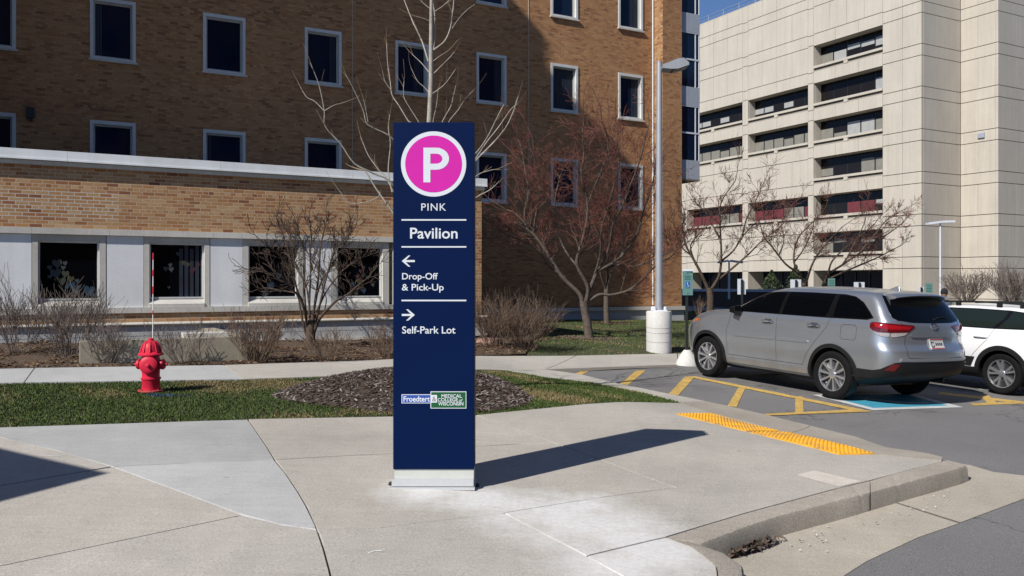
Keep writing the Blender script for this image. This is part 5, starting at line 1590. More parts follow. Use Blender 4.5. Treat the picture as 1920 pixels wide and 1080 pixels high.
def arrow(x0, x1, y0, y1, right):
    yc = (y0 + y1) / 2; t = 1.9
    fx = (lambda x: x) if right else (lambda x: x0 + x1 - x)
    qs = [[(x0, yc - t), (x1 - 2.2, yc - t), (x1 - 2.2, yc + t), (x0, yc + t)],
          [(x1 - 12.5, y0), (x1, yc), (x1 - 3.2, yc + 2.2), (x1 - 16.2, y0)], [(x1 - 12.5, y1), (x1, yc), (x1 - 3.2, yc - 2.2), (x1 - 16.2, y1)]]
    V = []; Fc = []
    for i, q in enumerate(qs):
        n = len(V); V += [(sp(fx(x), y)[0], SD - .002 - .0004 * i, sp(fx(x), y)[1]) for x, y in q]; Fc.append(tuple(range(n, n + 4)))
    return mk('arrow', V, Fc, SW, sign, fixn=True)
arrow(753.4, 777.8, 479, 500, False)
arrow(753.4, 777.8, 580, 601, True)
m = MB(); srect(m, 752.9, 808.4, 739.3, 756.2, .0015, -.0004); lb = m.build('logo_border', SW, sign)
m = MB(); srect(m, 754.2, 808.0, 740.6, 754.9, .0023, -.001); m.build('logo_field', M['logo_blue'], lb)
m = MB(); srect(m, 807.2, 874.4, 733.8, 765.8, .0028, -.001); lg = m.build('logo_border', SW, sign)
m = MB(); srect(m, 808.6, 873.0, 735.2, 764.4, .0036, -.0015); m.build('logo_field', M['logo_green'], lg)
m = MB(); srect(m, 808.4, 819.6, 740.4, 754.7, .0044, -.002); la = m.build('logo_ampersand_field', SW, sign)
text_part('Froedtert', (756.6, 742.8, 806, 753.2), 'lettering', SW, lb, .022, d=.0032)
text_part('&', (810.4, 743.5, 817.8, 752.5), 'lettering', M['cast_dark'], la, .0, d=.0052)
text_part('MEDICAL', (827.8, 739, 866, 745.6), 'lettering', SW, lg, .016, d=.0046)
text_part('COLLEGE', (821, 746.2, 858.5, 752.6), 'lettering', SW, lg, .016, d=.0050)
text_part('of', (860.5, 747.5, 867.8, 752.8), 'lettering', SW, lg, .01, d=.0050, shear=.2)
text_part('WISCONSIN', (821.6, 753.2, 868.9, 760.2), 'lettering', SW, lg, .016, d=.0046)

# ------------------------------------------------------------------ fire hydrant with flag rod
hx, hy = gp(283, 734); hz = elev(hx, hy); hs = hy / F          # metres per photo pixel at the hydrant
hyd = thing('fire_hydrant', (hx, hy, hz), 'red fire hydrant with a striped flag rod on the grass strip', 'hydrant')
def H_(lst): return [(r * hs, h * hs) for r, h in lst]
m = MB(); m.lathe(H_([(23, 0), (23, 1.6), (22, 2.6), (17, 3)]), (hx, hy, hz + .005), 20)
for i in range(8):
    a = i * math.pi / 4 + .3; m.lathe(H_([(2, 0), (2, 5)]), (hx + 20 * hs * math.cos(a), hy + 20 * hs * math.sin(a), hz), 6)
m.build('ground_flange', M['hydrant_dull'], hyd, smooth=True)
m = MB(); m.lathe(H_([(16, 2.5), (16, 22), (16.8, 23), (17.8, 24), (17.8, 26.5), (15.6, 27), (15.6, 31), (16, 40), (17.5, 44), (18, 52), (17, 58), (15, 64), (15.5, 67)]), (hx, hy, hz), 28); m.build('barrel', M['hydrant'], hyd, smooth=True, angle=40)
m = MB(); m.lathe(H_([(15.4, 66.8), (22.5, 68), (22.8, 70.5), (20, 73), (17, 75), (16.2, 82), (14, 89), (9, 94), (5, 96), (5, 99), (3.4, 100.5)]), (hx, hy, hz), 28)
for i in range(10):
    a = i * math.pi / 5
    P = [(hx + hs * r * math.cos(a), hy + hs * r * math.sin(a), hz + hs * h) for r, h in ((19, 74), (17.4, 80), (15.2, 88), (9.5, 94.5))]
    m.tube(P, [1.3 * hs, 1.3 * hs, 1.1 * hs, .7 * hs], 5)
m.build('bonnet', M['hydrant'], hyd, smooth=True, angle=40)
def cap(dirv, c, r, l, nut):
    m = MB(); d = Vector(dirv)
    m.lathe(H_([(r * .78, 8), (r * .78, l - 4), (r, l - 3.5), (r * 1.02, l), (r * .85, l + 2), (r * .5, l + 3), (nut, l + 3.2), (nut, l + 7), (nut * .7, l + 7.6)]), c, 18, d)
    m.build('outlet_cap', M['hydrant'], hyd, smooth=True, angle=35)
hc = (hx, hy, hz + 51 * hs)
cap((.18, -1, 0), hc, 16, 21, 3.4); cap((-1, .05, 0), hc, 9.5, 24, 2.6); cap((1, -.05, 0), hc, 9.5, 24, 2.6)
fl = 0; z0 = hz + 97 * hs; fx, fy = hx + 3.5 * hs, hy
for (y0, y1, c) in ((639, 590, 'flag_white'), (590, 582, 'flag_red'), (582, 551, 'flag_white'), (551, 537, 'flag_red'), (537, 518, 'flag_white'), (518, 506, 'flag_red'), (506, 487, 'flag_white'), (487, 474, 'flag_red')):
    za, zb = CZ - (y0 - HY) * hs, CZ - (y1 - HY) * hs
    m = MB(); lx = -.0
    m.tube([(fx + (za - z0) * .004, fy, za), (fx + (zb - z0) * .004, fy, zb)], 1.35 * hs if c == 'flag_red' and y0 < 560 else .95 * hs, 8); m.build('flag_rod', M[c], hyd, smooth=True)

# ------------------------------------------------------------------ lamps
lx, ly = gp(1235.5, 658); lz = elev(lx, ly); ls = ly / F
lamp = thing('light_pole', (lx, ly, lz), 'grey parking lot light pole on a round white concrete base', 'street lamp')
m = MB(); m.lathe([(23.6 * ls, -.1), (23.6 * ls, 74 * ls), (23 * ls, 75.5 * ls), (22 * ls, 76 * ls)], (lx, ly, lz), 36); m.build('concrete_base', M['white_concrete'], lamp, smooth=True)
m = MB()
for k in range(3):
    zz = lz + (20 + k * 14 + (0, 3, -2)[k]) * ls; P = [(lx + 23.7 * ls * math.cos(a * .3), ly + 23.7 * ls * math.sin(a * .3), zz + math.sin(a * .3) * 2.2 * ls) for a in range(22)]
    m.tube(P, .35 * ls, 4)
m.build('form_seam', M['cast_dark'], lamp)
zt = lz + 76 * ls
m = MB(); m.box((lx, ly, zt + .012), (.32, .32, .024))
for a, b in ((1, 1), (1, -1), (-1, 1), (-1, -1)): m.lathe([(.035, 0), (.035, .06), (.02, .075)], (lx + a * .12, ly + b * .12, zt + .024), 6)
m.build('base_plate', M['galv_light'], lamp)
ztop_ = CZ + (HY - 117) * ls
m = MB(); m.tube([(lx, ly, zt), (lx + .01, ly, ztop_)], [7.2 * ls, 5.2 * ls], 20); m.lathe([(5.6 * ls, 0), (5.6 * ls, 1.5 * ls), (3 * ls, 2.4 * ls)], (lx + .01, ly, ztop_), 16); m.build('pole', M['galv'], lamp, smooth=True, angle=40)
# shoebox luminaire
def LP(px, py, d=0): return Vector(((px - 960) / F * ly, ly + d, CZ - (py - HY) * ls))
m = MB()
A = [LP(1241, 123), LP(1254, 118.5), LP(1268, 112.5), LP(1280, 111), LP(1290, 119.5), LP(1290, 124), LP(1270, 131), LP(1258, 131.5), LP(1241, 130)]
m.prism(A, (0, -.13, 0), (0, .26, 0))
m.build('lamp_head', M['galv'], lamp)
m = MB(); m.prism([LP(1259, 131.8), LP(1288, 125), LP(1287, 126.5), LP(1262, 133)], (0, -.10, 0), (0, .22, 0)); m.build('lamp_lens', M['lens'], lamp)
def far_lamp(label, px, ybase, ytop, D, heads, w):
    b = at(px, ybase, D)
    t = thing('light_pole', (b.x, b.y, b.z - .4), label, 'street lamp')
    m = MB(); m.tube([(b.x, b.y, b.z - .4), (b.x, b.y, CZ - (ytop - HY) * D / F)], [w * D / F, w * .8 * D / F], 12); m.build('pole', M['galv_light'], t, smooth=True)
    for (x0, y0, x1, y1) in heads:
        a, c = at(x0, y0, D), at(x1, y1, D)
        d = (c - a).normalized(); n = Vector((0, 1, 0)); u_ = d.cross(n)
        m = MB(); m.box((a + c) / 2, ((c - a).length, .36, .11), (d, n, u_)); m.build('lamp_head', M['galv_light'], t)
far_lamp('twin-headed white light pole before the pale corner tower', 1763, 556, 415, 46, [(1738, 419.5, 1761, 416.5), (1765, 416, 1788, 415.5)], 1.7)
far_lamp('small bluish light pole before the arcade, behind the bare tree', 1367, 548, 489, 50, [(1346, 492, 1365, 489), (1369, 489, 1392, 492)], 2.0)

# ------------------------------------------------------------------ parking signs
def plate(m, c, w, h, ang, th=.006):
    d = Vector((math.cos(ang), math.sin(ang), 0)); n = Vector((-d.y, d.x, 0))
    m.box(c, (w, th, h), (d, n, Vector((0, 0, 1))))
    return d, n
wx, wy = gp0(1289, 684); wz_ = plane(wx, wy) ; ws = wy / F
rs_ = thing('parking_sign', (wx, wy, wz_), 'pale green accessible parking sign on a black post beside the silver car', 'sign', 'parking signs')
m = MB(); m.lathe([(22 * ws, -.02), (21.5 * ws, 4 * ws), (19 * ws, 9 * ws), (13 * ws, 20 * ws), (8 * ws, 26 * ws), (6.5 * ws, 28 * ws)], (wx, wy, wz_), 20); m.build('concrete_foot', M['white_concrete'], rs_, smooth=True, angle=45)
m = MB(); m.box((wx - 1.5 * ws, wy, wz_ + 95 * ws), (4.6 * ws, 4.6 * ws, 150 * ws)); m.build('post', M['black_post'], rs_)
ang = R(8)
cz_ = CZ - (531 - HY) * ws
m = MB(); d, n = plate(m, Vector((wx - .5 * ws, wy - 4 * ws, cz_)), 20 * ws, 45 * ws, ang); pl = m.build('plate', M['green_sign'], rs_)
c0 = Vector((wx - .5 * ws, wy - 4 * ws, cz_)) - n * .006
m = MB(); m.box(c0 + Vector((0, 0, -3 * ws)), (7.5 * ws, .003, 12 * ws), (d, n, Vector((0, 0, 1)))); bm_ = m.build('blue_square', M['blue_mark'], pl)
cc = c0 - n * .003 + Vector((0, 0, -3 * ws))
m = MB(); m.box(cc + Vector((0, 0, 4 * ws)) - d * .4 * ws, (1.6 * ws, .002, 1.6 * ws), (d, n, Vector((0, 0, 1)))); m.box(cc + Vector((0, 0, 1 * ws)) - d * .4 * ws, (1.1 * ws, .002, 3.6 * ws), (d, n, Vector((0, 0, 1))))
m.tube([cc + d * (2.3 * ws * math.cos(t * .4)) + Vector((0, 0, -2.2 * ws + 2.3 * ws * math.sin(t * .4))) for t in range(-7, 5)], .35 * ws, 4); m.build('wheelchair_symbol', SW, pl)
m = MB(); m.box(c0 + Vector((0, 0, 19 * ws)), (1.4 * ws, .003, 3 * ws), (d, n, Vector((0, 0, 1)))); m.box(c0 + Vector((0, 0, -19 * ws)), (1.4 * ws, .003, 3 * ws), (d, n, Vector((0, 0, 1))))
for k in range(3): m.box(c0 + Vector((0, 0, (13.5 - 3 * k) * ws)), (11 * ws, .003, 1.0 * ws), (d, n, Vector((0, 0, 1))))
m.build('green_marks', M['green_mark'], pl)
m = MB(); m.box(Vector((wx - .5 * ws, wy - 3 * ws, CZ - (506.5 - HY) * ws)), (19 * ws, 6 * ws, 4 * ws)); m.build('edge_highlight', M['sign_white'], rs_)  # white bar standing in for the bright highlight along the sign's top edge
def far_sign(label, px, y0, y1, w, D, kind):
    a = at(px, (y0 + y1) / 2, D); s = D / F
    gz_ = plane(a.x, a.y)
    t = thing('parking_sign', (a.x, a.y, gz_), label, 'sign', 'parking signs')
    m = MB(); m.box((a.x, a.y + (.03 if kind == 'green' else -.03), (gz_ + a.z + (y1 - y0) / 2 * s) / 2), (.05, .04, a.z + (y1 - y0) / 2 * s - gz_ - .02)); m.build('post', M['black_post'], t)
    m = MB(); d, n = plate(m, a, w * s, (y1 - y0) * s, R(6)); p = m.build('plate', M['green_sign' if kind == 'green' else 'sign_white'], t)
    b = a - n * .006
    ax = (d, n, Vector((0, 0, 1)))
    if kind == 'green':
        m = MB()
        for k in range(3): m.box(b + Vector((0, 0, (y1 - y0) * s * (.33 - .16 * k))), (w * s * .7, .004, 1.2 * s), ax)
        m.build('green_marks', M['green_mark'], p)
        m = MB(); m.box(b + Vector((0, 0, -(y1 - y0) * s * .3)), (w * s * .4, .004, (y1 - y0) * s * .3), ax); m.build('blue_square', M['blue_mark'], p)
    if kind == 'notice':
        m = MB()
        for k in range(4): m.box(b + d * (w * s * (-.3 + .2 * k)) + Vector((0, 0, (k % 2 - .5) * 3 * s)), (2.0 * s, .004, 4 * s), ax)
        m.build('dark_marks', M['lens'], p)
far_sign('white sign back on a post just ahead of the car windscreen', 1390.5, 523, 552, 16, 21, 'back')
far_sign('white sign back split by its post, seen above the car roof between two trees', 1492, 524, 552, 21, 23, 'back')
far_sign('small pale green sign over the middle of the silver car roof', 1559, 522, 548, 14, 24, 'green')
far_sign('white notice with dark marks above the car roof before the arcade', 1611, 529, 556, 21, 25, 'notice')
far_sign('narrow blank white sign above the rear of the silver car', 1727, 538, 562, 11, 27, 'back')
far_sign('pale green sign with blue square behind the silver car spoiler', 1742, 531, 560, 14, 27.5, 'green')

# ------------------------------------------------------------------ person behind the white car
PD = 22.0
ph = at(1770, 541, PD); pg = plane(ph.x, PD)
per = thing('person', (ph.x, PD, pg), 'person in a dark knit cap and grey jacket standing behind the white car', 'person')
hh = ph.z - pg
def P_(x, y, z): return (ph.x + x, PD + y, pg + z * hh)
def skin(name, pts, edges, rad, mat, root=0):
    b = BASE[per]
    me = bpy.data.meshes.new(name); me.from_pydata([(p[0] - b[0], p[1] - b[1], p[2] - b[2]) for p in pts], edges, [])
    o = bpy.data.objects.new(name, me); link(o, per)
    sk = o.modifiers.new('skin', 'SKIN'); sk.use_smooth_shade = True
    for i, r in enumerate(rad): me.skin_vertices[0].data[i].radius = r if isinstance(r, tuple) else (r, r)
    me.skin_vertices[0].data[root].use_root = True
    sb = o.modifiers.new('sub', 'SUBSURF'); sb.levels = 1; sb.render_levels = 2
    me.materials.append(mat)
    return o
J = pm('jacket_grey', (.10, .12, .14), .85, var=.2, scale=8); Kc = pm('knit_cap', (.012, .011, .012), .9, var=.2); TR = pm('trousers_dark', (.02, .022, .03), .85); SK = pm('skin', (.30, .17, .11), .6)
pts = [P_(0, 0, .53), P_(0, 0, .65), P_(0, 0, .77), P_(0, 0, .82), P_(0, -.01, .86), P_(.19, 0, .79), P_(.24, .02, .63), P_(.23, -.06, .48), P_(.23, -.08, .43), P_(-.19, 0, .79), P_(-.24, .02, .63), P_(-.23, -.06, .48), P_(-.23, -.08, .43),
       P_(.10, 0, .48), P_(.11, -.02, .27), P_(.11, .02, .04), P_(.12, -.10, .02), P_(-.10, 0, .48), P_(-.11, -.02, .27), P_(-.11, .02, .04), P_(-.12, -.10, .02)]
ed = [(0, 1), (1, 2), (2, 3), (3, 4), (2, 5), (5, 6), (6, 7), (7, 8), (2, 9), (9, 10), (10, 11), (11, 12), (0, 13), (13, 14), (14, 15), (15, 16), (0, 17), (17, 18), (18, 19), (19, 20)]
rad = [(.17, .13), (.17, .13), (.18, .12), .07, .06, .075, .06, .045, .045, .075, .06, .045, .045, .10, .075, .05, .04, .10, .075, .05, .04]
skin('body', pts, ed, rad, J)
hc_ = Vector(P_(0, -.01, .93))
def blob(name, c, r, mat, cut=None):
    m = MB(); prof = []
    for i in range(13):
        t = -math.pi / 2 + math.pi * i / 12
        prof.append((max(.002, r[0] * math.cos(t)), r[2] * math.sin(t)))
    if cut is not None: prof = [p for p in prof if p[1] >= cut]
    m.lathe(prof, c, 18); return m.build(name, mat, per, smooth=True, angle=80)
blob('head', hc_, (.078, .09, .115), SK)
blob('knit_cap', hc_ + Vector((0, 0, .012)), (.090, .1, .122), Kc, -.05)
blob('collar', Vector(P_(0, 0, .835)), (.10, .1, .05), J)
# gutter litter
gx_, gy_ = gp0(1400, 1042)
rr = random.Random(9)
def pile(rs):
    a = rs.gauss(0, 1); b = rs.gauss(0, 1)
    p0 = Vector(gp0(1392, 1040)); p1 = Vector(gp0(1436, 1022))
    q = p0.lerp(p1, .5 + a * .33) + Vector((b * .05, b * .03))
    return (q.x, q.y, plane(q.x, q.y) + .008 + abs(rs.gauss(0, .012)))
scatter('gutter_litter', 'heap of dead leaves and twigs in the gutter at the kerb corner', 'leaf litter', 260, pile, .055, [(.09, .07, .055), (.05, .04, .035), (.16, .13, .11), (.12, .08, .06)], M['chip'], 5, flat=.9)
def line_s(rs):
    t = rs.random(); p0 = Vector(gp0(1440, 1022)); p1 = Vector(gp0(1800, 905))
    q = p0.lerp(p1, t ** 1.3) + Vector((rs.uniform(-.02, .22), rs.uniform(-.25, .02)))
    return (q.x, q.y, plane(q.x, q.y) + .006)
scatter('gutter_grit', 'pale grit and twigs strewn along the gutter', 'grit', 60, line_s, .014, [(.5, .48, .42), (.4, .37, .32), (.10, .08, .06), (.6, .58, .55)], M['chip'], 6, aspect=(1, 2.5))
# ------------------------------------------------------------------ cars
class Pchip:
    def __init__(s, pts):
        x = np.array([p[0] for p in pts], float); y = np.array([p[1] for p in pts], float)
        h = np.diff(x); d = np.diff(y) / h; m = np.zeros(len(x))
        for i in range(1, len(x) - 1):
            if d[i - 1] * d[i] > 0:
                w1 = 2 * h[i] + h[i - 1]; w2 = h[i] + 2 * h[i - 1]
                m[i] = (w1 + w2) / (w1 / d[i - 1] + w2 / d[i])
        m[0], m[-1] = d[0], d[-1]
        s.x, s.y, s.m = x, y, m
    def __call__(s, t):
        t = min(max(t, s.x[0]), s.x[-1])
        i = int(min(np.searchsorted(s.x, t, 'right') - 1, len(s.x) - 2)); i = max(i, 0)
        h = s.x[i + 1] - s.x[i]; k = (t - s.x[i]) / h
        return ((1 + 2 * k) * (1 - k) ** 2 * s.y[i] + k * (1 - k) ** 2 * h * s.m[i] + k * k * (3 - 2 * k) * s.y[i + 1] + k * k * (k - 1) * h * s.m[i + 1])
class Car:
    NE = 2.7
    def __init__(s, xr, xf, w, wb, wheel_r, bulge=.018, crs=None, cfs=None, lift=None):
        zm = Pchip(lift)                 # moves the drawn profile heights to those measured on the car
        s.zm = zm
        xr, xf, w = [[(zm(z), k) for z, k in q] for q in (xr, xf, w)]
        s.xr, s.xf, s.w = Pchip(xr), Pchip(xf), Pchip(w); s.wb = wb; s.R = wheel_r; s.bulge = bulge
        s.cr = Pchip(crs or [(.2, .42), (1.09, .40), (1.26, .26), (1.6, .22), (1.75, .3)])
        s.cf = Pchip(cfs or [(.2, .9), (.95, .95), (1.14, 1.0), (1.28, .55), (1.6, .5), (1.75, .4)])
        s.zt = w[-1][0]
    def dims(s, z):
        a, b, w = s.xr(z), s.xf(z), max(s.w(z), .001)
        L = b - a
        cr, cf = min(s.cr(z), L * .45), min(s.cf(z), L * .45)
        return a, b, w, cr, cf
    def wid(s, x, z):
        a, b, w, cr, cf = s.dims(z)
        bl = 0
        if .25 < z < 1.12:
            g = math.exp(-((z - .78) / .22) ** 2)
            bl = s.bulge * g * (math.exp(-((x) / .55) ** 2) + .8 * math.exp(-((x - s.wb) / .5) ** 2)) - .010 * math.exp(-((z - .52) / .10) ** 2) * math.exp(-((x - s.wb / 2) / .8) ** 4)
        return w * (1 - .012 * ((x - 1.3) / 2.4) ** 2) + bl
    def side(s, x, z, off=0):
        a, b, w, cr, cf = s.dims(z)
        W = s.wid(x, z)
        if x < a + cr:
            t = min(1, (a + cr - x) / cr); W *= max(0, 1 - t ** s.NE) ** (1 / s.NE)
        if x > b - cf:
            t = min(1, (x - b + cf) / cf); W *= max(0, 1 - t ** s.NE) ** (1 / s.NE)
        return W + off
    def rear(s, y, z):
        a, b, w, cr, cf = s.dims(z)
        W = s.wid(a + cr, z)
        t = min(1, abs(y) / W)
        return a + cr - cr * max(0, 1 - t ** s.NE) ** (1 / s.NE)
    def front(s, y, z):
        a, b, w, cr, cf = s.dims(z)
        W = s.wid(b - cf, z); t = min(1, abs(y) / W)
        return b - cf + cf * max(0, 1 - t ** s.NE) ** (1 / s.NE)
    def corner(s, q, z):
        """q 0..1: from the side round the rear corner to the tail centre"""
        a, b, w, cr, cf = s.dims(z); W = s.wid(a + cr, z); f = q * math.pi / 2
        if q < 0: return Vector((a + cr - q * .6, s.side(a + cr - q * .6, z), z))
        return Vector((a + cr - cr * max(0, math.sin(f)) ** (2 / s.NE), W * max(0, math.cos(f)) ** (2 / s.NE), z))
    # maps (p, q) -> point
    def m_raw(s, sg=1): return lambda x, z: Vector((x, sg * s.side(x, z), z))
    def m_side(s, sg=1): return lambda x, z: Vector((x, sg * s.side(x, s.zm(z)), s.zm(z)))
    def m_rear(s): return lambda y, z: Vector((s.rear(y, s.zm(z)), y, s.zm(z)))
    def m_front(s): return lambda y, z: Vector((s.front(y, s.zm(z)), y, s.zm(z)))
    def m_corner(s, sg=1):
        def f(q, z):
            p = s.corner(q, s.zm(z)); return Vector((p.x, sg * p.y, p.z))
        return f
    def ring(s, z):
        a, b, w, cr, cf = s.dims(z)
        P = []
        for i in range(15):
            f = i / 14 * math.pi / 2
            W = s.wid(a + cr, z)
            P.append((a + cr - cr * math.cos(f) ** (2 / s.NE), W * math.sin(f) ** (2 / s.NE)))
        n = 44
        for i in range(1, n): 
            x = a + cr + (b - cf - a - cr) * i / n; P.append((x, s.wid(x, z)))
        W = s.wid(b - cf, z)
        for i in range(15):
            f = i / 14 * math.pi / 2
            P.append((b - cf + cf * math.sin(f) ** (2 / s.NE), W * math.cos(f) ** (2 / s.NE)))
        full = [(x, y, z) for x, y in P] + [(x, -y, z) for x, y in P[1:-1][::-1]]
        return full
    def body(s, parent, mats, zs, black):
        V = []; Fc = []; Mi = []
        zs = [s.zm(z) for z in zs]; rings = [s.ring(z) for z in zs]; n = len(rings[0])
        for r in rings: V += r
        for i in range(len(zs) - 1):
            for j in range(n):
                k = (j + 1) % n
                f = (i * n + j, i * n + k, (i + 1) * n + k, (i + 1) * n + j)
                c = sum((Vector(V[q]) for q in f), Vector()) / 4
                Fc.append(f); Mi.append(1 if black(c.x, abs(c.y), c.z) else 0)
        Fc.append(tuple(range(n))); Mi.append(1)
        Fc.append(tuple(range((len(zs) - 1) * n, len(zs) * n))[::-1]); Mi.append(0)
        me = mesh('body', V, Fc, mats, mi=Mi)
        bm = bmesh.new(); bm.from_mesh(me)
        bmesh.ops.remove_doubles(bm, verts=bm.verts, dist=1e-5)
        bmesh.ops.recalc_face_normals(bm, faces=bm.faces); bm.to_mesh(me); bm.free()
        o = bpy.data.objects.new('body', me); COL.objects.link(o)
        cut = MB()
        for x in (0, s.wb):
            for sg in (1, -1):
                cut.lathe([(s.R + .055, 0), (s.R + .055, .7)], (x, sg * .52 if sg > 0 else -1.22, s.R), 40, (0, 1, 0))
        co = mk('cut', cut.V, cut.F, mats, mi=[1] * len(cut.F), fixn=True)
        bo = o.modifiers.new('b', 'BOOLEAN'); bo.object = co; bo.operation = 'DIFFERENCE'; bo.solver = 'EXACT'
        dg = bpy.context.evaluated_depsgraph_get(); dg.update()
        me2 = bpy.data.meshes.new_from_object(o.evaluated_get(dg))
        bpy.data.objects.remove(o); bpy.data.objects.remove(co)
        me2.polygons.foreach_set('use_smooth', [True] * len(me2.polygons)); me2.set_sharp_from_angle(angle=R(38))
        b = bpy.data.objects.new('body', me2); link(b, parent); return b
def normal(fm, a, b, ref):
    e = .004
    d1 = fm(a + e, b) - fm(a - e, b); d2 = fm(a, b + e) - fm(a, b - e)
    n = d1.cross(d2)
    if n.length < 1e-12: return Vector((0, 0, 0))
    n.normalize()
    return n if n.dot(ref(fm(a, b))) > 0 else -n
CREF = lambda p: Vector((p.x - 1.3 if abs(p.x - 1.3) > 1.5 else 0, p.y * 3, max(0, p.z - .9)))
def conform(name, poly, fm, off, mat, parent, cell=.06, thick=.012, smooth=True, ref=CREF):
    """a panel cut to a 2-D outline and laid onto a body surface"""
    bm = bmesh.new()
    bm.faces.new([bm.verts.new((p[0], p[1], 0)) for p in poly])
    for a in (0, 1):
        lo = min(p[a] for p in poly); hi = max(p[a] for p in poly); t = math.floor(lo / cell) * cell + cell
        while t < hi:
            bmesh.ops.bisect_plane(bm, geom=list(bm.verts) + list(bm.edges) + list(bm.faces), plane_co=(t, 0, 0) if a == 0 else (0, t, 0), plane_no=(1, 0, 0) if a == 0 else (0, 1, 0))
            t += cell
    be = [e for e in bm.edges if e.is_boundary]
    ret = bmesh.ops.extrude_edge_only(bm, edges=be)
    sk = set(g for g in ret['geom'] if isinstance(g, bmesh.types.BMVert))
    for v in list(bm.verts):
        a, b = v.co.x, v.co.y
        v.co = fm(a, b) + normal(fm, a, b, ref) * ((off - thick) if v in sk else off)
    bmesh.ops.recalc_face_normals(bm, faces=bm.faces)
    me = bpy.data.meshes.new(name); bm.to_mesh(me); bm.free()
    me.materials.append(mat)
    if smooth:
        me.polygons.foreach_set('use_smooth', [True] * len(me.polygons)); me.set_sharp_from_angle(angle=R(35))
    o = bpy.data.objects.new(name, me); link(o, parent); return o
def seam(m, pts, fm, w=.006, off=.0022, n=10, ref=CREF):
    """thin dark line along a surface"""
    P = []
    for (a, b) in zip(pts[:-1], pts[1:]):
        for i in range(n): P.append((a[0] + (b[0] - a[0]) * i / n, a[1] + (b[1] - a[1]) * i / n))
    P.append(pts[-1])
    V = []; Fc = []
    for i, (a, b) in enumerate(P):
        q0 = P[max(0, i - 1)]; q1 = P[min(len(P) - 1, i + 1)]
        dx, dy = q1[0] - q0[0], q1[1] - q0[1]; L = math.hypot(dx, dy) or 1; nx, ny = -dy / L * w / 2, dx / L * w / 2
        for sg in (1, -1):
            aa, bb = a + nx * sg, b + ny * sg
            V.append(fm(aa, bb) + normal(fm, aa, bb, ref) * off)
    for i in range(len(P) - 1): Fc.append((2 * i, 2 * i + 2, 2 * i + 3, 2 * i + 1))
    m.add(V, Fc)
def rounded(x0, x1, z0, z1, r, n=4):
    P = []
    for cx, cz, a0 in ((x1 - r, z1 - r, 0), (x0 + r, z1 - r, 90), (x0 + r, z0 + r, 180), (x1 - r, z0 + r, 270)):
        for i in range(n + 1):
            a = R(a0 + 90 * i / n); P.append((cx + r * math.cos(a), cz + r * math.sin(a)))
    return P
MT = {}
def paint_mat(name, col, metal, rough):
    m, nt, bs = nodes(name)
    co = N(nt, 'ShaderNodeTexCoord').outputs['Object']
    c = ramp(nt, noise(nt, co, 900, 1), .3, .7, tuple(x * .88 for x in col), tuple(min(1, x * 1.1) for x in col))
    sx = N(nt, 'ShaderNodeSeparateXYZ'); nt.links.new(co, sx.inputs[0])
    low = ramp(nt, sx.outputs[2], .25, .75, (1, 1, 1), (0, 0, 0))
    dust = math_(nt, 'MULTIPLY', ramp(nt, noise(nt, co, 3.0, 6), .35, .75), math_(nt, 'ADD', math_(nt, 'MULTIPLY', low, .5), .08))
    c = mixc(nt, dust, c, (.24, .21, .17))
    nt.links.new(c, bs.inputs['Base Color'])
    bs.inputs['Metallic'].default_value = metal; bs.inputs['Roughness'].default_value = rough
    bs.inputs['Coat Weight'].default_value = .55; bs.inputs['Coat Roughness'].default_value = .05
    return m
MT['silver'] = paint_mat('silver_car_paint', (.455, .485, .525), .82, .33)
MT['white'] = paint_mat('white_car_paint', (.74, .75, .76), 0, .35)
MT['plastic'] = pm('car_black_plastic', (.010, .0105, .0115), .6, var=.15, scale=5, wpos=False, spec=.25)
MT['gloss'] = pm('car_gloss_black', (.006, .006, .007), .15, var=.1)
MT['glass'] = glass_dark('car_tinted_glass', (.0015, .002, .003), .03, .22)
MT['glass2'] = glass_dark('car_green_glass', (.012, .018, .016), .03, .45)
MT['seam'] = pm('car_seam', (.035, .036, .038), .7)
MT['tyre'] = pm('tyre_rubber', (.006, .006, .0065), .9, var=.25, scale=12, wpos=False, spec=.2)
MT['rim'] = pm('alloy_machined', (.62, .63, .65), .25, metal=.85, var=.05, wpos=False)
MT['rimdark'] = pm('alloy_dark', (.035, .037, .04), .4, metal=.4, var=.1, wpos=False)
MT['chrome'] = pm('chrome', (.75, .76, .78), .12, metal=1.0, var=.02)
MT['red'] = pm('lamp_red', (.30, .006, .010), .12, var=.1, coat=.6)
MT['redd'] = pm('lamp_red_dark', (.10, .004, .006), .12, var=.1, coat=.6)
MT['clear'] = pm('lamp_clear', (.34, .30, .29), .12, var=.2, scale=30, coat=.6)
MT['amber'] = pm('lamp_amber', (.55, .12, .015), .15, var=.1, coat=.6)
MT['platew'] = pm('plate_white', (.55, .55, .54), .5)
MT['plater'] = pm('plate_red', (.35, .05, .05), .5)
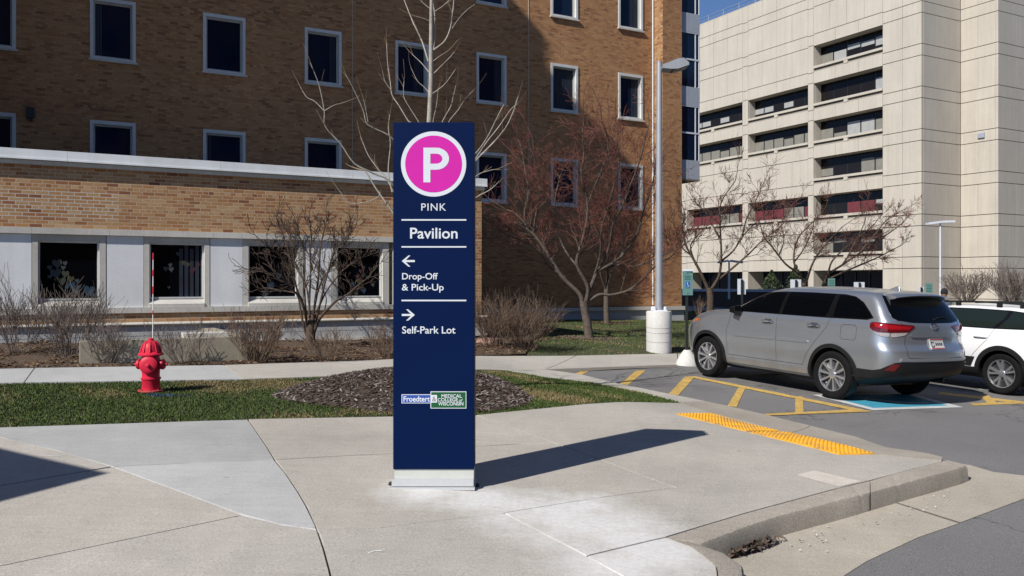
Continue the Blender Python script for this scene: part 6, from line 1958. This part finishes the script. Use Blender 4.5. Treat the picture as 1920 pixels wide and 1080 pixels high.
def wheel(parent, x, y, r, tw, sg, style, rim_r):
    """sg +1: outer face towards +y"""
    m = MB()
    hw = tw / 2
    prof = [(rim_r - .01, -hw * .8), (rim_r + .012, -hw * .93), (r * .88, -hw), (r - .02, -hw * .88), (r - .004, -hw * .6), (r, 0), (r - .004, hw * .6), (r - .02, hw * .88), (r * .88, hw), (rim_r + .012, hw * .93), (rim_r - .01, hw * .8)]
    m.lathe(prof, (x, y, r), 44, (0, sg, 0), cap=False)
    # tread grooves
    ty = m.build('wheel', MT['tyre'], parent, smooth=True, angle=30, local=True)
    g = MB()
    for gy in (-.45, -.15, .15, .45):
        g.lathe([(r - .0005, gy * hw - .006), (r + .0012, gy * hw - .005), (r + .0012, gy * hw + .005), (r - .0005, gy * hw + .006)], (x, y, r), 44, (0, sg, 0), cap=False)
    g.build('tread_groove', MT['gloss'], ty, local=True)
    m = MB(); m.lathe([(rim_r * .98, hw * .35), (rim_r * .30, hw * .30), (.03, hw * .3)], (x, y, r), 32, (0, sg, 0)); m.build('rim_barrel', MT['rimdark'], ty, smooth=True, local=True)
    m = MB(); m.lathe([(rim_r - .018, hw * .5), (rim_r - .014, hw * .82), (rim_r + .006, hw * .86), (rim_r + .012, hw * .70)], (x, y, r), 40, (0, sg, 0), cap=False); m.build('rim', MT['rim'], ty, smooth=True, angle=30, local=True)
    m = MB(); c = Vector((x, y, r))
    n = 10 if style == 'ten' else 5
    for i in range(n):
        a = 2 * math.pi * i / n + .15
        offs = (0,) if style == 'ten' else (-.17, .17)
        for oa in offs:
            a1 = a + oa * .55; a2 = a + oa * 1.25
            w1, w2 = (.012, .019) if style == 'ten' else (.015, .019)
            p1 = Vector((math.cos(a1), 0, math.sin(a1))); p2 = Vector((math.cos(a2), 0, math.sin(a2)))
            t = Vector((-math.sin((a1 + a2) / 2), 0, math.cos((a1 + a2) / 2)))
            A = c + p1 * .045; B = c + p2 * (rim_r - .012)
            V = []
            for (P, w, dep) in ((A, w1, hw * .70), (B, w2, hw * .80)):
                for k in (-1, 1):
                    V.append(P + t * (w * k) + Vector((0, sg * dep, 0))); V.append(P + t * (w * k * 1.25) + Vector((0, sg * (dep - .045), 0)))
            m.add(V, [(0, 2, 6, 4), (1, 5, 7, 3), (0, 4, 5, 1), (2, 3, 7, 6), (4, 6, 7, 5), (0, 1, 3, 2)])
    m.build('spokes', MT['rim'], ty, local=True)
    m = MB(); m.lathe([(.062, hw * .55), (.058, hw * .78), (.035, hw * .84), (.02, hw * .85)], (x, y, r), 20, (0, sg, 0)); m.build('hub_cap', MT['rim'], ty, smooth=True, angle=30, local=True)
def car_thing(name, label, contact_px, half_track, heading_v=True):
    x, y = gp0(*contact_px)
    X = Vector((-SU, CU, GX * -SU + GY * CU)).normalized()
    nz = Vector((-GX, -GY, 1)).normalized()
    Y = nz.cross(X).normalized()
    c = Vector((x, y, plane(x, y))) - Y * half_track
    c.z = plane(c.x, c.y)
    mt = Matrix((X, Y, nz)).transposed().to_4x4()
    o = thing(name, c, label, 'car', rot=mt.to_euler())
    return o
def arch_trim(c, car, x, sg, r0, r1, mat, a0=-14, a1=194):
    fm = c.m_raw(sg); V = []; Fc = []
    n = 40
    for i in range(n + 1):
        a = R(a0 + (a1 - a0) * i / n)
        for (r, off) in ((r0, -.05), (r0, .012), (r1 - .008, .012), (r1, .002), (r1, -.02)):
            px, pz = x + r * math.cos(a), c.R + r * math.sin(a)
            p = fm(px, max(pz, .2)); V.append(Vector((px, p.y + sg * off, max(pz, .2))))
    for i in range(n):
        for k in range(4): Fc.append((i * 5 + k, i * 5 + k + 1, (i + 1) * 5 + k + 1, (i + 1) * 5 + k))
    return mk('arch_trim', V, Fc, mat, car, smooth=True, angle=35, local=True, fixn=True)
def inset(P, d):
    return shrink(P, d)

# --- silver SUV
silver = car_thing('parked_car', 'silver SUV with tinted windows parked on the blue badge bay', (1566, 747.5), .84)
cs = Car([(.20, -.45), (.30, -.72), (.37, -1.0), (.42, -1.085), (.60, -1.125), (.70, -1.12), (.76, -1.085), (.82, -1.055), (1.0, -1.035), (1.12, -1.0), (1.25, -.92), (1.4, -.815), (1.52, -.72), (1.58, -.67), (1.63, -.58), (1.67, -.42), (1.70, -.1), (1.73, .6)],
         [(.20, 3.45), (.30, 3.64), (.45, 3.73), (.6, 3.75), (.75, 3.735), (.85, 3.68), (.95, 3.55), (1.02, 3.33), (1.07, 3.05), (1.11, 2.75), (1.14, 2.55), (1.25, 2.31), (1.4, 1.99), (1.52, 1.70), (1.58, 1.56), (1.63, 1.40), (1.67, 1.25), (1.70, 1.08), (1.73, .6)],
         [(.20, .80), (.28, .905), (.36, .935), (.5, .945), (.66, .957), (.80, .962), (.92, .955), (.99, .952), (1.03, .938), (1.075, .905), (1.11, .892), (1.25, .855), (1.4, .80), (1.52, .75), (1.58, .712), (1.63, .64), (1.67, .53), (1.70, .40), (1.72, .24), (1.73, .002)], 2.79, .37, lift=[(.20, .25), (.30, .335), (.40, .465), (.57, .665), (.62, .72), (.75, .86), (.885, 1.0), (.96, 1.08), (1.08, 1.215), (1.105, 1.225), (1.135, 1.245), (1.545, 1.612), (1.60, 1.645), (1.73, 1.718)])
zs = list(np.linspace(.20, 1.10, 44)) + list(np.linspace(1.12, 1.60, 26)) + [1.615, 1.63, 1.645, 1.66, 1.672, 1.684, 1.695, 1.705, 1.714, 1.721, 1.7265, 1.729]
def blk(x, y, z):
    if z < .285: return True
    if x < -.38 and z < .52: return True
    if x > 3.3 and z < .42: return True
    return False
cs.body(silver, [MT['silver'], MT['plastic']], zs, blk)
for sg in (1, -1):
    fm = cs.m_side(sg)
    dl = [(2.16, 1.105), (1.6, 1.105), (.2, 1.115), (-.56, 1.135), (-.66, 1.18), (-.58, 1.27), (-.42, 1.41), (-.25, 1.50), (-.05, 1.535), (.6, 1.545), (1.15, 1.535), (1.55, 1.50), (1.85, 1.365), (2.10, 1.20), (2.20, 1.125)]
    conform('window_surround', dl, fm, .003, MT['gloss'], silver)
    for P in ([(2.09, 1.125), (1.17, 1.125), (1.115, 1.515), (1.52, 1.485), (1.82, 1.35), (2.05, 1.205)], [(1.09, 1.125), (.22, 1.135), (.17, 1.25), (.13, 1.52), (.6, 1.53), (1.04, 1.52)], [(.06, 1.14), (-.53, 1.155), (-.625, 1.19), (-.55, 1.27), (-.41, 1.395), (-.24, 1.485), (-.04, 1.517), (.045, 1.52)]):
        conform('side_window', P, fm, .006, MT['glass'], silver)
    sm = MB()
    seam(sm, [(2.28, .40), (2.30, .75), (2.22, 1.0), (2.15, 1.11)], fm); seam(sm, [(1.14, .40), (1.135, .8), (1.15, 1.12)], fm)
    seam(sm, [(.52, .52), (.40, .66), (.20, .88), (.10, 1.0), (.10, 1.13)], fm); seam(sm, [(2.28, .40), (1.6, .395), (.58, .40)], fm)
    seam(sm, [(.58, .40), (.52, .52)], fm)
    seam(sm, [(-.18, .82), (-.40, .82), (-.43, .85), (-.43, .99), (-.40, 1.02), (-.18, 1.02), (-.15, .99), (-.15, .85), (-.18, .82)] if sg > 0 else [(-.18, .82), (-.181, .821)], fm, n=4)
    seam(sm, [(3.05, 1.0), (2.7, 1.06), (2.3, 1.09)], fm)
    sm.build('panel_gap', MT['seam'], silver, local=True, fixn=False)['kind'] = 'stuff'
    conform('door_moulding', [(2.10, .695), (1.155, .705), (1.155, .745), (2.04, .735)], fm, .014, MT['silver'], silver)
    conform('door_moulding', [(1.12, .705), (.48, .712), (.46, .73), (.47, .75), (1.12, .745)], fm, .014, MT['silver'], silver)
    conform('sill_trim', [(2.26, .30), (.50, .30), (.50, .375), (2.26, .375)], fm, .010, MT['silver'], silver)
    for hx_ in (1.33, .36):
        m = MB(); yb = cs.side(hx_, 1.07)
        pts = [(hx_ - .12, sg * (yb + .006), 1.098), (hx_ - .09, sg * (yb + .034), 1.104), (hx_, sg * (yb + .042), 1.107), (hx_ + .09, sg * (yb + .036), 1.104), (hx_ + .12, sg * (yb + .006), 1.098)]
        m.tube(smooth_path([Vector(p) for p in pts], 3), .017, 8); m.build('door_handle', MT['chrome'], silver, smooth=True, local=True)
        conform('handle_recess', rounded(hx_ - .08, hx_ + .08, .955, 1.01, .025), fm, .0025, MT['seam'], silver, cell=.03)
    for ax_ in (0, cs.wb): arch_trim(cs, silver, ax_, sg, cs.R + .045, cs.R + .108, MT['plastic'])
    fc = cs.m_corner(sg)
    conform('tail_lamp', [(-.08, 1.085), (-.12, 1.06), (.04, .99), (.14, .965), (.40, .962), (.68, .972), (.775, 1.03), (.75, 1.05), (.40, 1.072), (.20, 1.082)], fc, .012, MT['redd'], silver, cell=.04)
    conform('tail_lamp_inner', [(-.02, 1.062), (.08, 1.02), (.30, 1.0), (.68, 1.0), (.735, 1.03), (.40, 1.046), (.20, 1.056)], fc, .016, MT['red'], silver, cell=.04)  # brighter red inner lens laid over the dark red lamp
    conform('reversing_lamp', [(.06, .965), (.14, .957), (.38, .955), (.37, .905), (.22, .91)], fc, .011, MT['clear'], silver, cell=.04)
    conform('reversing_lamp', [(.405, .955), (.67, .965), (.62, .93), (.48, .905), (.41, .905)], fc, .011, MT['clear'], silver, cell=.04)
    conform('rear_reflector', [(.24, .46), (.42, .46), (.50, .545), (.36, .545)], fc, .015, MT['redd'], silver, cell=.05)
    # headlamp and turn signal at the front corner
    conform('headlamp', [(3.20, .90), (3.52, .86), (3.60, .80), (3.40, .80), (3.22, .84)], fm, .006, MT['clear'], silver, cell=.05)
    conform('turn_signal', [(3.02, .925), (3.22, .905), (3.24, .855), (3.12, .875)], fm, .010, MT['amber'], silver, cell=.05)
    # mirror
    m = MB(); yb = cs.side(2.02, 1.22); ym = sg * (yb + .13)
    A = [Vector((2.00, ym, 1.26)) + Vector(p) for p in ((-.05, -sg * .09, -.075), (-.05, sg * .09, -.075), (-.05, sg * .10, .06), (-.05, -sg * .06, .085))]
    B = [Vector((2.11, ym, 1.255)) + Vector(p) for p in ((0, -sg * .06, -.05), (0, sg * .06, -.05), (0, sg * .06, .035), (0, -sg * .04, .05))]
    m.add(A + B, [(0, 1, 2, 3), (4, 7, 6, 5), (0, 4, 5, 1), (1, 5, 6, 2), (2, 6, 7, 3), (3, 7, 4, 0)])
    m.box((2.06, sg * (yb + .03), 1.195), (.07, .14, .03))
    mm = m.build('door_mirror', MT['gloss'], silver, local=True)
    bv = mm.modifiers.new('b', 'BEVEL'); bv.width = .018; bv.segments = 3
    wheel(silver, 0, sg * .84, cs.R, .235, sg, 'ten', .252); wheel(silver, cs.wb, sg * .84, cs.R, .235, sg, 'ten', .252)
fr = cs.m_rear()
conform('rear_window', [(-.745, 1.20), (-.68, 1.15), (-.45, 1.115), (0, 1.105), (.45, 1.115), (.68, 1.15), (.745, 1.20), (.735, 1.30), (.70, 1.43), (.655, 1.54), (-.655, 1.54), (-.70, 1.43), (-.735, 1.30)], fr, .005, MT['glass'], silver)
sm = MB()
seam(sm, [(.60, .93), (.625, .80), (.63, .66), (.60, .625), (0, .612), (-.60, .625), (-.63, .66), (-.625, .80), (-.60, .93)], fr, .008)
seam(sm, [(.615, 1.05), (.70, 1.16)], fr, .007); seam(sm, [(-.615, 1.05), (-.70, 1.16)], fr, .007)
sm.build('panel_gap', MT['seam'], silver, local=True, fixn=False)['kind'] = 'stuff'
conform('tailgate_ledge', [(-.50, .905), (.50, .905), (.53, .925), (.50, .945), (-.50, .945), (-.53, .925)], fr, .022, MT['silver'], silver)
conform('bumper_step', [(-.74, .585), (.74, .585), (.72, .62), (-.72, .62)], fr, .020, MT['silver'], silver)
for sg in (1, -1): conform('bumper_valance', [(-.30, .345), (-.30, .40), (-.10, .43), (.16, .475), (.40, .56), (.55, .572), (1.0, .572), (1.0, .385), (.5, .375), (.2, .36)], cs.m_corner(sg), .008, MT['plastic'], silver, cell=.05)
pl = conform('number_plate', rounded(-.155, .155, .735, .885, .012), fr, .016, MT['platew'], silver, smooth=False)
conform('plate_band', [(-.15, .865), (.15, .865), (.15, .882), (-.15, .882)], fr, .0185, MT['plater'], pl)
conform('plate_band', [(-.15, .738), (.15, .738), (.15, .752), (-.15, .752)], fr, .0185, MT['plater'], pl)
def rtext(s, y0, y1, z0, z1, mat, par, bold=0, off=.02):
    # seen from behind, +y is on the left
    def mp(px, py, d): p = fr(px, py); return (p.x - d, p.y, p.z)
    return text_part(s, (y1, z1, y0, z0), 'lettering', mat, par, bold, d=off, mapper=mp)
rtext('D', .05, .135, .765, .845, MT['seam'], pl, .03); [conform('plate_mark', [(-.125 + .042 * i, .785), (-.095 + .042 * i, .78), (-.095 + .042 * i, .83), (-.125 + .042 * i, .825)], fr, .0185, MT['seam'], pl) for i in range(4)]
rtext('HIGHLANDER', .28, .56, .655, .678, MT['chrome'], silver, .01, .006); rtext('XLE', -.58, -.47, .655, .680, MT['chrome'], silver, .01, .006)
m = MB()
def ell(cy, cz, a, b, r):
    P = []
    for i in range(21):
        t = 2 * math.pi * i / 20; y, z = cy + a * math.cos(t), cz + b * math.sin(t); z += .17; P.append(Vector((cs.rear(y, z) - .008, y, z)))
    m.tube(P, r, 5, cap=False)
ell(0, 1.005, .075, .048, .007); ell(0, 1.02, .045, .020, .0055); ell(0, 1.005, .022, .046, .0055)
m.build('emblem', MT['chrome'], silver, smooth=True, local=True)
# roof spoiler
m = MB(); V = []; Fc = []
st = []
for i in range(17):
    y = -.60 + 1.20 * i / 16; t = abs(y) / .60
    zt_s = 1.672 - .04 * t ** 2.5; xe = -.93 + .10 * t ** 2.2
    st.append([Vector((-.42, y, zt_s + .022 - .02 * t)), Vector((-.66, y, zt_s + .006)), Vector((xe + .02, y, zt_s - .028)), Vector((xe, y, zt_s - .045)), Vector((xe + .03, y, zt_s - .062)), Vector((-.66, y, zt_s - .085)), Vector((-.45, y, zt_s - .06))])
for r_ in st: V += r_
for i in range(16):
    for k in range(7): Fc.append((i * 7 + k, i * 7 + (k + 1) % 7, (i + 1) * 7 + (k + 1) % 7, (i + 1) * 7 + k))
Fc.append(tuple(range(7))); Fc.append(tuple(range(16 * 7, 17 * 7))[::-1])
mk('roof_spoiler', V, Fc, MT['silver'], silver, smooth=True, angle=40, local=True, fixn=True)
m = MB(); m.add([(-.20, -.035, 1.675), (-.20, .035, 1.675), (-.45, .028, 1.655), (-.45, -.028, 1.655), (-.36, -.006, 1.75), (-.36, .006, 1.75), (-.42, .006, 1.75), (-.42, -.006, 1.75)], [(0, 3, 2, 1), (4, 5, 6, 7), (0, 1, 5, 4), (1, 2, 6, 5), (2, 3, 7, 6), (3, 0, 4, 7)])
fn = m.build('antenna_fin', MT['silver'], silver, local=True); bv = fn.modifiers.new('b', 'BEVEL'); bv.width = .012; bv.segments = 2
m = MB(); 
m.tube([Vector((cs.rear(-.02, 1.28) - .02, -.02, 1.28)), Vector((cs.rear(-.20, 1.31) - .022, -.20, 1.31)), Vector((cs.rear(-.38, 1.30) - .022, -.38, 1.30))], [.014, .011, .006], 6); m.build('rear_wiper', MT['plastic'], silver, local=True)
conform('windscreen', [(-.72, 1.18), (.72, 1.18), (.66, 1.40), (.55, 1.545), (-.55, 1.545), (-.66, 1.40)], cs.m_front(), .004, MT['glass'], silver)
conform('grille', [(-.55, .55), (.55, .55), (.60, .78), (-.60, .78)], cs.m_front(), .006, MT['plastic'], silver)
m = MB()
for sg in (1, -1):
    m.tube([Vector((1.5, sg * .60, 1.625)), Vector((.8, sg * .575, 1.668)), Vector((0, sg * .575, 1.668)), Vector((-.4, sg * .57, 1.64))], .012, 6)
m.build('roof_moulding', MT['gloss'], silver, local=True)
m = MB(); m.box((1.35, 0, .27), (3.2, 1.25, .12)); m.tube([Vector((-.4, -.45, .33)), Vector((-.9, -.45, .36))], .03, 8); m.build('underbody', MT['gloss'], silver, local=True)

# --- white estate car
whitec = car_thing('parked_car', 'white estate car with black cladding and roof rails at the right edge', (1882, 739), .80)
cw = Car([(.20, -.90), (.30, -.98), (.42, -1.04), (.60, -1.06), (.80, -1.04), (1.0, -1.00), (1.1, -.96), (1.25, -.86), (1.4, -.72), (1.47, -.62), (1.51, -.4), (1.535, .1), (1.55, .6)],
         [(.20, 3.5), (.30, 3.66), (.45, 3.76), (.6, 3.78), (.72, 3.75), (.82, 3.66), (.90, 3.45), (.96, 3.1), (1.0, 2.75), (1.03, 2.5), (1.15, 2.2), (1.3, 1.85), (1.4, 1.55), (1.47, 1.32), (1.51, 1.1), (1.535, .9), (1.55, .6)],
         [(.20, .78), (.28, .88), (.36, .91), (.5, .925), (.66, .935), (.80, .932), (.90, .92), (.98, .895), (1.04, .865), (1.15, .825), (1.3, .755), (1.4, .695), (1.47, .615), (1.51, .48), (1.535, .30), (1.55, .002)], 2.81, .345, lift=[(.20, .23), (.42, .45), (.55, .60), (.80, .86), (1.03, 1.095), (1.425, 1.40), (1.47, 1.44), (1.55, 1.505)])
zs = list(np.linspace(.20, 1.04, 42)) + list(np.linspace(1.06, 1.47, 22)) + [1.48, 1.49, 1.50, 1.51, 1.52, 1.53, 1.538, 1.544, 1.549]
cw.body(whitec, [MT['white'], MT['plastic']], zs, lambda x, y, z: z < .42 or (x < -.55 and z < .55))
for sg in (1, -1):
    fm = cw.m_side(sg)
    conform('window_surround', [(2.10, 1.0), (.2, 1.015), (-.50, 1.04), (-.72, 1.08), (-.60, 1.25), (-.45, 1.38), (.0, 1.425), (.6, 1.435), (1.1, 1.425), (1.5, 1.37), (1.85, 1.20)], fm, .003, MT['gloss'], whitec)
    for P in ([(2.0, 1.02), (1.17, 1.025), (1.12, 1.405), (1.46, 1.355), (1.78, 1.20)], [(1.09, 1.025), (.19, 1.035), (.06, 1.22), (.02, 1.40), (.6, 1.418), (1.05, 1.408)], [(.10, 1.04), (-.48, 1.06), (-.66, 1.09), (-.56, 1.24), (-.42, 1.36), (-.05, 1.395), (-.02, 1.24)]):
        conform('side_window', P, fm, .006, MT['glass2'], whitec)
    sm = MB(); seam(sm, [(1.14, .42), (1.135, .8), (1.15, 1.02)], fm); seam(sm, [(.62, .42), (.46, .60), (.24, .84), (.14, 1.03)], fm); seam(sm, [(2.2, .42), (2.2, .9), (2.1, 1.0)], fm)
    sm.build('panel_gap', MT['seam'], whitec, local=True, fixn=False)['kind'] = 'stuff'
    for hx_ in (1.30, .36):
        m = MB(); yb = cw.side(hx_, .94)
        m.tube(smooth_path([Vector(p) for p in ((hx_ - .11, sg * (yb + .006), (.938)), (hx_ - .08, sg * (yb + .034), .942), (hx_ + .08, sg * (yb + .036), .944), (hx_ + .11, sg * (yb + .006), .938))], 3), .016, 8); m.build('door_handle', MT['white'], whitec, smooth=True, local=True)
    conform('door_cladding', [(2.25, .40), (.52, .40), (.45, .54), (2.25, .54)], fm, .014, MT['plastic'], whitec)
    conform('chrome_strip', [(2.2, .455), (.62, .455), (.60, .475), (2.2, .475)], fm, .019, MT['chrome'], whitec)
    for ax_ in (0, cw.wb): arch_trim(cw, whitec, ax_, sg, cw.R + .045, cw.R + .125, MT['plastic'])
    m = MB(); yy = sg * .60
    m.tube(smooth_path([Vector((1.45, yy, 1.43)), Vector((1.35, yy, 1.495)), Vector((.4, yy, 1.525)), Vector((-.40, yy, 1.495)), Vector((-.52, yy, 1.43))], 4), .017, 8)
    for xx in (1.0, .25, -.15): m.box((xx, yy, 1.48), (.09, .03, .07))
    m.build('roof_rail', MT['plastic'], whitec, local=True)
    conform('tail_lamp', [(.1, .80), (.5, .80), (.52, 1.15), (.2, 1.2)], cw.m_corner(sg), .010, MT['redd'], whitec, cell=.06)
    wheel(whitec, 0, sg * .80, cw.R, .225, sg, 'five', .238); wheel(whitec, cw.wb, sg * .80, cw.R, .225, sg, 'five', .238)
conform('rear_window', [(-.68, 1.10), (0, 1.06), (.68, 1.10), (.56, 1.40), (-.56, 1.40)], cw.m_rear(), .005, MT['glass'], whitec)
conform('windscreen', [(-.70, 1.06), (.70, 1.06), (.55, 1.42), (-.55, 1.42)], cw.m_front(), .004, MT['glass'], whitec)
m = MB(); m.box((1.35, 0, .27), (3.4, 1.2, .12)); m.build('underbody', MT['gloss'], whitec, local=True)
